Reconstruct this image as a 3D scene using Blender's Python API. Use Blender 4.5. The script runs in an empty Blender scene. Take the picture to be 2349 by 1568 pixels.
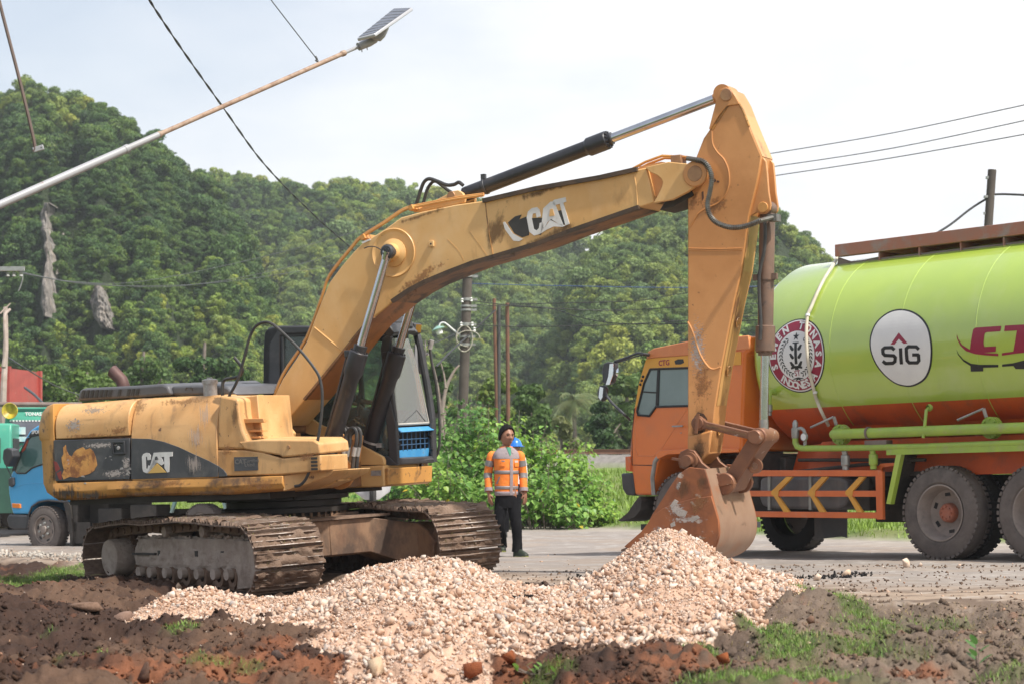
import bpy, bmesh, math, random
import numpy as np
from mathutils import Vector, Matrix, noise as mnoise

random.seed(7)
RNG = np.random.default_rng(11)
SC = bpy.context.scene
COL = SC.collection
PI = math.pi

# ------------------------------------------------------------------ camera
# metres, camera at the origin looking along +Y; ground about 1.1 m below it
FPX, CX, HY, VW, VH = 5000.0, 1174.0, 1080.0, 2348.0, 1568.0
cam_d = bpy.data.cameras.new('camera')
cam = bpy.data.objects.new('camera', cam_d)
COL.objects.link(cam)
cam.location = (0, 0, 0)
cam.rotation_euler = (PI / 2, 0, 0)
cam_d.sensor_width = 36.0
cam_d.lens = FPX / VW * 36.0
cam_d.shift_y = (HY - VH / 2) / VW
cam_d.clip_start = 0.5
cam_d.clip_end = 6000
cam_d.dof.use_dof = True
cam_d.dof.focus_distance = 22.5
cam_d.dof.aperture_fstop = 4.5
SC.camera = cam

# ------------------------------------------------------------------ light
SUN_AZ_X, SUN_AZ_Y, SUN_EL = 0.62, -0.50, math.radians(56)
_h = math.hypot(SUN_AZ_X, SUN_AZ_Y)
SUNV = Vector((SUN_AZ_X / _h * math.cos(SUN_EL), SUN_AZ_Y / _h * math.cos(SUN_EL), math.sin(SUN_EL)))
sun_d = bpy.data.lights.new('sun', 'SUN')
sun_d.energy = 4.2
sun_d.angle = math.radians(2.0)
sun_d.color = (1.0, 0.95, 0.87)
sun = bpy.data.objects.new('sun', sun_d)
COL.objects.link(sun)
sun.rotation_euler = SUNV.to_track_quat('Z', 'Y').to_euler()
sun.location = (10, -10, 40)

world = bpy.data.worlds.new('World')
SC.world = world
world.use_nodes = True
wt = world.node_tree
wt.nodes.clear()
wo = wt.nodes.new('ShaderNodeOutputWorld')
wb = wt.nodes.new('ShaderNodeBackground')
sky = wt.nodes.new('ShaderNodeTexSky')
sky.sky_type = 'NISHITA'
sky.sun_disc = False
sky.sun_elevation = SUN_EL
sky.sun_rotation = math.atan2(SUNV.x, SUNV.y)
wb.inputs['Strength'].default_value = 0.1
# thin white cloud deck in front of the blue, opening a little towards the upper left
tc = wt.nodes.new('ShaderNodeTexCoord')
mp = wt.nodes.new('ShaderNodeMapping')
mp.inputs['Scale'].default_value = (1.6, 1.6, 4.5)
mp.inputs['Location'].default_value = (0.3, 0.1, 0.0)
nz = wt.nodes.new('ShaderNodeTexNoise')
nz.inputs['Scale'].default_value = 2.2
nz.inputs['Detail'].default_value = 6
nz.inputs['Roughness'].default_value = 0.5
wt.links.new(tc.outputs['Generated'], mp.inputs[0])
wt.links.new(mp.outputs[0], nz.inputs['Vector'])
dt = wt.nodes.new('ShaderNodeVectorMath'); dt.operation = 'DOT_PRODUCT'
wt.links.new(tc.outputs['Generated'], dt.inputs[0])
dt.inputs[1].default_value = (1.9, 0.0, -1.5)
ad = wt.nodes.new('ShaderNodeMath'); ad.operation = 'ADD'
wt.links.new(nz.outputs['Fac'], ad.inputs[0])
wt.links.new(dt.outputs['Value'], ad.inputs[1])
mr = wt.nodes.new('ShaderNodeMapRange')
mr.inputs['From Min'].default_value = -0.22
mr.inputs['From Max'].default_value = 0.38
mr.inputs['To Min'].default_value = 0.40
mr.inputs['To Max'].default_value = 0.97
wt.links.new(ad.outputs[0], mr.inputs['Value'])
nz2 = wt.nodes.new('ShaderNodeTexNoise')
nz2.inputs['Scale'].default_value = 5.0
nz2.inputs['Detail'].default_value = 5
wt.links.new(mp.outputs[0], nz2.inputs['Vector'])
cr = wt.nodes.new('ShaderNodeValToRGB')
cr.color_ramp.elements[0].position = 0.36
cr.color_ramp.elements[0].color = (7.75, 7.95, 8.35, 1)
cr.color_ramp.elements[1].position = 0.56
cr.color_ramp.elements[1].color = (8.9, 8.9, 8.95, 1)
wt.links.new(nz2.outputs['Fac'], cr.inputs[0])
mx = wt.nodes.new('ShaderNodeMix'); mx.data_type = 'RGBA'
wt.links.new(mr.outputs[0], mx.inputs['Factor'])
wt.links.new(sky.outputs[0], mx.inputs['A'])
wt.links.new(cr.outputs[0], mx.inputs['B'])
wt.links.new(mx.outputs['Result'], wb.inputs['Color'])
wt.links.new(wb.outputs[0], wo.inputs[0])

SC.view_settings.view_transform = 'Standard'
SC.view_settings.look = 'None'
SC.view_settings.exposure = 0.5
SC.view_settings.gamma = 1.0
SC.view_settings.use_curve_mapping = False

# ------------------------------------------------------------------ frames
class Frame:
 """a place to build in: origin, forward (x), left (y), up (z)"""
 def __init__(s, o, fwd, tilt=(0, 0)):
  f = Vector((fwd[0], fwd[1], 0)).normalized()
  l = Vector((-f.y, f.x, 0))
  x = (f + Vector((0, 0, tilt[0]))).normalized()
  y = l + Vector((0, 0, tilt[1])); y = (y - x * y.dot(x)).normalized()
  z = x.cross(y)
  s.M = Matrix(((x.x, y.x, z.x, o[0]), (x.y, y.y, z.y, o[1]), (x.z, y.z, z.z, o[2]), (0, 0, 0, 1)))
  s.I = s.M.inverted()
 def ray(s, px, py, ax, val):
  o = s.I @ Vector((0, 0, 0))
  d = s.I @ Vector(((px - CX) / FPX, 1, (HY - py) / FPX)) - o
  return o + d * ((val - o[ax]) / d[ax])
 def pt(s, px, py, y):
  p = s.ray(px, py, 1, y); return (p.x, p.z)
 def pts(s, L, y):
  return [s.pt(a, b, y) for a, b in L]

def Wp(px, py, Y):
 return Vector(((px - CX) / FPX * Y, Y, (HY - py) / FPX * Y))

# ------------------------------------------------------------------ mesh helpers
class MB:
 def __init__(s):
  s.v = []; s.f = []; s.m = []
 def add(s, vs, fs, mi=0):
  b = len(s.v)
  s.v += [tuple(p) for p in vs]
  s.f += [tuple(i + b for i in f) for f in fs]
  s.m += [mi] * len(fs)
  return s
 def box(s, c, d, rot=None, mi=0):
  hx, hy, hz = d[0] / 2, d[1] / 2, d[2] / 2
  vs = [Vector((x * hx, y * hy, z * hz)) for x in (-1, 1) for y in (-1, 1) for z in (-1, 1)]
  if rot is not None: vs = [rot @ p for p in vs]
  c = Vector(c)
  return s.add([p + c for p in vs], [(0, 1, 3, 2), (4, 6, 7, 5), (0, 4, 5, 1), (2, 3, 7, 6), (0, 2, 6, 4), (1, 5, 7, 3)], mi)
 def span(s, a, b, mi=0):
  a = Vector(a); b = Vector(b)
  return s.box((a + b) / 2, [abs(q) for q in (b - a)], None, mi)
 def prism(s, P, y0, y1, mi=0, P2=None, mside=None):
  """polygon in local x,z pushed out from y0 to y1"""
  n = len(P); P2 = P2 or P
  area = sum(P[i][0] * P[(i + 1) % n][1] - P[(i + 1) % n][0] * P[i][1] for i in range(n))
  vs = [(x, y0, z) for x, z in P] + [(x, y1, z) for x, z in P2]
  A = tuple(range(n)); B = tuple(range(2 * n - 1, n - 1, -1))
  S = [(i, i + n, (i + 1) % n + n, (i + 1) % n) for i in range(n)]
  if (area < 0) != (y1 < y0):
   A = A[::-1]; B = B[::-1]; S = [q[::-1] for q in S]
  b = len(s.v)
  s.add(vs, [A, B], mi)
  s.f += [tuple(i + b for i in q) for q in S]
  s.m += [mi if mside is None else mside] * n
  return s
 def tube(s, path, r, n=8, caps=True, mi=0, closed=False):
  P = [Vector(p) for p in path]
  R = r if isinstance(r, (list, tuple)) else [r] * len(P)
  b = len(s.v); up = None
  for i, p in enumerate(P):
   t = (P[min(i + 1, len(P) - 1)] - P[max(i - 1, 0)])
   if t.length < 1e-9: t = Vector((0, 0, 1))
   t.normalize()
   if up is None:
    up = Vector((0, 0, 1)) if abs(t.z) < .9 else Vector((1, 0, 0))
   a = t.cross(up)
   if a.length < 1e-6: a = t.orthogonal()
   a.normalize(); up = a.cross(t).normalized()
   for k in range(n):
    q = 2 * PI * k / n
    s.v.append(tuple(p + (a * math.cos(q) + up * math.sin(q)) * R[i]))
  for i in range(len(P) - 1):
   for k in range(n):
    k2 = (k + 1) % n
    s.f.append((b + i * n + k, b + i * n + k2, b + (i + 1) * n + k2, b + (i + 1) * n + k)); s.m.append(mi)
  if caps:
   s.f.append(tuple(b + k for k in range(n))[::-1]); s.m.append(mi)
   s.f.append(tuple(b + (len(P) - 1) * n + k for k in range(n))); s.m.append(mi)
  return s
 def cyl(s, a, b, r, n=20, mi=0):
  return s.tube([a, b], r, n, True, mi)
 def lathe(s, prof, c, axis, n=32, mi=0, capa=False, capb=False):
  """prof: (radius, distance along axis)"""
  c = Vector(c); ax = Vector(axis).normalized()
  a = ax.orthogonal().normalized(); bb = ax.cross(a)
  b = len(s.v)
  for r, h in prof:
   for k in range(n):
    q = 2 * PI * k / n
    s.v.append(tuple(c + ax * h + (a * math.cos(q) + bb * math.sin(q)) * r))
  for i in range(len(prof) - 1):
   for k in range(n):
    k2 = (k + 1) % n
    s.f.append((b + i * n + k, b + i * n + k2, b + (i + 1) * n + k2, b + (i + 1) * n + k)); s.m.append(mi)
  if capa: s.f.append(tuple(b + k for k in range(n))[::-1]); s.m.append(mi)
  if capb: s.f.append(tuple(b + (len(prof) - 1) * n + k for k in range(n))); s.m.append(mi)
  return s
 def loft(s, rings, mi=0, capa=True, capb=True):
  b = len(s.v); n = len(rings[0])
  for r in rings: s.v += [tuple(p) for p in r]
  for i in range(len(rings) - 1):
   for k in range(n):
    k2 = (k + 1) % n
    s.f.append((b + i * n + k, b + i * n + k2, b + (i + 1) * n + k2, b + (i + 1) * n + k)); s.m.append(mi)
  if capa: s.f.append(tuple(b + k for k in range(n))[::-1]); s.m.append(mi)
  if capb: s.f.append(tuple(b + (len(rings) - 1) * n + k for k in range(n))); s.m.append(mi)
  return s
 def xf(s, M):
  s.v = [tuple(M @ Vector(p)) for p in s.v]; return s
 def mesh(s, name, mats, smooth=32, fix=True):
  me = bpy.data.meshes.new(name)
  me.from_pydata(s.v, [], s.f)
  for m in (mats if isinstance(mats, (list, tuple)) else [mats]): me.materials.append(m)
  if any(s.m): me.polygons.foreach_set('material_index', s.m)
  if fix:
   bm = bmesh.new(); bm.from_mesh(me)
   bmesh.ops.recalc_face_normals(bm, faces=bm.faces)
   bm.to_mesh(me); bm.free()
  if smooth:
   me.polygons.foreach_set('use_smooth', [True] * len(me.polygons))
   me.set_sharp_from_angle(angle=math.radians(smooth))
  me.update()
  return me
 def build(s, name, mats, parent=None, smooth=32, bevel=0, label=None, seg=2):
  o = bpy.data.objects.new(name, s.mesh(name, mats, smooth))
  COL.objects.link(o)
  if parent is not None: o.parent = parent
  if bevel:
   md = o.modifiers.new('bevel', 'BEVEL'); md.width = bevel; md.segments = seg
   md.limit_method = 'ANGLE'; md.angle_limit = math.radians(35)
  if label: o['label'] = label
  return o

def tag(o, label=None, cat=None, group=None, kind=None):
 if label: o['label'] = label
 if cat: o['category'] = cat
 if group: o['group'] = group
 if kind: o['kind'] = kind
 return o

def root(name, M, label, cat, group=None):
 o = bpy.data.objects.new(name, None); COL.objects.link(o)
 o.empty_display_size = 0.2
 o.matrix_world = M
 return tag(o, label, cat, group)

def obj(name, mesh, parent=None, M=None):
 o = bpy.data.objects.new(name, mesh); COL.objects.link(o)
 if parent is not None: o.parent = parent
 if M is not None: o.matrix_local = M
 return o

def npmesh(name, V, Fq, mats, smooth=False, colors=None, quads=True):
 """fast mesh from numpy arrays"""
 me = bpy.data.meshes.new(name)
 V = np.asarray(V, np.float32); Fq = np.asarray(Fq, np.int32)
 k = Fq.shape[1]
 me.vertices.add(len(V)); me.vertices.foreach_set('co', V.ravel())
 me.loops.add(Fq.size); me.loops.foreach_set('vertex_index', Fq.ravel())
 me.polygons.add(len(Fq))
 me.polygons.foreach_set('loop_start', np.arange(0, Fq.size, k, dtype=np.int32))
 me.polygons.foreach_set('loop_total', np.full(len(Fq), k, np.int32))
 if smooth: me.polygons.foreach_set('use_smooth', np.ones(len(Fq), bool))
 for m in (mats if isinstance(mats, (list, tuple)) else [mats]): me.materials.append(m)
 if colors is not None:
  a = me.color_attributes.new('tint', 'FLOAT_COLOR', 'POINT')
  c = np.ones((len(V), 4), np.float32); c[:, :3] = colors
  a.data.foreach_set('color', c.ravel())
 me.update(calc_edges=True)
 me.validate()
 return me

def bez(pts, n=10):
 """smooth curve through points (Catmull-Rom)"""
 P = [Vector(p) for p in pts]
 P = [P[0] * 2 - P[1]] + P + [P[-1] * 2 - P[-2]]
 out = []
 for i in range(1, len(P) - 2):
  for k in range(n):
   t = k / n
   out.append(0.5 * ((2 * P[i]) + (P[i + 1] - P[i - 1]) * t + (2 * P[i - 1] - 5 * P[i] + 4 * P[i + 1] - P[i + 2]) * t * t + (-P[i - 1] + 3 * P[i] - 3 * P[i + 1] + P[i + 2]) * t ** 3))
 out.append(P[-2])
 return out

# ------------------------------------------------------------------ materials
def nd(nt, typ, **kw):
 n = nt.nodes.new(typ)
 for k, v in kw.items():
  if hasattr(n, k) and k not in n.inputs: setattr(n, k, v)
  else: n.inputs[k].default_value = v
 return n

def rgb(c): return (c[0], c[1], c[2], 1.0)

def noise_fac(nt, vec, scale, lo, hi, detail=6, rough=0.6, stretch=None, dist=0.0):
 v = vec
 if stretch:
  m = nt.nodes.new('ShaderNodeMapping'); m.inputs['Scale'].default_value = stretch
  nt.links.new(vec, m.inputs[0]); v = m.outputs[0]
 n = nt.nodes.new('ShaderNodeTexNoise')
 n.inputs['Scale'].default_value = scale; n.inputs['Detail'].default_value = detail
 n.inputs['Roughness'].default_value = rough; n.inputs['Distortion'].default_value = dist
 nt.links.new(v, n.inputs['Vector'])
 r = nt.nodes.new('ShaderNodeMapRange')
 r.inputs['From Min'].default_value = lo; r.inputs['From Max'].default_value = hi
 nt.links.new(n.outputs['Fac'], r.inputs['Value'])
 return r.outputs[0], n.outputs['Fac']

def mix(nt, fac, a, b):
 m = nt.nodes.new('ShaderNodeMix'); m.data_type = 'RGBA'
 for sock, val in (('Factor', fac), ('A', a), ('B', b)):
  if isinstance(val, (tuple, list)): m.inputs[sock].default_value = rgb(val)
  elif isinstance(val, (int, float)): m.inputs[sock].default_value = val
  else: nt.links.new(val, m.inputs[sock])
 return m.outputs['Result']

MATS = {}
def mat(name, c1, c2=None, rough=0.5, metal=0.0, scale=2.0, layers=(), bump=0.0, bscale=20.0, spec=0.5,
  rvar=0.0, attr=False, coat=0.0, trans=0.0, alpha=None, bdist=0.01, gen=False):
 """base colour drifting c1..c2; layers = (colour, scale, lo, hi, stretch, amount) of dirt, rust, chips"""
 m = bpy.data.materials.new(name); m.use_nodes = True
 nt = m.node_tree; nt.nodes.clear()
 out = nt.nodes.new('ShaderNodeOutputMaterial'); bs = nt.nodes.new('ShaderNodeBsdfPrincipled')
 nt.links.new(bs.outputs[0], out.inputs[0])
 tcn = nt.nodes.new('ShaderNodeTexCoord')
 vec = tcn.outputs['Object']
 c2 = c2 or c1
 f, raw = noise_fac(nt, vec, scale, 0.35, 0.65)
 col = mix(nt, f, c1, c2)
 if attr:
  at = nt.nodes.new('ShaderNodeAttribute'); at.attribute_name = 'tint'
  mm = nt.nodes.new('ShaderNodeMix'); mm.data_type = 'RGBA'; mm.blend_type = 'MULTIPLY'
  mm.inputs['Factor'].default_value = 1
  nt.links.new(col, mm.inputs['A']); nt.links.new(at.outputs['Color'], mm.inputs['B'])
  col = mm.outputs['Result']
 rsock = None
 for L in layers:
  c, sc, lo, hi = L[:4]
  st = L[4] if len(L) > 4 else None
  am = L[5] if len(L) > 5 else 1.0
  f, _ = noise_fac(nt, vec, sc, lo, hi, 8, 0.65, st, 0.3)
  if am != 1.0:
   q = nt.nodes.new('ShaderNodeMath'); q.operation = 'MULTIPLY'; q.inputs[1].default_value = am
   nt.links.new(f, q.inputs[0]); f = q.outputs[0]
  col = mix(nt, f, col, c)
  if len(L) > 6:
   r = nt.nodes.new('ShaderNodeMapRange')
   r.inputs['To Min'].default_value = rough; r.inputs['To Max'].default_value = L[6]
   nt.links.new(f, r.inputs['Value']); rsock = r.outputs[0]
 nt.links.new(col, bs.inputs['Base Color'])
 bs.inputs['Roughness'].default_value = rough
 if rsock is not None: nt.links.new(rsock, bs.inputs['Roughness'])
 elif rvar:
  r = nt.nodes.new('ShaderNodeMapRange')
  r.inputs['To Min'].default_value = max(0, rough - rvar); r.inputs['To Max'].default_value = min(1, rough + rvar)
  nt.links.new(raw, r.inputs['Value']); nt.links.new(r.outputs[0], bs.inputs['Roughness'])
 bs.inputs['Metallic'].default_value = metal
 bs.inputs['Specular IOR Level'].default_value = spec
 bs.inputs['Coat Weight'].default_value = coat
 bs.inputs['Transmission Weight'].default_value = trans
 if bump:
  n = nt.nodes.new('ShaderNodeTexNoise'); n.inputs['Scale'].default_value = bscale
  n.inputs['Detail'].default_value = 8; n.inputs['Roughness'].default_value = 0.65
  nt.links.new(vec, n.inputs['Vector'])
  b = nt.nodes.new('ShaderNodeBump'); b.inputs['Strength'].default_value = bump
  b.inputs['Distance'].default_value = bdist
  nt.links.new(n.outputs['Fac'], b.inputs['Height']); nt.links.new(b.outputs[0], bs.inputs['Normal'])
 MATS[name] = m
 return m

def glass(name, tint=(.8, .9, .88), rough=0.02, opac=0.25, ior=1.45):
 """window glass: mostly see-through, mirrors at a slant; opac adds a pale film"""
 m = bpy.data.materials.new(name); m.use_nodes = True
 nt = m.node_tree; nt.nodes.clear()
 out = nt.nodes.new('ShaderNodeOutputMaterial')
 tr = nd(nt, 'ShaderNodeBsdfTransparent', Color=rgb(tint))
 gl = nd(nt, 'ShaderNodeBsdfGlossy', Color=(1, 1, 1, 1), Roughness=rough)
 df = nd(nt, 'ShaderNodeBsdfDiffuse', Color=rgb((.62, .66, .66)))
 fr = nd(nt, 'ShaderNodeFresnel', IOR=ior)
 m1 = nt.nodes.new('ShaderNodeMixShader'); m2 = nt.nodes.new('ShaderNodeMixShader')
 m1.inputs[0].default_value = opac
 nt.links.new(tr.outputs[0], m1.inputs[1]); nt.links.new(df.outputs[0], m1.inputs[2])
 nt.links.new(fr.outputs[0], m2.inputs[0]); nt.links.new(m1.outputs[0], m2.inputs[1]); nt.links.new(gl.outputs[0], m2.inputs[2])
 nt.links.new(m2.outputs[0], out.inputs[0])
 MATS[name] = m
 return m

RUST = (.20, .075, .03); RUSTD = (.10, .045, .025); DUST = (.38, .30, .22); SOOT = (.025, .02, .018)
M_yel = mat('yellow_paint', (.72, .44, .18), (.66, .37, .13), .42, scale=1.3, rvar=.1, bump=.12, bscale=6,
 layers=[((.50, .24, .06), .9, .5, .75, None, .55), ((.30, .15, .05), 5, .60, .72, (1, 1, .35), .35), (RUSTD, 26, .66, .72, None, .8), ((.80, .62, .38), 2.4, .5, .8, (1, 1, .6), .35), ((.75, .6, .4), 40, .70, .74, (3, 1, .4), .5)])
M_yelb = mat('yellow_body_paint', (.71, .44, .20), (.60, .33, .13), .45, scale=1.0, rvar=.1, bump=.2, bscale=3, bdist=.02,
 layers=[((.46, .21, .06), 1.2, .46, .70, None, .65), ((.10, .06, .04), 1.7, .56, .74, (1, 1, .3), .65), ((.20, .12, .07), 7, .56, .70, (1, 1, .22), .5), (RUSTD, 14, .63, .69, None, .9), ((.8, .72, .6), 26, .68, .72, (2.5, 1, .6), .7)])
M_yels = mat('orange_yellow_paint', (.66, .32, .12), (.55, .25, .085), .45, scale=1.1, rvar=.1, bump=.12, bscale=8,
 layers=[((.42, .17, .045), 1.0, .45, .7, None, .6), ((.75, .6, .42), 30, .69, .73, (4, 1, .5), .5), (RUSTD, 22, .655, .71, None, .85)])
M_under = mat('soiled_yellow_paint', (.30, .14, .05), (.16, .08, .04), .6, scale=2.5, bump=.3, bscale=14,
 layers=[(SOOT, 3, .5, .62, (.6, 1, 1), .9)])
M_soot = mat('greasy_black_edge', (.05, .035, .025), (.10, .06, .035), .6, scale=6, bump=.3)
M_bblk = mat('black_body_panel', (.055, .056, .062), (.085, .086, .092), .45, scale=2, rvar=.1, bump=.1, bscale=4,
 layers=[((.17, .16, .15), 3, .52, .75, (1, 1, 1), .6), ((.5, .48, .45), 45, .69, .72, (.5, 1, 3), .7)])
M_blk = mat('black_plastic', (.035, .036, .040), (.055, .056, .062), .45, scale=3, bump=.08, bscale=30,
 layers=[((.12, .11, .11), 4, .52, .8, None, .5)])
M_cylb = mat('black_cylinder_paint', (.022, .022, .026), (.04, .04, .046), .35, scale=3, bump=.06,
 layers=[((.13, .10, .08), 5, .6, .75, None, .5), ((.5, .45, .4), 60, .72, .74, None, .6)])
M_rod = mat('polished_chrome', (.62, .62, .64), (.5, .5, .52), .14, 1.0, scale=4)
M_rodd = mat('muddy_chrome', (.42, .40, .38), (.34, .30, .26), .3, 1.0, scale=8)
M_hose = mat('rubber_hose', (.03, .03, .032), (.06, .055, .05), .5, scale=8, bump=.2, bscale=80)
M_spring = mat('spring_guard_steel', (.22, .22, .2), (.14, .12, .10), .4, .7, scale=10)
M_pipe = mat('yellow_pipe', (.60, .30, .08), (.5, .22, .06), .5, scale=6)
M_pin = mat('worn_pin_steel', (.42, .24, .12), (.3, .15, .08), .5, .3, scale=10, bump=.2)
M_mudst = mat('mud_caked_steel', (.17, .105, .07), (.25, .165, .115), .8, scale=5, bump=.6, bscale=25, bdist=.02,
 layers=[((.10, .06, .04), 4, .45, .7, None, .7), ((.42, .36, .32), 9, .66, .73, (4, .6, 1), .6)])
M_wornst = mat('shiny_worn_steel', (.45, .40, .36), (.20, .14, .11), .5, .2, scale=14, bump=.3, bscale=60, layers=[((.15, .095, .065), 7, .46, .56, (1, .5, 1), 1)])
M_shoe = mat('track_shoe_steel', (.17, .115, .085), (.25, .175, .13), .75, scale=7, bump=.5, bscale=30, bdist=.015,
 layers=[((.085, .05, .032), 5, .45, .68, None, .8), ((.50, .46, .42), 5, .58, .70, (8, .8, 1), .6)])
M_grey = mat('dried_grey_mud', (.36, .285, .235), (.46, .38, .32), .9, scale=4, bump=.9, bscale=18, bdist=.03,
 layers=[((.16, .115, .085), 3, .5, .7, None, .7)])
M_xfr = mat('rusty_carbody_steel', (.20, .105, .06), (.32, .19, .11), .75, scale=3, bump=.4, bscale=12,
 layers=[((.06, .04, .03), 2.5, .45, .62, (1, 1, .5), .85)])
M_dark = mat('oily_black_steel', (.02, .017, .015), (.04, .032, .028), .6, scale=4, bump=.3)
M_buck = mat('worn_orange_bucket_steel', (.38, .13, .045), (.27, .10, .045), .5, .2, scale=2.2, bump=.25, bscale=9,
 layers=[((.14, .06, .035), 1.6, .5, .66, None, .8), ((.52, .46, .40), 2.6, .60, .635, (1, 1, 1.6), .9)])
M_shell = mat('worn_brown_shell_steel', (.34, .22, .15), (.27, .16, .105), .5, .2, scale=2, bump=.3, bscale=7,
 layers=[((.36, .15, .07), 2.4, .5, .66, None, .7), ((.12, .075, .05), 5, .62, .7, (1, .4, 1), .7)])
M_link = mat('worn_link_steel', (.25, .115, .06), (.19, .085, .05), .5, .3, scale=6, bump=.3,
 layers=[((.5, .42, .36), 7, .62, .67, None, .7)])
M_rustcyl = mat('rust_brown_cylinder', (.21, .125, .085), (.15, .10, .075), .55, .2, scale=5, bump=.3,
 layers=[((.06, .055, .055), 9, .6, .68, None, .6)])
M_white = mat('white_decal', (.72, .71, .69), (.62, .60, .57), .5, scale=6, layers=[((.25, .2, .15), 30, .68, .72, None, .8)])
M_decb = mat('black_decal', (.03, .028, .026), (.05, .045, .04), .5, scale=6)
M_bare = mat('chipped_patch', (.70, .36, .10), (.5, .2, .06), .6, scale=6, bump=.3,
 layers=[((.24, .09, .035), 8, .5, .6, None, .9), ((.45, .47, .45), 12, .64, .68, None, .8)])
M_scr = mat('bare_scraped_metal', (.48, .46, .45), (.3, .27, .25), .5, .2, scale=20)
M_exh = mat('brown_exhaust_steel', (.085, .045, .042), (.12, .06, .05), .6, .2, scale=6, bump=.2)
M_blue = mat('light_blue_paint', (.05, .27, .55), (.08, .33, .6), .4, scale=5,
 layers=[(RUST, 20, .62, .68, None, .9), ((.4, .5, .55), 4, .6, .8, None, .5)])
M_gl = glass('clear_cab_glass', (.9, .96, .95), .03, .06)
M_ws = glass('sky_sheen_windscreen_glass', (.9, .95, .95), .04, .34)  # pale diffuse film paints in the white sky's reflection
M_gld = glass('green_tinted_glass', (.62, .76, .72), .03, .08)
M_alu = mat('dull_aluminium', (.5, .5, .5), (.38, .37, .36), .4, .5, scale=8, layers=[(RUST, 12, .64, .7, None, .6)])
M_blkf = mat('faded_black_plastic', (.085, .085, .092), (.12, .12, .128), .5, scale=2, bump=.08)
M_mirror = mat('mirror_glass', (.8, .82, .84), None, .04, 1.0)
M_dkint = mat('dark_interior', (.03, .032, .035), (.05, .05, .055), .7)
M_seat = mat('grey_seat_cloth', (.16, .2, .22), (.11, .14, .15), .9)
M_yrust = mat('yellow_scuffed_edge_paint', (.62, .31, .08), (.5, .24, .07), .5, scale=2, bump=.25, bscale=6,
 layers=[((.07, .045, .035), 2.6, .52, .62, (.8, 1, 1), .85), (RUSTD, 14, .62, .68, None, .9)])

def smearmat(name, c, scale=3.0, amt=1.0, stretch=(1, 1, 1)):
 """a stain that thins out towards its rim: opacity from a soft oval times noise"""
 m = bpy.data.materials.new(name); m.use_nodes = True; nt = m.node_tree; nt.nodes.clear()
 out = nt.nodes.new('ShaderNodeOutputMaterial'); tcn = nt.nodes.new('ShaderNodeTexCoord')
 mp_ = nt.nodes.new('ShaderNodeMapping'); mp_.inputs['Location'].default_value = (-1, -1, -1); mp_.inputs['Scale'].default_value = (2, 2, 2)
 nt.links.new(tcn.outputs['Generated'], mp_.inputs[0])
 fl = nt.nodes.new('ShaderNodeVectorMath'); fl.operation = 'MULTIPLY'; fl.inputs[1].default_value = (1, 0, 1); nt.links.new(mp_.outputs[0], fl.inputs[0])
 ln = nt.nodes.new('ShaderNodeVectorMath'); ln.operation = 'LENGTH'; nt.links.new(fl.outputs[0], ln.inputs[0])
 f, raw = noise_fac(nt, tcn.outputs['Object'], scale, .3, .7, 8, .65, stretch)
 a = nt.nodes.new('ShaderNodeMath'); a.operation = 'MULTIPLY_ADD'; a.inputs[1].default_value = 3.2; a.inputs[2].default_value = -.95; nt.links.new(raw, a.inputs[0])
 b = nt.nodes.new('ShaderNodeMath'); b.operation = 'SUBTRACT'; nt.links.new(a.outputs[0], b.inputs[0]); nt.links.new(ln.outputs['Value'], b.inputs[1])
 r = nt.nodes.new('ShaderNodeMapRange'); r.inputs['From Min'].default_value = 0; r.inputs['From Max'].default_value = .45; r.inputs['To Max'].default_value = amt; nt.links.new(b.outputs[0], r.inputs['Value'])
 tr = nt.nodes.new('ShaderNodeBsdfTransparent'); df = nt.nodes.new('ShaderNodeBsdfPrincipled'); df.inputs['Base Color'].default_value = rgb(c); df.inputs['Roughness'].default_value = .65
 ms = nt.nodes.new('ShaderNodeMixShader'); nt.links.new(r.outputs[0], ms.inputs[0]); nt.links.new(tr.outputs[0], ms.inputs[1]); nt.links.new(df.outputs[0], ms.inputs[2]); nt.links.new(ms.outputs[0], out.inputs[0])
 return m
S_dark = smearmat('dark_grease_smear', (.12, .065, .03), 6, .62, (1, 1, .5))
S_soot = smearmat('soot_streaks', (.04, .03, .022), 4, .9, (4, 1, .5))
S_rust = smearmat('rust_smear', (.30, .14, .055), 18, .6)
S_pale = smearmat('pale_runs', (.62, .52, .45), 9, .55, (5, 1, .3))
S_scr = smearmat('scratch_marks', (.52, .46, .42), 26, .8, (1, 1, 2.5))
def smear(fr, px, py, w, h, y, mt, parent, rot=0, name='smear', out=-1):
 """thin stain lying on a side plane"""
 x, z = fr.pt(px, py, y); x2, _ = fr.pt(px + w, py, y); _, z2 = fr.pt(px, py - h, y)
 hw, hh = abs(x2 - x), abs(z2 - z); m = MB()
 m.add([(-hw, 0, -hh), (hw, 0, -hh), (hw, 0, hh), (-hw, 0, hh)], [(0, 1, 2, 3)])
 o = m.build(name, mt, parent, smooth=0); o.matrix_local = Matrix.Translation((x, y + out * .0045, z)) @ Matrix.Rotation(rot, 4, 'Y'); return o
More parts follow.
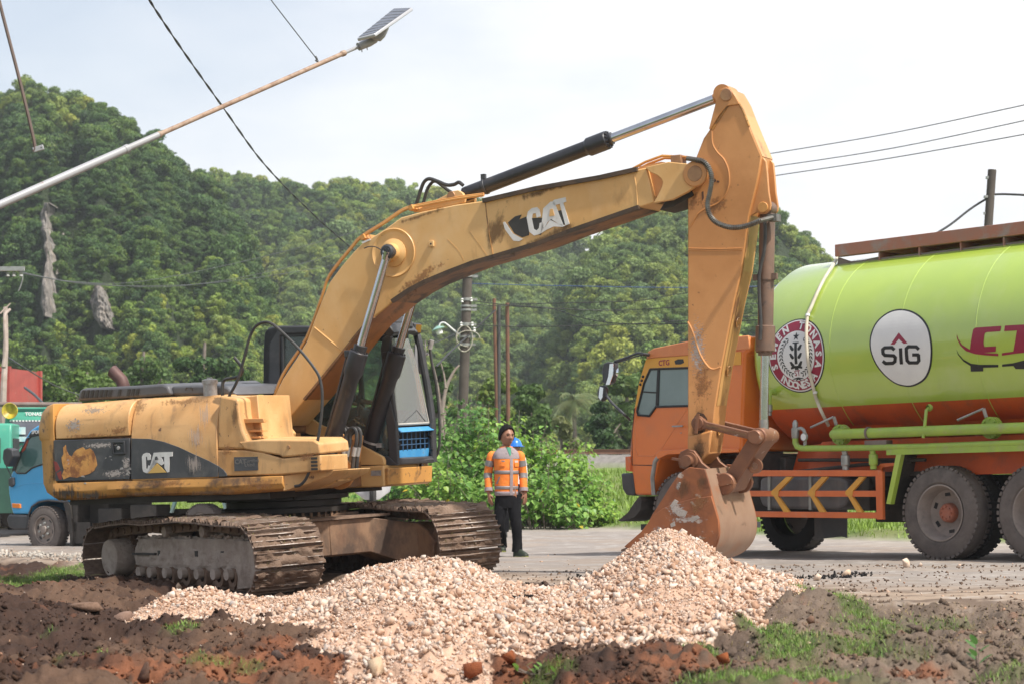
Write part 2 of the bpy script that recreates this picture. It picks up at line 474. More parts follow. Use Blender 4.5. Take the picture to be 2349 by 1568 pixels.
# ================================================================== SETTING
def _hash(ix, iy, seed):
 h = (ix.astype(np.int64) * 374761393 + iy.astype(np.int64) * 668265263 + seed * 974634777) & 0xffffffff
 h = ((h ^ (h >> 13)) * 1274126177) & 0xffffffff
 return ((h ^ (h >> 16)) & 0xffff) / 65535.0
def vn(x, y, seed=0):
 x = np.asarray(x, float); y = np.asarray(y, float)
 ix = np.floor(x); iy = np.floor(y); fx = x - ix; fy = y - iy
 fx = fx * fx * (3 - 2 * fx); fy = fy * fy * (3 - 2 * fy)
 ix = ix.astype(np.int64); iy = iy.astype(np.int64)
 a = _hash(ix, iy, seed); b = _hash(ix + 1, iy, seed); c = _hash(ix, iy + 1, seed); d = _hash(ix + 1, iy + 1, seed)
 return (a * (1 - fx) + b * fx) * (1 - fy) + (c * (1 - fx) + d * fx) * fy
def fbm(x, y, sc, oct=4, seed=0, gain=0.5):
 t = 0; a = 1; n = 0
 for o in range(oct):
  t = t + a * vn(np.asarray(x) * sc, np.asarray(y) * sc, seed + o * 17); n += a; a *= gain; sc *= 2.03
 return t / n
def sstep(a, b, x):
 t = np.clip((np.asarray(x, float) - a) / (b - a), 0, 1); return t * t * (3 - 2 * t)

ROAD_NEAR = [(9, 14.2), (6, 15.2), (3.7, 15.9), (2.6, 16.4), (0.5, 20), (-2.5, 24.5), (-6.7, 30.5), (-14, 40)]
ROAD_FAR = [(14, 22), (5.5, 33.4), (1.1, 45), (-8, 50), (-20, 56)]
def line_y(P, X):
 P = sorted(P); return np.interp(X, [p[0] for p in P], [p[1] for p in P])
def road_z(X, Y):
 return -1.024 + .016 * (X - 5.05) - .009 * (np.clip(Y, 10, 31) - 25.6)

# gravel heap: ridge line and foot line, metres
_hp = [270, 330, 400, 470, 520, 570, 650, 740, 830, 920, 1020, 1080, 1150, 1200, 1280, 1350, 1440, 1480, 1530, 1600, 1680, 1760, 1820, 1890]
_hy = [1438, 1396, 1358, 1352, 1366, 1380, 1374, 1352, 1306, 1284, 1280, 1297, 1332, 1352, 1352, 1328, 1262, 1232, 1214, 1236, 1292, 1316, 1333, 1354]
_hR = [17.0, 17.6, 18.2, 18.6, 18.6, 18.6, 18.6, 18.8, 19, 19.2, 19.4, 19.3, 19.0, 18.6, 18.6, 18.9, 19.4, 19.6, 19.8, 19.8, 19.6, 19.4, 19.2, 18.9]
_hF = [16.6, 16.1, 15.8, 15.6, 15.0, 13.5, 12.0, 11.3, 11.0, 10.9, 10.8, 11.0, 11.3, 11.8, 12.4, 12.6, 12.6, 12.6, 12.6, 12.6, 12.9, 14.4, 15.8, 18.2]
_hu = [(p - CX) / FPX for p in _hp]
def heap_z(X, Y, base):
 u = X / Y
 R = np.interp(u, _hu, _hR); Fd = np.interp(u, _hu, _hF)
 zr = (HY - np.interp(u, _hu, _hy)) / FPX * R
 edge = sstep(_hu[0] - .002, _hu[0] + .006, u) * (1 - sstep(_hu[-1] - .006, _hu[-1] + .004, u))
 t = (Y - Fd) / (R - Fd)
 up = np.clip(t, 0, 1); prof = up ** 1.12 * .72 + .28 * sstep(0.25, 1, up)
 back = np.clip((Y - R) / 1.1, 0, 1)
 h = (zr - base) * np.where(t < 1, prof, 1 - back ** 1.1)
 h = h + (fbm(X, Y, 1.4, 3, 5) - .5) * .12 * np.clip(t, 0, 1) * (t < 1)
 inside = (t > -.0) & (back < 1) & (edge > .02) & (h > .012)
 return h * edge, inside

def bump_at(X, Y, cx, cy, rx, ry, h, p=1.0):
 d = ((X - cx) / rx) ** 2 + ((Y - cy) / ry) ** 2
 return h * np.exp(-d * p)

def ground_z(X, Y, heap=True):
 X = np.asarray(X, float); Y = np.asarray(Y, float)
 zr = road_z(X, Y)
 ne = line_y(ROAD_NEAR, X) + (fbm(X, Y, 1.5, 3, 3) - .5) * 1.2
 fe = line_y(ROAD_FAR, X) + (fbm(X, Y, 1.0, 3, 9) - .5) * 1.2
 near = sstep(0.5, -0.6, Y - ne)          # 1 = disturbed earth on the near side
 far = sstep(-0.3, 0.8, Y - fe)
 zroad = zr + (fbm(X, Y, .6, 3, 21) - .5) * .04 + (fbm(X, Y, 9, 2, 22) - .5) * .012
 # earth
 rough = (fbm(X, Y, 1.3, 3, 31) - .5) * .24 + (fbm(X, Y, 5.5, 3, 32) - .5) * .17 + (np.abs(fbm(X, Y, 13, 2, 33) - .5)) * .12 + (fbm(X, Y, 34, 2, 34) - .5) * .035
 ze = zr - .10 + rough
 ze = ze + bump_at(X, Y, -3.7, 16.6, .75, 1.6, .20) + bump_at(X, Y, -4.6, 20.0, 1.3, 2.0, .13) - bump_at(X, Y, -2.4, 18.6, .8, 1.3, .16) - bump_at(X, Y, -2.95, 17.1, .6, .8, .16)
 ze = ze - bump_at(X, Y, -2.6, 20.6, .55, .9, .22) - bump_at(X, Y, -3.3, 22.0, 1.3, 1.5, .10)
 ze = ze + bump_at(X, Y, 2.75, 16.9, .45, .45, .22) + bump_at(X, Y, 2.1, 15.6, .4, .5, .15) + bump_at(X, Y, 1.75, 13.6, .5, .7, .05)
 ze = ze + bump_at(X, Y, .95, 12.3, .28, .3, .10) + bump_at(X, Y, .5, 12.0, .3, .3, .06) - bump_at(X, Y, 2.6, 14.8, .8, .7, .06) - bump_at(X, Y, -.3, 11.2, 1.3, 1.3, .13)
 # far verge climbing to the railway bank
 d = Y - fe
 zf = zr + .0 + (fbm(X, Y, .5, 3, 41) - .5) * .12 + np.interp(d, [0, 1, 4, 30], [0.02, .12, .15, .15])
 ramp = np.clip((Y - fe - 1.5) / np.maximum(60 - fe, 5), 0, 1)
 zf = zf * (1 - ramp) + .22 * ramp + (fbm(X, Y, .25, 2, 44) - .5) * .25 * ramp * (1 - ramp)
 zf = np.where(Y > 60.0, .22 + np.interp(Y, [60, 61.2, 63.5, 65, 80], [0, .25, .25, -.1, -.9]), zf)
 z = zroad * (1 - near) * (1 - far) + ze * near + zf * far * (1 - near)
 ins = None
 if heap:
  h, ins = heap_z(X, Y, z)
  z = np.where(ins, z + np.maximum(h, 0) * 1.0, z)
 return z, near, far, ins

def G(x, y, heap=True):
 return float(ground_z(np.array([x]), np.array([y]), heap)[0][0])

def hit(px, py, heap=True, y0=10.0, y1=66.0):
 """where the line of sight through a photo pixel meets the ground"""
 Y = np.arange(y0, y1, .02)
 X = (px - CX) / FPX * Y; Z = (HY - py) / FPX * Y
 g = ground_z(X, Y, heap)[0]
 i = np.argmax(g >= Z)
 return (float(X[i]), float(Y[i]), float(g[i]))

# grass patches on the near ground: px, py, half-width px, half-height px, density
GP = [(1785, 1462, 74, 56, 1.2), (1950, 1380, 52, 46, 1.0), (2010, 1440, 100, 26, .75), (1960, 1485, 76, 28, .85), (1720, 1548, 180, 26, 1.2), (1620, 1490, 60, 28, .9), (1830, 1505, 90, 30, .9),
 (1860, 1535, 90, 28, .7), (2150, 1430, 90, 15, .5), (2250, 1555, 60, 20, .6), (2040, 1560, 90, 14, .4), (2330, 1540, 40, 30, .7), (410, 1441, 38, 16, .8), (490, 1515, 60, 12, .6),
 (575, 1530, 40, 12, .6), (135, 1512, 36, 16, .7), (60, 1335, 90, 38, 1.3), (150, 1305, 60, 14, .9), (1235, 1556, 60, 14, .7), (1290, 1520, 40, 12, .5), (110, 1450, 30, 14, .4), (2090, 1500, 60, 20, .4)]
GPW = []
for (a, b, rw, rh, dn) in GP:
 x, y, z = hit(a, b, False)
 x2, y2, z2 = hit(a, b - rh, False); x3, y3, z3 = hit(a, b + rh, False)
 GPW.append((x, (y2 + y3) / 2, rw / FPX * y, max((y2 - y3) / 2, .12), dn))
def grass_mask(X, Y):
 m = np.zeros_like(np.asarray(X, float))
 for (cx, cy, rx, ry, dn) in GPW:
  d = np.sqrt(((X - cx) / rx) ** 2 + ((Y - cy) / ry) ** 2)
  m = np.maximum(m, (1 - sstep(.55, 1.15, d + (fbm(X, Y, 4, 3, 71) - .5) * .9)) * min(dn, 1))
 return m

# ---- the near ground as one fine grid, cut into road / earth / verge
nu, ny = 640, 620
ys = 9.5 * (80 / 9.5) ** (np.linspace(0, 1, ny) ** .9)
us = np.linspace(-.36, .36, nu)
UU, YY = np.meshgrid(us, ys)
XX = UU * YY
ZZ, NEAR, FAR, INS = ground_z(XX, YY)
gm = grass_mask(XX, YY)
# colours the ground itself has
n1 = fbm(XX, YY, 1.1, 4, 51)[..., None]; n2 = fbm(XX, YY, 4.5, 4, 52)[..., None]; n3 = fbm(XX, YY, 14, 3, 53)[..., None]
road_c = np.array([.285, .25, .225]) * (.82 + .36 * n2)
tan = np.array([.33, .24, .17]); pale = np.array([.42, .39, .36])
ne_d = (YY - line_y(ROAD_NEAR, XX))[..., None]
tanm = sstep(5.0, .0, ne_d + (n1 - .5) * 6) * .8
tanm = np.maximum(tanm, sstep(.52, .62, n1) * .3)
road_c = road_c * (1 - tanm) + tan * (.8 + .4 * n3) * tanm
pm = sstep(.56, .68, n2) * sstep(.45, .6, n3) * .55
road_c = road_c * (1 - pm) + pale * pm
mudm = sstep(.54, .62, fbm(XX, YY * 2.2, 2.3, 4, 57)[..., None]) * sstep(4.2, .3, ne_d) * .8
road_c = road_c * (1 - mudm) + np.array([.10, .065, .045]) * mudm
fed = (YY - line_y(ROAD_FAR, XX))[..., None]
sh = sstep(-4, -.5, fed + (n1 - .5) * 3)
road_c = road_c * (1 - sh * .8) + np.array([.34, .30, .26]) * (.7 + .6 * n2) * sh * .8
dark = np.array([.052, .030, .022]); brown = np.array([.115, .069, .046]); red = np.array([.22, .085, .042]); greyb = np.array([.20, .155, .12])
earth = dark * (1 - sstep(.40, .62, n1)) + brown * sstep(.40, .62, n1)
earth = earth * (.65 + .7 * n3)
rt = sstep(.5, 2.0, XX)[..., None]
earth = earth * (1 - rt * .7) + greyb * (.6 + .8 * n2) * rt * .7
rd = np.zeros_like(n1)
for (a, b, rx, ry) in [(560, 1530, 180, 30), (300, 1548, 160, 22), (640, 1480, 60, 14), (1560, 1530, 130, 26), (1170, 1535, 50, 25), (1900, 1562, 100, 12), (740, 1550, 120, 20), (1430, 1555, 150, 16), (2110, 1545, 60, 14)]:
 x, y, z = hit(a, b, False)
 d = np.sqrt(((XX - x) / (rx / FPX * y)) ** 2 + ((YY - y) / (ry * y * y / FPX / 1.15)) ** 2)[..., None]
 rd = np.maximum(rd, 1 - sstep(.4, 1.2, d + (n2 - .5) * 1.6))
rd = np.maximum(rd * .8, sstep(.68, .74, n2) * .35) * sstep(.34, .52, n3 + .1)
earth = earth * (1 - rd) + red * (.6 + .8 * n3) * rd
gcol = np.array([.07, .105, .03]) * (.6 + .8 * n3)
earth = earth * (1 - gm[..., None] * .7) + gcol * gm[..., None] * .7
heapc = np.array([.54, .36, .26]) * (.65 + .7 * n3)
verge = np.array([.15, .22, .05]) * (.7 + .6 * n2) * (1 - sstep(.55, .7, n1) * .4) + np.array([.20, .17, .10]) * sstep(.5, .7, n1) * .45
bal = sstep(59.3, 60.3, YY)[..., None] * (1 - sstep(64.5, 66, YY)[..., None])
verge = verge * (1 - bal) + np.array([.22, .205, .19]) * (.6 + .8 * n3) * bal
C = road_c * (1 - NEAR[..., None]) * (1 - FAR[..., None]) + earth * NEAR[..., None] + verge * FAR[..., None] * (1 - NEAR[..., None])
C = np.where(INS[..., None], heapc, C)
Vg = np.stack([XX, YY, ZZ], -1).reshape(-1, 3); Cg = C.reshape(-1, 3)
idx = np.arange(nu * ny).reshape(ny, nu)
quads = np.stack([idx[:-1, :-1], idx[:-1, 1:], idx[1:, 1:], idx[1:, :-1]], -1).reshape(-1, 4)
fn = NEAR[:-1, :-1].ravel() > .5; ff = (FAR[:-1, :-1].ravel() > .5) & ~fn
M_ground = mat('ground_surface', (1, 1, 1), (.82, .8, .78), .92, scale=30, attr=True, bump=.7, bscale=45, bdist=.02, spec=.2)
M_road = mat('dusty_asphalt', (1, 1, 1), (.86, .85, .84), .85, scale=60, attr=True, bump=.35, bscale=90, bdist=.008, spec=.3,
 layers=[((.09, .085, .08), 1.2, .55, .75, (1, .25, 1), .35)])
def submesh(name, mask, m):
 q = quads[mask]; used, inv = np.unique(q, return_inverse=True)
 o = obj(name, npmesh(name, Vg[used], inv.reshape(-1, 4), m, True, Cg[used]))
 return tag(o, kind='structure')
submesh('earth_ground', fn, M_ground)
submesh('road', ~fn & ~ff, M_road)
submesh('grass_verge', ff, M_ground)
b = MB()
R_ = 2600
b.add([(-R_, -R_, -1.9), (R_, -R_, -1.9), (R_, R_, -1.9), (-R_, R_, -1.9)], [(0, 1, 2, 3)])
M_far = mat('far_grassland', (.08, .12, .035), (.12, .13, .05), .95, scale=.1)
o = b.build('ground', M_far, smooth=0); tag(o, kind='structure')

# ---- railway on the bank
rw = root('railway_track', Matrix.Translation((5, 62.3, .48)), 'low railway track on its ballast bank behind the grassy verge', 'railway')
M_railst = mat('rusty_rail', (.14, .07, .045), (.20, .11, .07), .6, .3, scale=3)
for yy in (-.53, .53):
 m = MB(); m.prism([(-.07, .02), (.07, .02), (.02, .04), (.02, .1), (.036, .12), (.036, .15), (-.036, .15), (-.036, .12), (-.02, .1), (-.02, .04)], -25, 25)
 m.xf(Matrix.Translation((0, yy, 0)) @ Matrix.Rotation(PI / 2, 4, 'Z')); m.build('rail', M_railst, rw)
m = MB()
for k in range(83): m.box((-24.6 + k * .6, 0, -.03), (.22, 1.9, .1))
o = m.mesh('sleeper', mat('grey_sleeper', (.2, .18, .16), (.14, .12, .1), .9)); o = obj('sleepers', o, rw); o['kind'] = 'stuff'

# ---- convex stones: a few shapes, merged by the thousand
def stone_shape(seed, n=11, flat=.75):
 r = random.Random(seed); bm = bmesh.new()
 for _ in range(n):
  v = Vector((r.gauss(0, 1), r.gauss(0, 1), r.gauss(0, 1))).normalized()
  v = Vector((v.x, v.y * r.uniform(.75, 1), v.z * flat)) * r.uniform(.72, 1.15)
  bm.verts.new(v)
 bmesh.ops.convex_hull(bm, input=bm.verts)
 bmesh.ops.triangulate(bm, faces=bm.faces)
 bm.verts.index_update()
 V = np.array([v.co[:] for v in bm.verts]); Fc = np.array([[v.index for v in f.verts] for f in bm.faces]); bm.free()
 used, inv = np.unique(Fc, return_inverse=True)
 return V[used], inv.reshape(-1, 3)
STONES = [stone_shape(100 + i, 7 + i % 3, .5 + .06 * (i % 6)) for i in range(20)]

def rand_rot(n, rng):
 q = rng.normal(size=(n, 4)); q /= np.linalg.norm(q, axis=1)[:, None]
 w, x, y, z = q.T
 return np.stack([1 - 2 * (y * y + z * z), 2 * (x * y - z * w), 2 * (x * z + y * w), 2 * (x * y + z * w), 1 - 2 * (x * x + z * z), 2 * (y * z - x * w),
     2 * (x * z - y * w), 2 * (y * z + x * w), 1 - 2 * (x * x + y * y)], -1).reshape(n, 3, 3)

def scatter_stones(name, P, S, Cc, m, rng, shapes=STONES):
 Vs, Fs, Cs = [], [], []; off = 0
 R = rand_rot(len(P), rng); pick = rng.integers(0, len(shapes), len(P))
 for k, (sv, sf) in enumerate(shapes):
  ii = np.where(pick == k)[0]
  if not len(ii): continue
  v = np.einsum('nij,vj->nvi', R[ii], sv) * S[ii][:, None, None] + P[ii][:, None, :]
  f = sf[None] + (np.arange(len(ii)) * len(sv))[:, None, None] + off
  off += len(ii) * len(sv)
  Vs.append(v.reshape(-1, 3)); Fs.append(f.reshape(-1, 3)); Cs.append(np.repeat(Cc[ii], len(sv), 0))
 o = obj(name, npmesh(name, np.concatenate(Vs), np.concatenate(Fs), m, False, np.concatenate(Cs)))
 return tag(o, kind='stuff')

M_stone = mat('pale_limestone', (1, 1, 1), (.88, .84, .80), .9, scale=25, attr=True, bump=.5, bscale=60, bdist=.01, spec=.2,
 layers=[((.50, .31, .19), 18, .52, .66, None, .55)])
M_clod = mat('clod_of_earth', (1, 1, 1), (.75, .72, .7), .95, scale=20, attr=True, bump=.8, bscale=50, bdist=.015, spec=.15)
ST_C = np.array([[.64, .49, .40], [.56, .38, .28], [.70, .60, .52], [.49, .31, .215], [.59, .43, .33], [.67, .55, .46], [.43, .26, .175], [.42, .37, .34]])

def heap_points(n, rng):
 out = []
 while sum(len(o) for o in out) < n:
  u = rng.uniform(_hu[0], _hu[-1], n * 2); Y = rng.uniform(10.6, 21.2, n * 2)
  X = u * Y
  keep = rng.uniform(0, 1, n * 2) < Y / 21.2
  X, Y = X[keep], Y[keep]
  z, a, b_, ins = ground_z(X, Y)
  out.append(np.stack([X[ins], Y[ins], z[ins]], -1))
 return np.concatenate(out)[:n]

rg = np.random.default_rng(5)
N = 56000
P = heap_points(N, rg)
S = .012 + .038 * rg.beta(1.0, 4.8, N)
cl = fbm(P[:, 0], P[:, 1], 1.2, 3, 81)       # sandy, fine patches against stony ones
S = S * (.62 + .85 * sstep(.38, .6, cl))
S = S * np.interp(P[:, 1], [11, 20], [1.12, .95])
P[:, 2] += S * rg.uniform(-.2, .75, N)
cc = ST_C[rg.choice(8, N, p=[.2, .18, .12, .14, .15, .13, .06, .02])] * rg.uniform(.82, 1.1, (N, 1)) * .95
scatter_stones('limestone_gravel', P, S, cc, M_stone, rg)
# scattered pebbles on the road and round the heap's foot
N = 2600
u = rg.uniform(-.25, .25, N); Y = rg.uniform(11.5, 40, N); X = u * Y
z, a, b_, ins = ground_z(X, Y)
d = Y - line_y(ROAD_NEAR, X); k = (~ins) & (rg.uniform(0, 1, N) < np.where(d > 0, np.exp(-d / 5), .45))
P = np.stack([X, Y, z + .004], -1)[k]; S = rg.uniform(.006, .02, k.sum()) * np.where(rg.uniform(0, 1, k.sum()) < .05, 2.2, 1)
scatter_stones('loose_pebbles', P, S, ST_C[rg.choice(8, len(P))] * .85, M_stone, rg)
# white stones along the left road edge and the rubble bank beyond it
N = 700
X = rg.uniform(-9.5, -4.6, N); Y = 31 - (X + 6.7) * 1.1 + rg.normal(0, .5, N) + 1.2
P = np.stack([X, Y, ground_z(X, Y)[0] + .01], -1)
scatter_stones('white_edge_stones', P, rg.uniform(.02, .07, N), np.tile([[.42, .39, .35]], (N, 1)) * rg.uniform(.7, 1.2, (N, 1)), M_stone, rg)
N = 1700
X = rg.normal(-12.3, 1.5, N); Y = rg.normal(52, 1.2, N); hz = np.exp(-((X + 12.3) / 1.9) ** 2 - ((Y - 52) / 1.6) ** 2)
P = np.stack([X, Y, -1.15 + 1.25 * hz], -1)
scatter_stones('rubble_bank', P, rg.uniform(.07, .22, N), np.tile([[.42, .39, .35]], (N, 1)) * rg.uniform(.6, 1.3, (N, 1)), M_stone, rg)
# black broken asphalt crumbs
pp = []
for (a, b2, n, sx) in [(1220, 1350, 40, 60), (1340, 1325, 30, 45), (1190, 1360, 20, 25), (1880, 1325, 60, 80), (1950, 1318, 40, 60)]:
 x, y, z = hit(a, b2)
 for _ in range(n):
  q = (x + rg.normal(0, sx / FPX * y * .6), y + rg.normal(0, .25)); pp.append((q[0], q[1], G(*q) + .01))
scatter_stones('asphalt_crumbs', np.array(pp), rg.uniform(.008, .034, len(pp)), np.tile([[.025, .024, .024]], (len(pp), 1)), M_clod, rg)
# clods of earth over the dug ground
N = 26000
Y = rg.uniform(10.8, 30, N) ** 1.0; Y = 10.8 + (Y - 10.8) ** 1.0 * rg.uniform(0, 1, N) ** .7; X = rg.uniform(-.27, .27, N) * Y
z, a, b_, ins = ground_z(X, Y)
k = (a > .35) & ~ins
X, Y, z = X[k], Y[k], z[k]
S = .006 + .040 * rg.beta(1.0, 4.5, len(X)); S[rg.uniform(0, 1, len(X)) < .02] *= 2.2
iu = np.clip(((X / Y) + .36) / .72 * (nu - 1), 0, nu - 1).astype(int)
iy = np.clip(np.searchsorted(ys, Y), 0, ny - 1)
cc = C[iy, iu] * rg.uniform(.75, 1.35, (len(X), 1))
scatter_stones('clods_of_earth', np.stack([X, Y, z + S * .3], -1), S, cc, M_clod, rg)
# mud smears and crumbs dropped on the road
N = 5000
X = rg.uniform(-1, 5.6, N); Y = rg.uniform(15.5, 24, N)
z, a, b_, ins = ground_z(X, Y); cl = fbm(X, Y * 2.2, 2.3, 4, 57)
k = (a < .5) & ~ins & (cl > .53) & (rg.uniform(0, 1, N) < .8)
S = rg.uniform(.006, .024, k.sum())
scatter_stones('mud_crumbs', np.stack([X, Y, z + .004], -1)[k], S, np.tile([[.16, .11, .08]], (k.sum(), 1)) * rg.uniform(.7, 1.4, (k.sum(), 1)), M_clod, rg)

# ---- single stones big enough to pick out
def single_stone(name, px, py, size, color, label, cat, group=None, seed=0, heap=True, flat=.7, sink=.35, m=None):
 V, Fc = stone_shape(seed + 900, 13, flat)
 x, y, z = hit(px, py, heap)
 s = size / 2 / FPX * y
 rr = rand_rot(1, np.random.default_rng(seed))[0]
 if flat > .68: V = V @ rr.T
 me = npmesh(name, V * s, Fc, m or M_stone, False, np.tile([color], (len(V), 1)))
 o = obj(name, me); o.location = (x, y, z + s * flat * (1 - sink))
 return tag(o, label, cat, group)
rs = random.Random(3)
k = 0
while k < 170:
 px = rs.uniform(300, 1850);
 x0, y0, z0 = hit(px, rs.uniform(1290, 1565))
 q = ground_z(np.array([x0]), np.array([y0]))[3][0]
 if not q: continue
 py = HY - z0 / y0 * FPX
 c = ST_C[rs.randrange(8)] * rs.uniform(.85, 1.12)
 single_stone('limestone_lump', px, py, rs.uniform(15, 29) * (14 / y0) ** .5, c, 'pale angular limestone lump among the gravel of the big heap', 'stone', 'larger stones of the gravel heap', k, sink=.3)
 k += 1
single_stone('boulder', 862, 1548, 62, (.52, .38, .26), 'tan boulder at the bottom centre edge of the gravel heap', 'boulder', None, 401)
single_stone('boulder', 410, 1352, 26, (.58, .42, .30), 'rounded pale stone on top of the left end of the gravel heap, under the track', 'stone', None, 402)
single_stone('boulder', 640, 1512, 46, (.10, .07, .06), 'dark brown boulder in the red earth at lower left', 'boulder', None, 403, m=M_clod)
single_stone('boulder', 205, 1400, 90, (.22, .14, .10), 'reddish brown slab of rock half buried in the dark earth bank at left', 'boulder', None, 404, flat=.5, m=M_clod, sink=.9)
single_stone('boulder', 275, 1418, 70, (.26, .17, .13), 'tan brown rock lying right of the buried slab on the left earth bank', 'boulder', None, 405, flat=.5, m=M_clod, sink=.8)
single_stone('earth_clod', 1168, 1530, 52, (.27, .085, .035), 'tall red clod of earth left of the weeds at the bottom of the heap', 'clod', None, 406, m=M_clod, sink=.1)
single_stone('earth_clod', 1655, 1525, 44, (.28, .09, .035), 'round red clod of earth beside the grass at bottom right', 'clod', None, 407, m=M_clod)
single_stone('earth_clod', 1080, 1560, 70, (.25, .08, .035), 'broad red clod of earth at the bottom edge of the picture', 'clod', None, 408, m=M_clod)
single_stone('earth_clod', 330, 1560, 60, (.12, .07, .05), 'dark clod of earth at the lower left bottom edge', 'clod', None, 409, m=M_clod)
single_stone('white_rock', 1240, 1196, 64, (.62, .57, .50), 'large white rock on the grass verge right of the man', 'rock', None, 410, True, .55)
single_stone('white_rock', 1304, 1184, 26, (.6, .55, .5), 'small white rock on the grass verge, right of the large one', 'rock', None, 411, True, .5)
single_stone('road_stone', 2075, 1300, 34, (.62, .5, .4), 'pale stone lying on the road in front of the truck rear wheels', 'stone', None, 413)
single_stone('road_stone', 2110, 1298, 16, (.6, .5, .42), 'small pointed stone right of the pale stone on the road', 'stone', None, 414)
single_stone('road_stone', 1940, 1322, 30, (.6, .46, .34), 'tan stone on the road left of the pale stone near the truck', 'stone', None, 415)
single_stone('road_stone', 1875, 1330, 30, (.64, .52, .42), 'pale stone at the right toe of the gravel heap on the road', 'stone', None, 416)

# ---- grass blades
M_grass = bpy.data.materials.new('grass_blade'); M_grass.use_nodes = True
def leafmat(m, transl=.35, rough=.5):
 nt = m.node_tree; nt.nodes.clear()
 out = nt.nodes.new('ShaderNodeOutputMaterial'); bs = nt.nodes.new('ShaderNodeBsdfPrincipled')
 at = nt.nodes.new('ShaderNodeAttribute'); at.attribute_name = 'tint'
 oi = nt.nodes.new('ShaderNodeObjectInfo')
 rp = nt.nodes.new('ShaderNodeValToRGB')
 e = rp.color_ramp.elements; e[0].color = (.60, .70, .80, 1); e[1].color = (1.34, 1.2, .8, 1)
 x = e.new(.5); x.color = (.95, 1.0, .95, 1)
 nt.links.new(oi.outputs['Random'], rp.inputs[0])
 mm = nt.nodes.new('ShaderNodeMix'); mm.data_type = 'RGBA'; mm.blend_type = 'MULTIPLY'; mm.inputs['Factor'].default_value = 1
 nt.links.new(at.outputs['Color'], mm.inputs['A']); nt.links.new(rp.outputs[0], mm.inputs['B'])
 tr = nt.nodes.new('ShaderNodeBsdfTranslucent'); ms = nt.nodes.new('ShaderNodeMixShader'); ms.inputs[0].default_value = transl
 bs.inputs['Roughness'].default_value = rough; bs.inputs['Specular IOR Level'].default_value = .35
 nt.links.new(mm.outputs['Result'], bs.inputs['Base Color']); nt.links.new(mm.outputs['Result'], tr.inputs['Color'])
 nt.links.new(bs.outputs[0], ms.inputs[1]); nt.links.new(tr.outputs[0], ms.inputs[2]); nt.links.new(ms.outputs[0], out.inputs[0])
 return m
leafmat(M_grass, .3)
M_leaf = bpy.data.materials.new('tree_leaf'); M_leaf.use_nodes = True; leafmat(M_leaf, .3, .55)
M_shrub = bpy.data.materials.new('shrub_leaf'); M_shrub.use_nodes = True; leafmat(M_shrub, .4, .4)

def blades(name, P, H, Wd, rng, cols, lean=.5, label=None):
 n = len(P)
 a = rng.uniform(0, 2 * PI, n); d = np.stack([np.cos(a), np.sin(a), np.zeros(n)], -1)
 s = np.stack([-np.sin(a), np.cos(a), np.zeros(n)], -1)
 ln = rng.uniform(.1, lean, n)[:, None] * H[:, None]
 up = np.array([0, 0, 1.0])
 p0 = P - s * Wd[:, None]; p1 = P + s * Wd[:, None]
 m = P + d * ln * .4 + up * H[:, None] * .6
 p2 = m + s * Wd[:, None] * .8; p3 = m - s * Wd[:, None] * .8
 t = P + d * ln + up * H[:, None] * .95
 V = np.stack([p0, p1, p2, p3, t], 1).reshape(-1, 3)
 b0 = np.arange(n) * 5
 Fc = np.concatenate([np.stack([b0, b0 + 1, b0 + 2], -1), np.stack([b0, b0 + 2, b0 + 3], -1), np.stack([b0 + 3, b0 + 2, b0 + 4], -1)])
 o = obj(name, npmesh(name, V, Fc, M_grass, False, np.repeat(cols, 5, 0)))
 return tag(o, label, None, None, 'stuff')
GC = np.array([[.17, .29, .06], [.23, .34, .09], [.10, .20, .04], [.20, .24, .08], [.26, .24, .13]])
N = 90000
X = []; Y = []
wts = np.array([g[2] * g[3] * g[4] for g in GPW]); wts /= wts.sum()
for (cx, cy, rx, ry, dn), w_ in zip(GPW, wts):
 n = int(N * w_); X.append(rg.normal(cx, rx * .62, n)); Y.append(rg.normal(cy, ry * .62, n))
X = np.concatenate(X); Y = np.concatenate(Y)
z, a, b_, ins = ground_z(X, Y); g_ = grass_mask(X, Y)
k = (g_ > rg.uniform(0.05, .8, len(X))) & ~ins & (Y > 10.5)
X, Y, z = X[k], Y[k], z[k]
blades('grass', np.stack([X, Y, z - .005], -1), rg.uniform(.014, .058, len(X)) * (.6 + .6 * fbm(X, Y, 3, 2, 5)), rg.uniform(.0012, .0028, len(X)), rg,
 GC[rg.choice(5, len(X), p=[.34, .26, .16, .14, .10])] * rg.uniform(.8, 1.2, (len(X), 1)), 1.1)
N = 56000
u = rg.uniform(-.26, .26, N); Y = rg.uniform(33, 58, N); X = u * Y
z, a, b_, ins = ground_z(X, Y); k = b_ > .6
X, Y, z = X[k], Y[k], z[k]
blades('verge_grass', np.stack([X, Y, z - .02], -1), rg.uniform(.06, .22, len(X)) * (.5 + fbm(X, Y, .8, 2, 6)), rg.uniform(.006, .014, len(X)), rg,
 np.array([.19, .29, .06]) * rg.uniform(.6, 1.3, (len(X), 1)), .9)
# withered bits of grass on the right-hand earth
N = 3500
X = rg.uniform(1.2, 3.6, N); Y = rg.uniform(12, 16.5, N); z, a, b_, ins = ground_z(X, Y); k = (a > .5) & ~ins
blades('dry_grass_wisps', np.stack([X, Y, z], -1)[k], rg.uniform(.01, .035, k.sum()), rg.uniform(.0012, .003, k.sum()), rg, np.array([.24, .2, .12]) * rg.uniform(.5, 1.2, (k.sum(), 1)), 2.4)

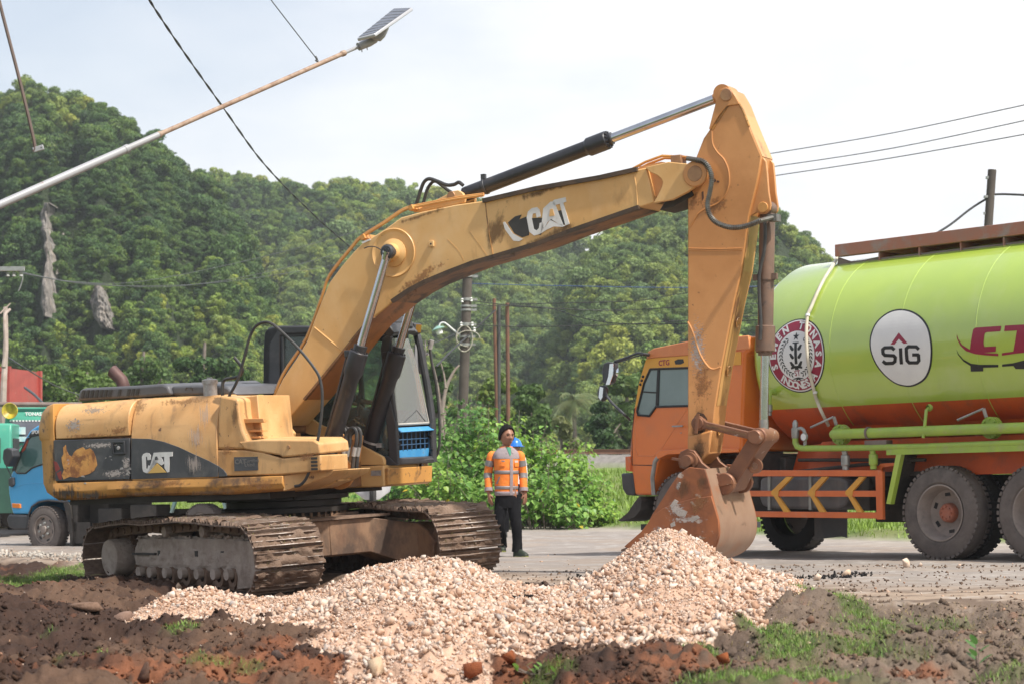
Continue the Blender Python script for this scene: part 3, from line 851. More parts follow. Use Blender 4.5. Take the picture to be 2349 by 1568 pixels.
# ---- trees
def crown_arrays(rng, nleaf, leaf, blobs, rad, zlo, zhi, flatten=.8, col=(.055, .10, .022)):
 """leaf faces spread through a crown of clumps; unit: metres"""
 B = []
 for i in range(blobs):
  a = rng.uniform(0, 2 * PI); r = rad * math.sqrt(rng.uniform(0, 1)) * .75
  zz = rng.uniform(zlo, zhi); k_ = 1 - .55 * abs((zz - (zlo + zhi) / 2) / (zhi - zlo) * 2) ** 2
  B.append((r * k_ * math.cos(a), r * k_ * math.sin(a), zz, rad * rng.uniform(.24, .46)))
 B = np.array(B)
 pick = rng.integers(0, blobs, nleaf)
 d = rng.normal(size=(nleaf, 3)); d[:, 2] = d[:, 2] * .9 + .25; d /= np.linalg.norm(d, axis=1)[:, None]
 rr = B[pick, 3] * rng.uniform(.55, 1.08, nleaf) ** .7
 P = B[pick, :3] + d * rr[:, None] * np.array([1, 1, flatten])
 nrm = d + rng.normal(0, .55, (nleaf, 3)); nrm /= np.linalg.norm(nrm, axis=1)[:, None]
 t = np.cross(nrm, rng.normal(size=(nleaf, 3))); t /= np.linalg.norm(t, axis=1)[:, None]
 b2 = np.cross(nrm, t)
 s = (leaf * rng.uniform(.6, 1.35, nleaf))[:, None]
 V = np.stack([P - t * s * .5, P + b2 * s * .32 + nrm * s * .08, P + t * s * .5, P - b2 * s * .32 + nrm * s * .08], 1).reshape(-1, 3)
 Fq = np.arange(nleaf * 4).reshape(-1, 4)
 tone = rng.uniform(.75, 1.25, blobs)[pick][:, None] * rng.uniform(.7, 1.3, (nleaf, 1))
 c = np.array(col) * tone + np.array([.03, .02, 0]) * (rng.uniform(0, 1, (nleaf, 1)) < .15)
 return V, Fq, np.repeat(c, 4, 0)

proto_col = bpy.data.collections.new('tree_shapes')
def proto(name, V, Fq, Cc, m=None):
 o = bpy.data.objects.new(name, npmesh(name, V, Fq, m or M_leaf, False, Cc)); proto_col.objects.link(o); return o
rt_ = np.random.default_rng(77)
LEAFC = [(.080, .150, .040), (.135, .220, .052), (.195, .285, .062), (.255, .340, .072), (.320, .380, .090), (.235, .325, .100)]
for i in range(6):
 V, Fq, Cc = crown_arrays(rt_, 2600, .50, 14, 3.6, .4, 6.8, .8, LEAFC[i]); proto('crown%d' % i, V, Fq, Cc)
fine_col = bpy.data.collections.new('tree_shapes_fine')
for i in range(5):
 V, Fq, Cc = crown_arrays(rt_, 5200, .27, 24, 3.4, .3, 6.8, .8, LEAFC[i])
 o = bpy.data.objects.new('finecrown%d' % i, npmesh('finecrown', V, Fq, M_leaf, False, Cc)); fine_col.objects.link(o)

def forest(name, P, S, col, nvar, rng, bias=0.0):
 me = bpy.data.meshes.new(name); P = np.asarray(P)
 lv = fbm(P[:, 0], P[:, 1] + P[:, 2] * 2, .022, 3, 61); lv = (lv - .5) * 3.4 + .5 + bias + rng.normal(0, .2, len(P))
 pick = np.clip(lv * nvar, 0, nvar - 1).astype(np.int32)
 me.from_pydata([tuple(p) for p in P], [], [])
 for nm, ty, arr in (('idx', 'INT', pick), ('rot', 'FLOAT', rng.uniform(0, 2 * PI, len(P)).astype(np.float32))):
  a = me.attributes.new(nm, ty, 'POINT'); a.data.foreach_set('value', arr)
 a = me.attributes.new('scl', 'FLOAT_VECTOR', 'POINT'); a.data.foreach_set('vector', np.asarray(S, np.float32).ravel())
 o = obj(name, me)
 ng = bpy.data.node_groups.new(name, 'GeometryNodeTree')
 ng.interface.new_socket('Geometry', in_out='INPUT', socket_type='NodeSocketGeometry')
 ng.interface.new_socket('Geometry', in_out='OUTPUT', socket_type='NodeSocketGeometry')
 gi = ng.nodes.new('NodeGroupInput'); go = ng.nodes.new('NodeGroupOutput')
 ci = ng.nodes.new('GeometryNodeCollectionInfo'); ci.inputs['Collection'].default_value = col
 ci.inputs['Separate Children'].default_value = True; ci.inputs['Reset Children'].default_value = True
 ip = ng.nodes.new('GeometryNodeInstanceOnPoints'); ip.inputs['Pick Instance'].default_value = True
 def na(n, t):
  q = ng.nodes.new('GeometryNodeInputNamedAttribute'); q.data_type = t; q.inputs['Name'].default_value = n; return q.outputs['Attribute']
 cx = ng.nodes.new('ShaderNodeCombineXYZ')
 ng.links.new(na('rot', 'FLOAT'), cx.inputs['Z'])
 ng.links.new(gi.outputs[0], ip.inputs['Points']); ng.links.new(ci.outputs[0], ip.inputs['Instance'])
 ng.links.new(na('idx', 'INT'), ip.inputs['Instance Index']); ng.links.new(cx.outputs[0], ip.inputs['Rotation'])
 ng.links.new(na('scl', 'FLOAT_VECTOR'), ip.inputs['Scale']); ng.links.new(ip.outputs[0], go.inputs[0])
 md = o.modifiers.new('trees', 'NODES'); md.node_group = ng
 return tag(o, kind='stuff')

M_hill = mat('hill_undergrowth', (.022, .040, .010), (.035, .055, .014), .95, scale=.3, bump=1, bscale=1.5, bdist=1)
def hill(name, fname, ridge, base_y, ridge_y, bz, ntree, rng, size=(.8, 1.35), noise_a=6, skip=None, back=90, bias=0.0):
 rp = [r[0] for r in ridge]; ry_ = [r[1] for r in ridge]
 u0, u1 = (rp[0] - CX) / FPX, (rp[-1] - CX) / FPX
 def hz(u, Y):
  px = u * FPX + CX
  wob = (fbm(u * 60, Y * .0, 1, 3, 91) - .5) * 40
  R = ridge_y + wob; Bq = base_y + wob * .6
  zr = (HY - np.interp(px, rp, ry_) - 14) / FPX * R
  t = np.clip((Y - Bq) / (R - Bq), 0, 1)
  z = bz + (zr - bz) * (t ** .8)
  z = z + ((fbm(u * R, Y, .035, 4, 95) - .5) * noise_a * 2 + (np.abs(fbm(u * R, Y, .11, 3, 97) - .5) - .12) * -14) * np.sin(PI * np.clip(t, .0, 1)) ** .6
  z = np.where(Y > R, zr - ((Y - R) / back) ** 1.5 * (zr - bz), z)
  return z
 a, b3 = 130, 90
 uu = np.linspace(u0, u1, a); yy = np.linspace(base_y - 25, ridge_y + back, b3)
 Ug, Yg = np.meshgrid(uu, yy); Zg = hz(Ug, Yg)
 V = np.stack([Ug * Yg, Yg, Zg], -1).reshape(-1, 3)
 ii = np.arange(a * b3).reshape(b3, a)
 q = np.stack([ii[:-1, :-1], ii[:-1, 1:], ii[1:, 1:], ii[1:, :-1]], -1).reshape(-1, 4)
 tag(obj(name, npmesh(name, V, q, M_hill, True)), kind='structure')
 Y = base_y + (ridge_y + 12 - base_y) * rng.uniform(0, 1, ntree) ** .9; u = rng.uniform(u0, u1, ntree)
 z = hz(u, Y)
 px = u * FPX + CX; py = HY - z / Y * FPX
 keep = np.ones(ntree, bool)
 if skip: keep = ~skip(px, py)
 keep &= (px > -400) & (px < 2750)
 s = (size[0] + (size[1] - size[0]) * rng.beta(1.4, 1.9, ntree)) * (1 + .7 * (rng.uniform(0, 1, ntree) < .05))
 S = np.stack([s, s, s * rng.uniform(.75, 1.15, ntree)], -1)
 P = np.stack([u * Y, Y, z - 2.4 * s + rng.uniform(-1, 1.4, ntree) * s], -1)
 forest(fname, P[keep], S[keep], proto_col, 6, rng, bias)
 return hz

rh = np.random.default_rng(21)
def cliffs(px, py):
 a = (np.abs(px - 106) < 12) & (py > 420) & (py < 770)
 b = (np.abs(px - 234) < 17) & (py > 630) & (py < 790)
 return a | b
LH = hill('hill', 'hill_forest', [(-420, 260), (-150, 235), (0, 224), (70, 215), (130, 225), (200, 240), (260, 268), (300, 300), (325, 345), (380, 362), (420, 392), (470, 420), (560, 560), (640, 760), (720, 960), (800, 1100)],
 185, 262, -1, 6000, rh, (.16, .44), 7, cliffs, 60, -.14)
hill('hill', 'hill_forest', [(240, 520), (380, 450), (450, 425), (530, 412), (600, 432), (700, 446), (830, 434), (920, 440), (1000, 462), (1100, 478), (1200, 512), (1290, 560), (1350, 602), (1420, 640), (1560, 740), (1800, 900)],
 270, 400, -1, 7500, rh, (.24, .58), 10, None, 90, .06)
hill('hill', 'hill_forest', [(1180, 980), (1280, 760), (1330, 620), (1372, 562), (1429, 520), (1500, 506), (1560, 498), (1640, 490), (1720, 505), (1790, 540), (1850, 558), (1880, 600), (1950, 680), (2080, 800), (2350, 880), (2700, 930)],
 200, 300, -1, 5000, rh, (.20, .52), 8, None, 70, .0)
# low wood on the plain in front of the hills
N = 900
Y = rh.uniform(92, 190, N); u = rh.uniform(-.27, .27, N); X = u * Y
s = rh.uniform(.35, .9, N) * np.interp(Y, [92, 120, 190], [.5, .8, 1.2]); pxx = u * FPX + CX
s *= np.interp(pxx, [0, 300, 1000, 1200, 1500, 2348], [1.1, 1.1, .85, .6, .62, .8])
z0 = np.full(N, -2.0)
forest('plain_wood', np.stack([X, Y, z0 - .3], -1), np.stack([s, s, s * rh.uniform(.7, 1.15, N)], -1), fine_col, 5, rh, .08)

# limestone cliffs showing through the forest
M_cliff = mat('limestone_cliff', (.34, .30, .26), (.24, .22, .20), .95, scale=.3, bump=1, bscale=.8, bdist=.5,
 layers=[((.06, .055, .05), .5, .48, .6, (3, 3, .3), .9), ((.48, .38, .28), .4, .55, .7, (2, 2, .5), .6)])
def cliff(P, Y0, depth, label):
 n = 26; V = []; rows = 34
 ymin = min(p[1] for p in P); ymax = max(p[1] for p in P)
 for j in range(rows):
  py = ymin + (ymax - ymin) * j / (rows - 1)
  L = np.interp(py, [p[1] for p in P], [p[0] for p in P]) + 6 * mnoise.noise(Vector((py * .05, 9, 0))); R = np.interp(py, [p[1] for p in P], [p[2] for p in P])
  for i in range(n):
   t = i / (n - 1); px = L + (R - L) * t
   bulge = math.sin(PI * t) ** .5
   yg = np.arange(170, 300, .7); uq = (px - CX) / FPX; Y0 = yg[np.argmax(LH(np.full(len(yg), uq), yg) >= (HY - py) / FPX * yg)] - 1.5
   Y = Y0 - depth * bulge - 1.6 * abs(mnoise.fractal(Vector((px * .10, py * .02, 3)), 1, 2, 4))
   q = Wp(px, py, Y); V.append(tuple(q))
 ii = np.arange(n * rows).reshape(rows, n)
 q = np.stack([ii[:-1, :-1], ii[:-1, 1:], ii[1:, 1:], ii[1:, :-1]], -1).reshape(-1, 4)
 # close the back
 V = np.array(V); Vb = V.copy(); Vb[:, 1] += 9
 fb = q[:, ::-1] + len(V)
 edge = [(ii[j, 0], ii[j + 1, 0], ii[j + 1, 0] + len(V), ii[j, 0] + len(V)) for j in range(rows - 1)] + [(ii[j + 1, -1], ii[j, -1], ii[j, -1] + len(V), ii[j + 1, -1] + len(V)) for j in range(rows - 1)]
 edge += [(ii[0, i + 1], ii[0, i], ii[0, i] + len(V), ii[0, i + 1] + len(V)) for i in range(n - 1)] + [(ii[-1, i], ii[-1, i + 1], ii[-1, i + 1] + len(V), ii[-1, i] + len(V)) for i in range(n - 1)]
 o = obj('rock_face', npmesh('rock_face', np.concatenate([V, Vb]), np.concatenate([q, fb, np.array(edge)]), M_cliff, True))
 return tag(o, label, 'cliff', None, 'structure')
cliff([(100, 465, 114), (92, 500, 110), (98, 540, 112), (106, 600, 116), (96, 650, 118), (93, 700, 114), (100, 725, 110)], 199, 2.0, 'tall narrow pale cliff showing through the forest of the left hill')
cliff([(214, 655, 230), (206, 690, 250), (214, 725, 262), (232, 752, 256)], 193, 1.6, 'short grey cliff with dark streaks low on the left hill')

# ---- single trees in front of the wood
M_bark = mat('grey_bark', (.16, .125, .10), (.24, .2, .17), .9, scale=4, bump=.6, bscale=20)
M_barkp = mat('pale_bark', (.42, .34, .30), (.3, .24, .2), .9, scale=4, bump=.4, bscale=20)
def tree(px, Y, top, wide, label, nleaf=2600, leaf=.2, col=(.07, .13, .03), base=-1.5, seed=1):
 rng = np.random.default_rng(seed)
 x = (px - CX) / FPX * Y; ztop = (HY - top) / FPX * Y
 H = ztop - base; rad = wide / 2 / FPX * Y
 r = root('tree', Matrix.Translation((x, Y, base)), label, 'tree', 'single trees along the foot of the hills')
 m = MB(); m.tube(bez([(0, 0, 0), (.1 * rad, 0, H * .3), (-.05 * rad, 0, H * .6), (0, 0, H * .85)], 4), [max(.05, .03 * H * (1 - i / 16)) for i in range(13)], 8)
 for k in range(5):
  a = k * 1.3 + seed; z0 = H * (.25 + .06 * k)
  m.tube(bez([(0, 0, z0), (rad * .35 * math.cos(a), rad * .35 * math.sin(a), z0 + H * .12), (rad * .7 * math.cos(a), rad * .6 * math.sin(a), z0 + H * .20)], 4), [.016 * H, .015 * H, .013 * H, .012 * H, .010 * H, .008 * H, .006 * H, .005 * H, .004 * H][:9], 6)
 m.build('trunk', M_bark, r)
 V, Fq, Cc = crown_arrays(rng, nleaf, leaf, 18, rad, H * .22, H * .86, .75, col)
 obj('crown', npmesh('crown', V, Fq, M_leaf, False, Cc), r)
for i, (px, Y, top, wide, c, lb) in enumerate([
 (1140, 88, 815, 120, (.10, .155, .035), 'light green bushy tree behind the thin poles, left of the palm'),
 (1215, 96, 850, 130, (.095, .15, .03), 'bright yellow green tree to the right of the thin poles'),
 (1290, 84, 930, 90, (.13, .14, .055), 'olive dry bush in front of the coconut palm'),
 (1390, 90, 880, 110, (.055, .10, .03), 'dark rounded tree between the palm and the orange cab'),
 (1440, 96, 810, 120, (.075, .12, .035), 'tall tree right behind the mirrors of the orange cab'),
 (1010, 92, 790, 110, (.08, .14, .03), 'fresh green tree behind the excavator cab window'),
 (930, 100, 800, 130, (.06, .11, .025), 'green tree seen through the excavator cab'),
 (200, 110, 800, 190, (.085, .14, .03), 'broad light green tree above the engine hood exhaust, left of it'),
 (330, 118, 745, 190, (.075, .13, .028), 'rounded green tree right of the exhaust pipe'),
 (470, 112, 720, 170, (.07, .125, .03), 'green tree left of the excavator handrail'),
 (560, 104, 800, 140, (.09, .15, .035), 'bright green tree left of the black cab frame'),
 (80, 105, 800, 170, (.075, .13, .035), 'feathery green tree behind the red container'),
 (1500, 100, 760, 140, (.07, .12, .03), 'green tree behind the roof of the orange cab'),
 (1820, 110, 700, 150, (.06, .11, .03), 'tree between the arm of the excavator and the green tank')]):
 tree(px, Y, top, wide, lb, 5200, .26 if Y > 90 else .22, tuple(q * 1.25 for q in c), -1.6, 30 + i)

# coconut palm
x, Y = (1315 - CX) / FPX * 112, 112
r = root('palm_tree', Matrix.Translation((x, Y, -1.5)), 'coconut palm with drooping yellowish fronds in front of the hill', 'palm tree')
ztop = (HY - 915) / FPX * Y + 1.5
m = MB(); m.tube(bez([(.3, 0, 0), (.1, 0, ztop * .5), (0, 0, ztop)], 6), [.16 - .005 * i for i in range(13)], 8); m.build('trunk', M_bark, r)
rp_ = random.Random(4)
M_palm = mat('palm_frond', (.07, .115, .03), (.14, .15, .05), .6, scale=1.5)
for k in range(22):
 a = k * 2.4; L = rp_.uniform(1.5, 2.1); el = rp_.uniform(-.5, 1.0)
 pth = [Vector((math.cos(a) * L * t * math.cos(el * (1 - t)), math.sin(a) * L * t * math.cos(el * (1 - t)), ztop + L * (math.sin(el) * t - 1.0 * t * t * .75))) for t in [i / 9 for i in range(10)]]
 m = MB(); m.tube(pth, [.022 * (1 - i / 11) for i in range(10)], 4)
 for i in range(1, 10):
  d = (pth[i] - pth[i - 1]).normalized(); sd = d.cross(Vector((0, 0, 1))).normalized()
  for j in range(3):
   p = pth[i - 1].lerp(pth[i], j / 3)
   for sgn in (-1, 1):
    tip = p + sd * sgn * .42 * math.sin(PI * min(1, (i + 1) / 10.5)) + d * .2 + Vector((0, 0, -.22))
    m.add([p - d * .03, p + d * .03, tip], [(0, 1, 2)])
 m.build('frond', M_palm, r, smooth=0)

# bare forked trees
def bare(px, Y, py0, limbs, label, m_, cat='tree', name='bare_tree'):
 r = root(name, Matrix.Translation(Wp(px, py0, Y)), label, cat)
 o0 = Wp(px, py0, Y); m = MB()
 for L, ra, rb in limbs:
  P = [Wp(a, b, Y) - o0 + Vector((0, .15 * i, 0)) for i, (a, b) in enumerate(L)]
  q = bez(P, 4); m.tube(q, [ra + (rb - ra) * i / (len(q) - 1) for i in range(len(q))], 8)
 m.build('trunk', m_, r)
bare(1012, 52, 1150, [([(1012, 1150), (1014, 1000), (1013, 950)], .09, .07), ([(1013, 950), (1005, 900), (996, 855), (990, 830)], .055, .02), ([(1013, 950), (1022, 890), (1040, 850), (1052, 835)], .055, .02), ([(1022, 890), (1018, 860), (1010, 830)], .03, .015)],
 'bare forked grey tree behind the shrubs, left of the big wooden pole', M_bark)
bare(4, 46, 1080, [([(4, 1080), (4, 900), (3, 842), (2, 780), (-3, 700)], .075, .05), ([(8, 842), (10, 800), (4, 750), (0, 720), (8, 705)], .05, .03), ([(0, 720), (20, 695)], .02, .012)],
 'pale leafless trunk at the left edge above the red container', M_barkp)

# ---- broad-leaved shrubs behind the man
def shrub(px, py, Y, H, wide, nst, nlf, seed, label, grp='broad leaved shrubs on the verge'):
 rng = random.Random(seed)
 x = (px - CX) / FPX * Y
 z = G(x, Y); r = root('shrub', Matrix.Translation((x, Y, z - .03)), label, 'shrub', grp)
 st = MB(); V = []; Fc = []; Cc = []
 tops = []
 for k in range(nst):
  a = rng.uniform(0, 2 * PI); rr = wide * .5 * math.sqrt(rng.uniform(.02, 1)); h = H * rng.uniform(.55, 1.0) * (1 - .35 * (rr / (wide * .5)) ** 2)
  b0 = Vector((math.cos(a) * rr * .35, math.sin(a) * rr * .35, 0)); b1 = Vector((math.cos(a) * rr, math.sin(a) * rr, h))
  P = bez([b0, b0.lerp(b1, .5) + Vector((rng.uniform(-.1, .1), 0, .12 * h)), b1], 5)
  st.tube(P, [.014 - .001 * i for i in range(len(P))], 5)
  for i in range(int(nlf / nst)):
   t = rng.uniform(.12, 1) ** .8; p = P[min(int(t * (len(P) - 1)), len(P) - 1)]
   aa = rng.uniform(0, 2 * PI); off = Vector((math.cos(aa), math.sin(aa), rng.uniform(-.3, .5))) * rng.uniform(.03, .26)
   p = p + off
   s = rng.uniform(.06, .145) * (1.0 if t < .92 else .7)
   d = Vector((math.cos(aa), math.sin(aa), rng.uniform(-1.3, -.1))).normalized()
   sd = d.cross(Vector((0, 0, 1))).normalized(); up = sd.cross(d)
   sd = (sd + up * rng.uniform(-.5, .5)).normalized(); up = sd.cross(d)
   b0_ = len(V)
   for (l_, w_, u_) in ((0, 0, 0), (.12, .36, .08), (.45, .45, .10), (.8, .2, .04), (1.1, 0, -.06), (.8, -.2, .04), (.45, -.45, .10), (.12, -.36, .08)):
    V.append(tuple(p + d * l_ * s + sd * w_ * s + up * u_ * s))
   V.append(tuple(p + d * .5 * s))
   Fc += [(b0_ + q, b0_ + (q + 1) % 8, b0_ + 8) for q in range(8)]
   g = rng.random()
   c = (.22, .38, .09) if g < .6 else ((.12, .25, .05) if g < .88 else ((.27, .40, .10) if g < .988 else (.55, .42, .06)))
   br = rng.uniform(.8, 1.2)
   Cc += [tuple(q * br for q in c)] * 9
 st.build('stems', M_bark, r)
 obj('foliage', npmesh('foliage', V, Fc, M_shrub, False, np.array(Cc)), r)
SH = [(905, 46.5, 1.5, 2.0), (960, 47, 1.9, 2.0), (1010, 45.5, 2.15, 2.0), (1052, 46.5, 2.75, 1.6), (1100, 45.5, 2.3, 2.2), (1160, 45.8, 2.25, 2.2), (1225, 45.6, 2.05, 2.0), (1280, 45.4, 1.9, 1.8), (1315, 45, 1.6, 1.2), (1140, 43.8, 1.5, 2.6), (1240, 43.6, 1.3, 2.2), (1010, 43.9, 1.4, 2.4), (1350, 44.5, .95, 1.0), (1320, 43.2, .6, 1.3), (1378, 44, .42, .8)]
LB = ['shrub with broad leaves under the front of the excavator cab', 'broad leaved shrub directly right of the cab step', 'broad leaved shrub below the bare forked tree', 'tallest shrub with yellowing leaves, reaching up the big wooden pole', 'dense leafy shrub at the foot of the big wooden pole', 'dense shrub right behind the man in the orange jacket', 'leafy shrub behind the right shoulder of the man', 'leafy shrub right of the man, second from the end', 'taller end shrub in line with the palm', 'low front shrub behind the man in orange', 'low front shrub behind the white rock', 'low front shrub above the far track', 'small outlying shrub before the railway', 'low weedy shrub on the grass right of the rocks', 'smallest shrub, farthest right by the orange truck']
for i, (px, Y, H, w) in enumerate(SH):
 shrub(px, 1190, Y, H * 1.24, w * 1.0, 20 if H > 1 else 12, int(620 * w * max(.6, H / 2)), 60 + i, LB[i])
# young plants in the foreground
for i, (px, py, s, lb) in enumerate([(2240, 1535, .9, 'young plant with broad leaves in the earth at bottom right'), (1235, 1552, .5, 'small light green weed at the bottom edge of the gravel heap')]):
 x, y, z = hit(px, py); r = root('young_plant', Matrix.Translation((x, y, z)), lb, 'plant')
 rr = random.Random(i); V = []; Fc = []; m = MB()
 for k in range(6 if i == 0 else 16):
  a = k * 2.1; d = Vector((math.cos(a), math.sin(a) * .6, rr.uniform(.2, .9))).normalized(); sd = d.cross(Vector((0, 0, 1))).normalized()
  p = Vector((math.cos(a) * .01, 0, .02 + .02 * k * (.5 if i else 1))) if i == 0 else Vector((rr.uniform(-.12, .12), rr.uniform(-.05, .05), rr.uniform(0, .05)))
  L = (.085 if i == 0 else .05) * rr.uniform(.8, 1.2); b0_ = len(V); up = sd.cross(d)
  m.tube([(p.x * .3, p.y * .3, 0), tuple(p)], .0025, 5)
  for (l_, w_, u_) in ((0, 0, 0), (.2, .2, .03), (.5, .27, .05), (.8, .17, .02), (1, 0, -.05), (.8, -.17, .02), (.5, -.27, .05), (.2, -.2, .03), (.5, 0, 0)): V.append(tuple(p + d * l_ * L + sd * w_ * L + up * u_ * L))
  Fc += [(b0_ + q, b0_ + (q + 1) % 8, b0_ + 8) for q in range(8)]
 m.build('stem', M_bark, r); obj('leaves', npmesh('leaves', V, Fc, M_shrub, False, np.tile([[.16, .30, .07]], (len(V), 1))), r)

# ---- thin humid air
hzm = bpy.data.materials.new('thin_haze'); hzm.use_nodes = True; t_ = hzm.node_tree; t_.nodes.clear()
o_ = t_.nodes.new('ShaderNodeOutputMaterial'); v_ = t_.nodes.new('ShaderNodeVolumePrincipled')
v_.inputs['Color'].default_value = (.84, .88, .92, 1); v_.inputs['Density'].default_value = .00045; v_.inputs['Anisotropy'].default_value = .3
t_.links.new(v_.outputs[0], o_.inputs['Volume'])
b = MB(); b.span((-2700, -2700, -3.2), (2700, 2700, 90)); hb_ = b.build('haze', hzm, smooth=0); tag(hb_, kind='stuff')
# ================================================================== EXCAVATOR
def rad(d): return math.radians(d)
EX = Frame((-2.52, 24.3, -1.2), (math.cos(rad(26)), -math.sin(rad(26))), (.033, .03))
KX = Frame((-2.51, 24.3, -1.25), (math.cos(rad(55)), -math.sin(rad(55))), (.025, .06))
ex = root('excavator', EX.M, 'weathered yellow crawler excavator with black cylinders and its arm reaching down to the gravel heap', 'excavator')
KE = EX.I @ KX.M

def ebuild(m, name, mt, parent=None, **k):
 return m.build(name, mt, parent or ex, **k)

def decal(name, polys, plane_y, parent, mats, thick=.004, fr=EX):
 """flat print: polygons in photo pixels laid on a side plane; mats per polygon"""
 m = MB()
 for i, (P, mi) in enumerate(polys):
  m.prism(fr.pts(P, plane_y), plane_y - thick * (1 + mi * .6), plane_y + .001, mi)
 return m.build(name, mats, parent, smooth=0)

# ---- boom
BH = .27
boomT = [(612, 957), (627, 912), (648, 868), (680, 821), (703, 783), (721, 733), (738, 689), (756, 647), (783, 611), (811, 578), (829, 560), (884, 525), (920, 499), (968, 486), (1045, 470), (1110, 461), (1231, 433), (1376, 408), (1462, 389), (1482, 385)]
boomB = [(1500, 465), (1466, 476), (1376, 507), (1304, 532), (1231, 560), (1133, 589), (1085, 603), (1030, 624), (975, 647), (939, 666), (902, 691), (858, 728), (844, 739), (812, 777), (787, 809), (744, 862), (700, 915), (648, 977)]
P = EX.pts(boomT + boomB, -BH)
m = MB(); m.prism(P, -BH, BH, 0, mside=0)
boom = ebuild(m, 'boom', M_yel, bevel=.012)
# welded flange lips along top and bottom edges, the lower ones sooty
def lip(L, y, w, t, mt, name):
 m = MB(); Q = [Vector((a, y, b)) for a, b in EX.pts(L, -BH)]
 for i in range(len(Q) - 1):
  a, b = Q[i], Q[i + 1]; d = (b - a).normalized(); n = Vector((-d.z, 0, d.x))
  e = d * .004
  m.add([a - e + Vector((0, -w / 2, 0)) - n * t, a - e + Vector((0, w / 2, 0)) - n * t, a - e + Vector((0, w / 2, 0)) + n * t, a - e + Vector((0, -w / 2, 0)) + n * t,
   b + e + Vector((0, -w / 2, 0)) - n * t, b + e + Vector((0, w / 2, 0)) - n * t, b + e + Vector((0, w / 2, 0)) + n * t, b + e + Vector((0, -w / 2, 0)) + n * t],
   [(0, 1, 2, 3), (7, 6, 5, 4), (0, 4, 5, 1), (1, 5, 6, 2), (2, 6, 7, 3), (3, 7, 4, 0)])
 return m.build(name, mt, boom, smooth=0)
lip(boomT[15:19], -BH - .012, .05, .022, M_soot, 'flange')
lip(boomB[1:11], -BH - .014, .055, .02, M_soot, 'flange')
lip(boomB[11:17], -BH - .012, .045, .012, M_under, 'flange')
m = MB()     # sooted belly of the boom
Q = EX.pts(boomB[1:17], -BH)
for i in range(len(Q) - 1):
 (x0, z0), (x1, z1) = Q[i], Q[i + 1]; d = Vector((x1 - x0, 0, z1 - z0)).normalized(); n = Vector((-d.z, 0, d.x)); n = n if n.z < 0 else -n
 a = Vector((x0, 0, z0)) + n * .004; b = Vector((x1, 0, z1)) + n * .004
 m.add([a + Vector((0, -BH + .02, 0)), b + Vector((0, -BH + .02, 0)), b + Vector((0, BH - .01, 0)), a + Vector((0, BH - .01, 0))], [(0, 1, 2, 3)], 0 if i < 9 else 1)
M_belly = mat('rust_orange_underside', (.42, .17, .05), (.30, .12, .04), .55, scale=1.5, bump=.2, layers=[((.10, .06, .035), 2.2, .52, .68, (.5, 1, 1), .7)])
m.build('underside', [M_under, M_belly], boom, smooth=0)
# weld seams across the side
def seam(pts, y, r, mt, name='weld_seam', parent=None, closed=False):
 m = MB(); Q = [(a, y, b) for a, b in EX.pts(pts, y)]
 m.tube(bez(Q, 4) if len(Q) > 2 else Q, r, 6); return m.build(name, mt, parent or boom)
seam([(1113, 463), (1118, 510), (1131, 588)], -BH, .006, M_yrust)
seam([(1452, 392), (1459, 430), (1462, 476)], -BH, .007, M_yel)
seam([(721, 751), (750, 775), (789, 808)], -BH, .010, M_yel)
seam([(634, 921), (655, 935), (667, 947)], -BH, .008, M_yel)
# round boss plate with the boom cylinder pin
cx_, cz_ = EX.pt(903, 580, -BH)
m = MB(); m.lathe([(.255, 0), (.262, .008), (.255, .016), (.245, .008), (.235, .004), (.225, 0)], (cx_, -BH - .001, cz_), (0, -1, 0), 40)
m.lathe([(.15, 0), (.15, .02), (.10, .05), (.09, .13), (0.0, .132)], (cx_, -BH, cz_), (0, -1, 0), 32); m.build('boss_plate', M_yel, boom)
px_, pz_ = EX.pt(890, 578, -.42)
m = MB(); m.lathe([(0, 0), (.072, 0), (.078, .01), (.078, .13), (.06, .145), (0, .145)], (px_, -.32, pz_), (0, -1, 0), 24)
for k in range(4): m.lathe([(.014, 0), (.014, .012), (0, .012)], (px_ + .03 * math.cos(k * PI / 2 + .6), -.465, pz_ + .03 * math.sin(k * PI / 2 + .6)), (0, -1, 0), 8)
m.build('pin_cap', M_blk, boom)
seam([(835, 570), (846, 566), (862, 567), (876, 575)], -.33, .006, M_hose, 'grease_line')
x, z = EX.pt(991, 560, -BH); m = MB(); m.box((x, -BH - .015, z), (.055, .03, .06)); m.build('bracket_block', M_yel, boom, bevel=.004)
m = MB(); m.lathe([(.010, 0), (.010, .002), (0, .002)], (x, -BH - .031, z), (0, -1, 0), 10); m.build('bolt_hole', M_decb, boom)
for L in ([(1026, 549), (1050, 574), (1064, 598)], [(1077, 532), (1098, 560), (1117, 587)]): seam(L, -BH, .0022, M_yrust, 'scratch')
# patched lettering on the boom
CATb = [
 ([(1154, 511), (1158, 509), (1176, 536), (1199, 549), (1191, 554), (1178, 553), (1168, 540), (1158, 526)], 1),
 ([(1165, 511), (1181, 497), (1196, 493), (1191, 504), (1208, 497), (1214, 501), (1213, 540), (1197, 545), (1180, 536)], 0),
 ([(1214, 501), (1250, 500), (1262, 488), (1290, 482), (1297, 512), (1290, 518), (1275, 510), (1258, 503), (1240, 540), (1222, 535)], 0),
]
C1 = [(1208, 499), (1211, 486), (1220, 478), (1232, 476), (1238, 482), (1240, 497), (1231, 500), (1229, 489), (1222, 491), (1220, 502), (1225, 526), (1231, 529), (1236, 524), (1238, 512), (1246, 510), (1247, 524), (1239, 537), (1225, 541), (1214, 532)]
A1 = [(1246, 479), (1263, 463), (1271, 463), (1292, 516), (1290, 519), (1278, 512), (1264, 503), (1256, 510), (1249, 524), (1244, 534), (1240, 536)]
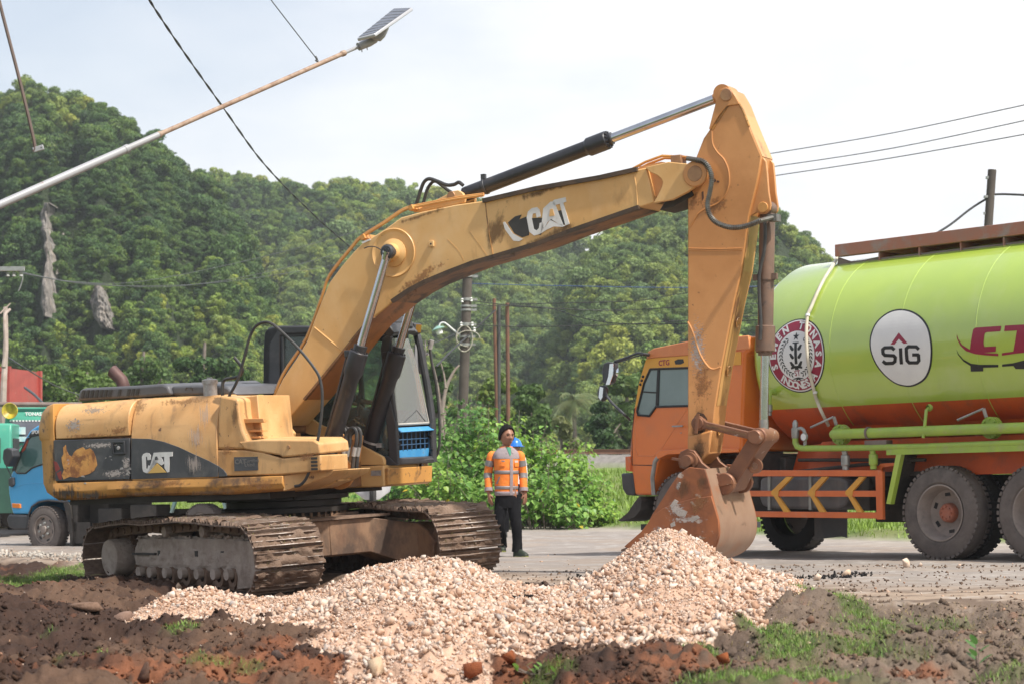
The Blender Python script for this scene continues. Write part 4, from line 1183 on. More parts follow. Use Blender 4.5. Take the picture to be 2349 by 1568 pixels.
T1 = [(1268, 462), (1271, 459), (1297, 453), (1299, 463), (1292, 466), (1306, 514), (1297, 518), (1284, 468), (1270, 472)]
W1 = [(1249, 524), (1262, 505), (1278, 513), (1296, 517), (1304, 515), (1290, 521), (1270, 520), (1255, 527), (1244, 534)]
decal('lettering', CATb + [(C1, 1), (A1, 1), (T1, 1), (W1, 1)], -BH - .002, boom, [M_decb, M_white])
decal('letter_hole', [([(1262, 480), (1268, 480), (1272, 495), (1260, 497)], 2)], -BH - .006, boom, [M_yel, M_yel, M_yel])
decal('warning_sticker', [([(829, 556), (848, 548), (851, 551), (832, 559)], 1)], -BH - .002, boom, [M_decb, M_white])
# tip fork
FK = [(1480, 384), (1533, 372), (1597, 378), (1612, 384), (1619, 396), (1617, 410), (1606, 421), (1577, 441), (1542, 459), (1498, 467), (1509, 448), (1518, 429), (1520, 418), (1516, 410), (1508, 403), (1490, 395)]
m = MB(); Q = EX.pts(FK, -BH - .02); m.prism(Q, -BH - .03, -BH + .03); m.prism(Q, BH - .03, BH + .03)
m.build('tip_fork', M_yel, boom, bevel=.008)
m = MB(); Q = EX.pts([(1482, 387), (1533, 376), (1560, 380), (1560, 445), (1498, 462)], 0); m.prism(Q, -.2, .2); m.build('tip_web', M_yels, boom)
x, z = EX.pt(1594, 399, -.31); TIP = Vector((x, 0, z))
m = MB(); m.lathe([(0, 0), (.075, 0), (.08, .006), (.08, .62), (.075, .63), (0, .63)], (x, -.325, z), (0, 1, 0), 24); m.build('arm_pin', M_pin, boom)
m = MB(); m.lathe([(.13, -.05), (.13, .0)], (x, -.27, z), (0, 1, 0), 28, capa=True, capb=True); m.build('pin_boss', M_yels, boom, bevel=.01)
# dark plate painted in as the shade under the tip, between fork plates
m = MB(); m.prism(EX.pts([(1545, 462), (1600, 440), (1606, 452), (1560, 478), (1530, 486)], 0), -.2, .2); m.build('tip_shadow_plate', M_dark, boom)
# steel pipes running along the top of the boom
for k, (dy, off) in enumerate(((-.22, 0), (-.15, 0.015), (.1, 0.01))):
 L = [(618, 946), (648, 868), (703, 783), (738, 689), (756, 640), (808, 574), (829, 552), (880, 520), (925, 490), (966, 479), (1045, 464), (1110, 455)]
 Q = [Vector((a, dy, b + .03 + off)) for a, b in EX.pts(L, dy)]
 m = MB(); m.tube(bez(Q, 4), .014, 7); m.build('hydraulic_pipe', M_pipe, boom)
Q = [Vector((a, -.12, b)) for a, b in EX.pts([(1405, 402), (1450, 388), (1480, 372), (1518, 358), (1575, 361), (1600, 365)], -.12)]
m = MB(); m.tube(Q, .014, 7); m.tube([q + Vector((0, .07, -.015)) for q in Q], .014, 7); m.build('hydraulic_pipe', M_pipe, boom)
x, z = EX.pt(1556, 368, -.1); m = MB(); m.box((x, -.1, z), (.11, .16, .09)); m.box((x + .25, -.1, z - .04), (.09, .16, .05)); m.box((x + .02, -.08, z - .065), (.5, .22, .012)); m.build('pipe_clamp', M_pin, boom, bevel=.006)
for (a, b) in ((948, 482), (838, 549)):
 x, z = EX.pt(a, b, -.2); m = MB(); m.box((x, -.12, z + .02), (.05, .3, .05), Matrix.Rotation(-.4, 3, 'Y')); m.build('pipe_clamp', M_pipe, boom)
# thick hose flexing from boom to arm and down to the bucket cylinder
def coil_hose(name, P, r, parent, ring=.006, pitch=.019):
 Q = bez(P, 12); m = MB(); m.tube(Q, r * .82, 8)
 # spring guard: close rings
 L = 0; last = 0
 for i in range(1, len(Q)):
  seg = (Q[i] - Q[i - 1]).length
  while last + pitch < L + seg:
   last += pitch; t = (last - L) / seg; p = Q[i - 1].lerp(Q[i], t); d = (Q[i] - Q[i - 1]).normalized()
   m.lathe([(r * .8, -.006), (r * 1.12, -.003), (r * 1.12, .003), (r * .8, .006)], p, d, 8)
  L += seg
 return m.build(name, M_spring, parent)
HO = EX.pts([(1594, 367), (1612, 371), (1625, 385), (1632, 410), (1628, 440), (1622, 470), (1628, 495), (1645, 512), (1675, 522), (1705, 520), (1730, 512), (1745, 505)], -.34)
coil_hose('spring_guard_hose', [Vector((a, -.34 + .0 * i, b)) for i, (a, b) in enumerate(HO)], .026, ex)
m = MB(); Q = EX.pts([(1575, 364), (1596, 367)], -.34); m.cyl((Q[0][0], -.34, Q[0][1]), (Q[1][0], -.34, Q[1][1]), .024, 10); m.build('hose_fitting', M_spring, ex); m = MB()
Q = EX.pts([(1742, 507), (1760, 497)], -.34); m.cyl((Q[0][0], -.34, Q[0][1]), (Q[1][0], -.2, Q[1][1]), .024, 10); m.box((Q[1][0], -.14, Q[1][1]), (.09, .14, .07)); m.build('hose_fitting', M_spring, ex)

smear(EX, 1142, 520, 42, 55, -BH, S_dark, boom, .25); smear(EX, 1240, 440, 90, 12, -BH, S_dark, boom, -.2); smear(EX, 1250, 545, 130, 14, -BH, S_dark, boom, -.32)
smear(EX, 960, 640, 90, 18, -BH, S_rust, boom, -.5); smear(EX, 920, 700, 60, 12, -BH, S_dark, boom, -.7); smear(EX, 960, 497, 90, 7, -BH, S_dark, boom, -.2)
# ---- arm cylinder on top of the boom
A = EX.pt(1049, 453, 0); Bq = EX.pt(1665, 218, 0)
A = Vector((A[0], 0, A[1])); Bq = Vector((Bq[0], 0, Bq[1])); d = (Bq - A).normalized()
def along(P0, d, L): return P0 + d * L
G1 = Vector((EX.pt(1405, 322, 0)[0], 0, EX.pt(1405, 322, 0)[1])); Lg = (G1 - A).dot(d)
m = MB(); m.lathe([(0, .08), (.075, .09), (.078, .12), (.078, Lg - .30), (.098, Lg - .27), (.098, Lg - .06), (.09, Lg - .05), (.062, Lg - .045), (.066, Lg), (.03, Lg)], A, d, 28, capb=True)
for k in range(12):
 a = k * PI / 6; o_ = d.orthogonal().normalized(); q = A + d * (Lg - .045) + (o_ * math.cos(a) + d.cross(o_) * math.sin(a)) * .08
 m.lathe([(.012, -.01), (.012, .014), (0, .014)], q, d, 6)
ac = ebuild(m, 'arm_cylinder', M_cylb)
m = MB(); m.lathe([(.048, Lg), (.048, (Bq - A).length - .12)], A, d, 24); m.build('rod', M_rod, ac)
e0 = Bq - d * .13; m = MB(); m.lathe([(.052, 0), (.07, .04), (.07, .1)], e0, d, 20, capa=True, capb=True); m.lathe([(.09, -.13), (.09, .13)], Bq, (0, 1, 0), 24, capa=True, capb=True); m.build('rod_eye', M_yels, ac)
m = MB(); m.lathe([(.082, .33), (.086, .335), (.086, .36), (.082, .365)], A, d, 24); q = A + d * .35; m.box((q.x - .01, -.02, q.z + .1), (.05, .04, .06)); m.build('clamp_band', M_blk, ac)
# base lug
LG = [(948, 488), (1010, 455), (1030, 445), (1040, 439), (1052, 437), (1062, 443), (1068, 453), (1066, 465), (1045, 470), (968, 486)]
m = MB(); Q = EX.pts(LG, -.12); m.prism(Q, -.14, -.09); m.prism(Q, .09, .14); m.build('cylinder_lug', M_yel, boom, bevel=.006)
m = MB(); m.lathe([(0, 0), (.045, 0), (.05, .006), (.05, .3), (0, .3)], (A.x, -.155, A.z), (0, 1, 0), 20); m.build('lug_pin', M_pin, boom)
for L, r_ in (([(948, 482), (960, 470), (970, 440), (978, 420), (990, 412), (1010, 418), (1030, 426), (1047, 425), (1058, 420), (1068, 427)], .02), ([(955, 481), (966, 466), (975, 436), (985, 420), (996, 416), (1015, 430), (1026, 438), (1040, 446)], .018)):
 m = MB(); m.tube(bez([Vector((a, -.06 + .1 * (r_ < .02), b)) for a, b in EX.pts(L, 0)], 5), r_, 8); m.build('hose', M_hose, ac)

# ---- arm (stick)
SH_ = .17
STK = [(1641, 242), (1645, 222), (1652, 207), (1665, 201), (1678, 206), (1688, 220), (1697, 236), (1723, 304), (1746, 359), (1741, 390), (1735, 421), (1717, 494), (1700, 622), (1684, 688), (1654, 841), (1640, 929), (1634, 985), (1626, 1040), (1600, 1062), (1577, 1052), (1577, 1000), (1577, 450), (1584, 420), (1597, 359), (1613, 318), (1627, 298)]
Q = EX.pts(STK, -SH_); m = MB(); m.prism(Q, -SH_, SH_)
stick = ebuild(m, 'arm', M_yels, bevel=.01)
# raised side plates and reinforcement lines
def ridge(pts, y=-SH_, r=.009, mt=None): seam(pts, y - .001, r, mt or M_yels, 'weld_seam', stick)
ridge([(1632, 299), (1634, 330), (1645, 350), (1660, 366), (1670, 390), (1672, 420), (1664, 445), (1648, 465), (1620, 478), (1600, 492), (1583, 520)])
ridge([(1633, 298), (1650, 272), (1672, 240), (1688, 236), (1700, 246), (1718, 290)], r=.012, mt=M_yrust)
ridge([(1579, 570), (1640, 571), (1703, 570)], r=.006); ridge([(1579, 574), (1640, 575), (1702, 574)], r=.005)
ridge([(1577, 738), (1588, 760), (1605, 810), (1622, 838), (1636, 846), (1652, 841)], r=.010)
# head plates at the top pin
for s in (-1, 1):
 m = MB(); Qh = EX.pts([(1641, 242), (1645, 222), (1652, 207), (1665, 201), (1678, 206), (1690, 226), (1697, 240), (1668, 244), (1650, 266), (1630, 300), (1627, 296)], -SH_)
 m.prism(Qh, s * SH_ + s * .02, s * (SH_ - .03)); m.build('head_plate', M_yels, stick, bevel=.006)
x, z = EX.pt(1665, 218, -.2); m = MB(); m.lathe([(0, 0), (.058, 0), (.062, .006), (.062, .4), (0, .4)], (x, -.205, z), (0, 1, 0), 24); m.build('head_pin', M_pin, stick)
# outer edge face strip: worn, with rubbed patches
M_edge = mat('rubbed_yellow_edge', (.60, .33, .12), (.52, .28, .09), .4, scale=2, layers=[((.25, .10, .05), 2.5, .55, .63, (1, 1, .6), .9)])
def strip(L, w, off, mt, name):
 m = MB(); Qs = EX.pts(L, -SH_)
 for i in range(len(Qs) - 1):
  a = Vector((Qs[i][0], 0, Qs[i][1])); b = Vector((Qs[i + 1][0], 0, Qs[i + 1][1])); dd = (b - a).normalized(); n = Vector((-dd.z, 0, dd.x)); n = n if n.x > 0 else -n
  m.add([a + n * off + Vector((0, -w, 0)), b + n * off + Vector((0, -w, 0)), b + n * off + Vector((0, w, 0)), a + n * off + Vector((0, w, 0))], [(0, 1, 2, 3)])
 return m.build(name, mt, stick, smooth=0)
strip([(1697, 240), (1723, 304), (1746, 359)], SH_ - .012, .004, M_edge, 'edge_plate')
strip([(1717, 494), (1700, 622), (1684, 688), (1654, 841), (1640, 929)], SH_ - .03, .004, M_edge, 'edge_plate')
# oval pockets on the lower edge
for (a, b) in ((1692, 740), (1671, 850), (1650, 985)):
 x, z = EX.pt(a, b, 0); m = MB(); m.lathe([(.0, 0), (.04, 0), (.05, .008), (.055, .0)], (x + .0, 0, z), (.97, 0, -.22), 16); m.build('pin_pocket', M_yrust, stick)
# lugs for the bucket cylinder
m = MB(); LU = [(1740, 372), (1750, 362), (1757, 371), (1760, 400), (1763, 440), (1768, 470), (1766, 482), (1756, 491), (1745, 492), (1736, 487), (1715, 500), (1724, 450), (1735, 421)]
Q = EX.pts(LU, -.12)
for s in (-1, 1): m.prism(Q, s * .13, s * .09)
m.build('cylinder_lug', M_yels, stick, bevel=.006)
x, z = EX.pt(1749, 476, -.14); m = MB(); m.lathe([(0, 0), (.05, 0), (.054, .006), (.054, .3), (0, .3)], (x, -.15, z), (0, 1, 0), 20); m.build('lug_pin', M_pipe, stick)
BCT = Vector((x, 0, z))
# greasy patches by the pivot and soiled foot of the arm
M_soil = mat('greasy_rust_stain', (.09, .045, .03), (.16, .08, .045), .6, scale=8, bump=.3)
def stain(L, y, name='grease_stain', mt=M_soil):
 m = MB(); m.prism(EX.pts(L, y), y - .002, y + .001); return m.build(name, mt, stick, smooth=0)
stain([(1592, 955), (1600, 944), (1614, 948), (1622, 960), (1618, 985), (1610, 1000), (1596, 996), (1588, 978)], -SH_)
stain([(1634, 412), (1640, 410), (1643, 416), (1636, 420)], -SH_ - .001); stain([(1645, 414), (1650, 416), (1648, 420), (1643, 419)], -SH_ - .001)
stain([(1609, 441), (1613, 439), (1614, 455), (1610, 462)], -SH_ - .001)

smear(EX, 1606, 965, 30, 60, -SH_, S_dark, stick); smear(EX, 1606, 1010, 30, 40, -SH_, S_dark, stick); smear(EX, 1610, 880, 30, 60, -SH_, S_rust, stick); smear(EX, 1592, 460, 18, 30, -SH_, S_rust, stick); smear(EX, 1640, 470, 40, 30, -SH_, S_rust, stick); smear(EX, 1600, 800, 24, 90, -SH_, S_scr, stick)
# ---- bucket cylinder
Bc = EX.pt(1751, 1000, 0); Bc = Vector((Bc[0], 0, Bc[1])); d = (Bc - BCT).normalized(); Lt = (Bc - BCT).length
gl = (Vector((EX.pt(1754, 815, 0)[0], 0, EX.pt(1754, 815, 0)[1])) - BCT).dot(d)
m = MB(); m.lathe([(0, .03), (.07, .05), (.078, .09), (.078, gl - .30), (.098, gl - .29), (.098, gl - .05), (.09, gl - .04), (.07, gl - .035), (.07, gl)], BCT, d, 26, capb=True); m.lathe([(.075, -.08), (.075, .08)], BCT, (0, 1, 0), 20, capa=True, capb=True)
for k in range(10):
 a = k * PI / 5; m.lathe([(.012, -.02), (.012, .012), (0, .012)], BCT + d * (gl - .045) + Vector((math.cos(a) * .083, math.sin(a) * .083, 0)), d, 6)
bc = ebuild(m, 'bucket_cylinder', M_rustcyl)
m = MB(); m.lathe([(.044, gl), (.044, Lt - .16)], BCT, d, 24); m.build('rod', M_rod, bc)
m = MB(); m.lathe([(.046, Lt - .17), (.05, Lt - .12), (.05, Lt)], BCT, d, 20, capa=True, capb=True); m.build('rod_end', M_rodd, bc)
m = MB(); q = BCT + d * .68; m.lathe([(.08, -.03), (.09, -.03), (.09, .03), (.08, .03)], q, d, 24); m.box((q.x + .1, -.03, q.z), (.05, .05, .06)); m.box((q.x - .1, -.03, q.z), (.05, .05, .06)); m.build('clamp_band', M_rustcyl, bc)
m = MB(); Lh = EX.pts([(1754, 505), (1755, 540), (1752, 580), (1745, 610), (1741, 640), (1742, 690), (1745, 740), (1743, 780)], -.11); m.tube(bez([Vector((a, -.115, b)) for a, b in Lh], 5), .018, 8); m.build('hose', M_hose, bc)

# ---- linkage
def EP(px, py, y): a, b = EX.pt(px, py, y); return Vector((a, y, b))
LA = EP(1603, 970, -.24); LB2 = EP(1737, 1006, -.24); LB2.z = Bc.z + .0
LB2 = Vector((Bc.x + .0, -.24, Bc.z)); LC = EP(1664, 1108, -.24)
m = MB()
def bar(m, a, b, w, t, y, endr=None):
 """flat link between pins a and b at lateral y"""
 a = Vector((a.x, 0, a.z)); b = Vector((b.x, 0, b.z)); d = (b - a).normalized(); n = Vector((-d.z, 0, d.x)); endr = endr or w
 P = []
 for k in range(9):
  q = PI / 2 + PI * k / 8; P.append(a + d * math.cos(q) * endr + n * math.sin(q) * endr)
 for k in range(9):
  q = -PI / 2 + PI * k / 8; P.append(b + d * math.cos(q) * endr + n * math.sin(q) * endr)
 P2 = P[:9] + [a + d * endr * 1.1 - n * w, b - d * endr * 1.1 - n * w] + P[9:] + [b - d * endr * 1.1 + n * w, a + d * endr * 1.1 + n * w]
 m.prism([(p.x, p.z) for p in P2], y - t / 2, y + t / 2)
idl = MB(); bar(idl, LA, LB2, .036, .06, -.24, .075); il = idl.build('idler_link', M_link, ex, bevel=.008)
m = MB(); m.prism([((LA.x * .85 + LB2.x * .15), LA.z * .85 + LB2.z * .15 + .012), (LA.x * .15 + LB2.x * .85, LA.z * .15 + LB2.z * .85 + .012), (LA.x * .15 + LB2.x * .85, LA.z * .15 + LB2.z * .85 - .012), (LA.x * .85 + LB2.x * .15, LA.z * .85 + LB2.z * .15 - .012)], -.275, -.268); m.build('groove_strip', M_under, il)
idl = MB(); bar(idl, LA, LB2, .036, .06, .24, .075); idl.build('idler_link', M_link, ex, bevel=.008)
m = MB(); m.lathe([(0, 0), (.055, 0), (.06, .01), (.06, .58), (0, .58)], (LA.x, -.29, LA.z), (0, 1, 0), 20); m.box((LA.x, -.30, LA.z), (.03, .02, .2), Matrix.Rotation(.15, 3, 'Y')); m.build('link_pin', M_link, ex)
m = MB(); m.lathe([(0, 0), (.062, 0), (.07, .01), (.07, .12), (.085, .12), (.085, .2), (.07, .2), (.07, .27), (.085, .27), (.085, .35), (.07, .35), (.07, .47), (.07, .56), (.06, .57), (0, .57)], (LB2.x, -.29, LB2.z), (0, 1, 0), 22); m.build('link_pin', M_link, ex)
pl = MB(); a = Vector((LB2.x, 0, LB2.z)); b = Vector((LC.x, 0, LC.z)); bar(pl, a, b, .075, .36, 0, .09)
power = pl.build('power_link', M_link, ex, bevel=.012)
m = MB(); c0 = a.lerp(b, .55) + Vector((.12, 0, -.04)); m.lathe([(.035, -.02), (.075, -.02), (.075, .02), (.035, .02), (.035, -.02)], (c0.x, -.1, c0.z), (0, 1, 0), 18); m.build('lifting_eye', M_link, power)
m = MB(); m.lathe([(0, 0), (.10, 0), (.11, .015), (.11, .06), (.075, .065), (.075, .5), (.11, .505), (.11, .56), (0, .57)], (LC.x, -.29, LC.z), (0, 1, 0), 24); m.box((LC.x, -.30, LC.z), (.18, .02, .035), Matrix.Rotation(-.2, 3, 'Y')); m.build('link_pin', M_link, ex)

# ---- bucket
BW = .55
PIV = EP(1580, 1056, -.3)
prof_px = [(1616, 1074), (1627, 1110), (1637, 1150), (1648, 1191), (1650, 1222), (1644, 1248), (1628, 1272), (1600, 1290), (1560, 1297), (1515, 1290), (1470, 1272), (1437, 1255)]
prof = EX.pts(prof_px, -BW)
lipp = EX.pts([(1437, 1255), (1448, 1240), (1471, 1227), (1495, 1179), (1520, 1140), (1536, 1114), (1556, 1086), (1580, 1070), (1616, 1074)], -BW)
shellm = MB()
# shell as a thick curved sheet between the side plates
def offset(P, t):
 out = []
 for i, (x, z) in enumerate(P):
  a = P[max(i - 1, 0)]; b = P[min(i + 1, len(P) - 1)]
  dx, dz = b[0] - a[0], b[1] - a[1]; L = math.hypot(dx, dz) or 1
  out.append((x - dz / L * t, z + dx / L * t))
 return out
pr2 = [tuple(v) for v in [(p.x, p.z) for p in bez([Vector((a, 0, b)) for a, b in prof], 4)]]
cxm = sum(p[0] for p in pr2) / len(pr2);
inner = offset(pr2, -.02)
if (inner[10][0] - cxm) ** 2 > (pr2[10][0] - cxm) ** 2: inner = offset(pr2, .02)
shellm.prism(pr2 + inner[::-1], -BW + .02, BW - .02)
bucket = shellm.build('bucket', M_shell, ex, smooth=40)
m = MB()
side_poly = [tuple(p) for p in pr2] + lipp[1:-1]
m.prism(side_poly, -BW, -BW + .025); m.build('side_plate', M_buck, bucket, bevel=.006)
m = MB(); m.prism(side_poly, BW - .025, BW); m.build('side_plate', M_buck, bucket, bevel=.006)
# raised curved cheek reinforcement
ck = EX.pts([(1432, 1252), (1471, 1218), (1500, 1180), (1520, 1165), (1550, 1152), (1590, 1142), (1632, 1136), (1648, 1191), (1650, 1222), (1640, 1250), (1600, 1285), (1540, 1290), (1470, 1270)], -BW)
m = MB(); m.prism(ck, -BW - .014, -BW + .002); m.build('cheek_plate', M_buck, bucket, bevel=.005)
# wear strips on the shell
for y in (-.4, 0, .4):
 o2 = offset(pr2[4:30], .0); m = MB(); w_ = [(x + (x - cxm) * .03, z) for x, z in o2]
for i in range(5):
 y = -.44 + i * .22; x, z = EX.pt(1437, 1255, -BW)
 m = MB(); m.loft([[Vector((x + .05, y - .05, z + .03)), Vector((x + .05, y + .05, z + .03)), Vector((x + .05, y + .05, z - .03)), Vector((x + .05, y - .05, z - .03))],
     [Vector((x - .10, y - .03, z - .02)), Vector((x - .10, y + .03, z - .02)), Vector((x - .10, y + .03, z - .04)), Vector((x - .10, y - .03, z - .04))]])
 m.build('tooth', M_rustcyl, bucket, bevel=.006)
# hinge ears
for s in (-1, 1):
 y = s * .25
 m = MB(); E_ = EX.pts([(1560, 1072), (1556, 1052), (1562, 1035), (1578, 1028), (1594, 1032), (1604, 1046), (1612, 1060), (1640, 1082), (1660, 1088), (1680, 1092), (1688, 1108), (1680, 1126), (1664, 1134), (1648, 1132), (1640, 1150), (1625, 1110), (1612, 1080), (1590, 1074)], -.25)
 m.prism(E_, y - .03, y + .03); m.build('hinge_ear', M_link, bucket, bevel=.008)
m = MB(); m.lathe([(0, -.04), (.058, -.04), (.062, 0), (.062, .03), (.09, .03), (.09, .09), (.062, .09), (.062, .56), (0, .56)], (PIV.x, -.36, PIV.z), (0, 1, 0), 22); m.box((PIV.x - .1, -.36, PIV.z + .02), (.12, .02, .025), Matrix.Rotation(.2, 3, 'Y')); m.build('bucket_pin', M_link, bucket)
m = MB(); m.prism(EX.pts([(1577, 1000), (1634, 985), (1626, 1040), (1600, 1066), (1577, 1058)], -SH_), -SH_ - .02, SH_ + .02); m.build('arm_nose', M_yels, stick, bevel=.02); smear(EX, 1604, 1020, 26, 40, -SH_ - .022, S_dark, stick); smear(EX, 1600, 1040, 26, 24, -SH_ - .024, S_dark, stick)
M_paint_chip = mat('grey_scraped_primer', (.44, .40, .36), (.34, .30, .26), .7, scale=10, bump=.3)
for q in ((1568, 1110, 30, 34, S_dark), (1550, 1165, 26, 20, S_scr), (1512, 1225, 22, 28, S_scr), (1575, 1190, 50, 12, S_scr), (1600, 1150, 30, 40, S_rust), (1610, 1100, 20, 26, S_dark), (1590, 1240, 40, 24, S_rust), (1556, 1112, 8, 14, S_scr)): smear(EX, q[0], q[1], q[2], q[3], -BW - .014, q[4], bucket)
for L in ([(1538, 1158), (1548, 1144), (1556, 1148), (1552, 1160), (1564, 1166), (1578, 1172), (1572, 1184), (1556, 1182), (1546, 1172)], [(1502, 1225), (1512, 1206), (1520, 1212), (1518, 1230), (1524, 1240), (1512, 1248), (1500, 1242)], [(1552, 1118), (1558, 1104), (1562, 1106), (1556, 1122)], [(1588, 1148), (1598, 1158), (1594, 1160), (1584, 1150)], [(1578, 1188), (1600, 1180), (1606, 1186), (1588, 1196)], [(1538, 1200), (1548, 1194), (1550, 1204), (1540, 1208)]):
 m = MB(); m.prism(EX.pts(L, -BW), -BW - .0165, -BW + .001); m.build('scraped_patch', M_paint_chip, bucket, smooth=0)

# ---- boom cylinders
for s, (top, knee, bot) in ((-1, ((890, 578), (822, 790), (738, 1098))), (1, ((912, 640), (888, 783), (803, 1098)))):
 y = s * .42
 if s < 0: Tq = EX.pt(*top, y)
 Tp = Vector((Tq[0], y, Tq[1]))
 if s < 0:
  q = EX.pt(*bot, y); Bp0 = Vector((q[0], 0, q[1])); Bp = Vector((q[0], y, q[1])); kn = (Vector((EX.pt(*knee, y)[0], y, EX.pt(*knee, y)[1])) - Bp)
  Lk = kn.length
 else:
  Bp = Vector((Bp0.x, y, Bp0.z))
 d = (Tp - Bp).normalized(); Lt = (Tp - Bp).length
 m = MB(); m.lathe([(0, 0), (.08, .0), (.085, .03), (.085, Lk - .36), (.105, Lk - .31), (.105, Lk - .08), (.098, Lk - .07), (.072, Lk - .065), (.075, Lk), (.04, Lk)], Bp, d, 28, capb=True)
 for k in range(12):
  a = k * PI / 6; o_ = d.orthogonal().normalized(); m.lathe([(.010, -.01), (.010, .012), (0, .012)], Bp + d * (Lk - .068) + (o_ * math.cos(a) + d.cross(o_) * math.sin(a)) * .088, d, 6)
 c = m.build('boom_cylinder', M_cylb, ex)
 m = MB(); m.lathe([(.046, Lk), (.046, Lt - .07)], Bp, d, 22); m.lathe([(.05, Lt - .09), (.065, Lt)], Bp, d, 18, capb=True); m.build('rod', M_rod, c)
 side = d.cross(Vector((0, 1, 0))).normalized(); side = side if side.x < 0 else -side
 m = MB(); m.tube(bez([Bp + d * .1 + side * .06, Bp + d * .12 + side * .10, Bp + d * (Lk * .5) + side * .105, Bp + d * (Lk - .12) + side * .125], 5), .016, 8)
 m.build('oil_pipe', M_hose, c)
 m = MB(); m.box(Bp + d * (Lk - .13) + side * .11, (.07, .1, .08)); m.build('port_block', M_cylb, c, bevel=.01)
 m = MB(); m.lathe([(.087, -.012), (.092, -.012), (.092, .012), (.087, .012)], Bp + d * (Lk * .27), d, 24); m.box(Bp + d * (Lk * .27) - side * .11, (.06, .04, .05)); m.build('clamp_band', M_scr, c)

# ---- upper body
SY = -1.35
def side_part(name, L, y0, y1, mt, bev=.02, label=None, parent=None, yy=None):
 m = MB(); m.prism(EX.pts(L, y0 if yy is None else yy), y0, y1); return m.build(name, mt, parent or ex, bevel=bev, seg=3, label=label)
# counterweight: rounded tail
def rz(px, py): return EX.pt(px, py, SY)[1]
zt, zs, zm, zb = rz(118, 927), rz(99, 978), rz(97, 1108), rz(115, 1143)
rings = []
for z, out, shr in ((zb, .0, .14), (zb + .07, .0, .04), (zm, .0, .0), (rz(96, 1010), 0, 0), (rz(96, 1006), .0, -.03), (zs, .0, -.03), (rz(104, 945), 0, .02), (zt - .01, .0, .09), (zt + .01, 0, .16)):
 R = []
 n = 22
 for k in range(n + 1):
  t = -1 + 2 * k / n; y = t * 1.35; xx = -2.12 - .42 * (1 - abs(t) ** 2.2) ** .8 - .13 * (1 - abs(t) ** 14) + shr
  if k == 0 or k == n: xx = -2.12 + shr * .3
  yy = y * (1 - max(shr, 0) * .12)
  R.append(Vector((xx, yy, z)))
 R += [Vector((-2.06, 1.35 * (1 - max(shr, 0) * .12), z)), Vector((-2.06, -1.35 * (1 - max(shr, 0) * .12), z))]
 rings.append(R)
m = MB(); m.loft(rings); cw = m.build('counterweight', M_yrust, ex, bevel=.012)
x0, x1, x2 = -2.04, -1.05, .065
zseam = rz(210, 1004)
# profile of the rounded hood shoulder in y,z swept along x
def hood(name, xa, xb, zlow, ztopa, ztopb, mt):
 m = MB(); rings = []
 for x in np.linspace(xa, xb, 7):
  zt_ = ztopa + (ztopb - ztopa) * (x - xa) / (xb - xa)
  R = [Vector((x, SY, zlow)), Vector((x, SY, zlow + (zt_ - zlow) * .35))]
  for k in range(1, 8):
   a = k / 7 * PI / 2; R.append(Vector((x, SY + .26 - .26 * math.cos(a), zlow + (zt_ - zlow) * (.35 + .65 * math.sin(a)))))
  R += [Vector((x, -.5, zt_)), Vector((x, -.5, zlow))]
  rings.append(R)
 m.loft(rings); return m.build(name, mt, ex, bevel=.012, smooth=40)
zt0, zt1, zt2 = rz(130, 924), rz(311, 912), rz(500, 903)
h1 = hood('engine_hood_panel', x0, x1 - .006, zseam + .008, zt0 - .01, zt1, M_yelb)
h2 = hood('engine_side_panel', x1 + .006, x2, rz(400, 1098), zt1, zt2, M_yelb)
door = side_part('service_door', [(121, 1008), (297, 1004), (298, 1098), (120, 1103)], SY, -1.1, M_bblk, .008)
# peeled patches and latch on the black door
x, z = EX.pt(274, 1026, SY); m = MB(); m.box((x, SY - .004, z), (.155, .01, .135));
for dx, dz, w, h in ((0, .062, .16, .02), (0, -.062, .16, .02), (-.075, 0, .02, .13), (.075, 0, .02, .13)): m.box((x + dx, SY - .015, z + dz), (w, .025, h))
m.build('latch_frame', M_blk, door, bevel=.004)
m = MB(); m.lathe([(0, 0), (.022, 0), (.02, .018), (0, .02)], (x, SY - .008, z), (0, -1, 0), 14); m.build('latch_knob', M_scr, door)
PE = [(145, 1025), (151, 1019), (152, 1030), (158, 1042), (165, 1046), (170, 1036), (176, 1030), (190, 1024), (196, 1030), (206, 1027), (214, 1033), (219, 1045), (223, 1065), (216, 1078), (206, 1085), (190, 1090), (176, 1094), (160, 1092), (146, 1098), (142, 1088), (147, 1076), (143, 1062), (141, 1048), (146, 1040)]
m = MB(); m.prism(EX.pts(PE, SY), SY - .003, SY + .001); m.build('peeled_patch', M_bare, door, smooth=0)
M_redst = mat('faded_red_sticker', (.28, .04, .035), (.2, .05, .04), .6, scale=9)
m = MB()
for L in ([(123, 1056), (130, 1058), (138, 1074), (128, 1082)], [(130, 1084), (140, 1078), (142, 1098), (136, 1099)]): m.prism(EX.pts(L, SY), SY - .002, SY + .001)
m.build('red_sticker', M_redst, door, smooth=0)
m = MB()
rsx = random.Random(8)
for k in range(26):
 a = rsx.choice([(170, 970), (178, 962), (290, 1060), (285, 1075), (245, 1050), (262, 1078), (200, 1100)]); px = a[0] + rsx.uniform(-16, 12); py = a[1] + rsx.uniform(-14, 14)
 L = [(px, py), (px + rsx.uniform(1, 5), py + rsx.uniform(-1, 2)), (px + rsx.uniform(2, 7), py + rsx.uniform(2, 6)), (px - rsx.uniform(0, 3), py + rsx.uniform(2, 5))]
 m.prism(EX.pts(L, SY), SY - .0035, SY + .001)
m.build('scraped_patch', M_scr, door, smooth=0)
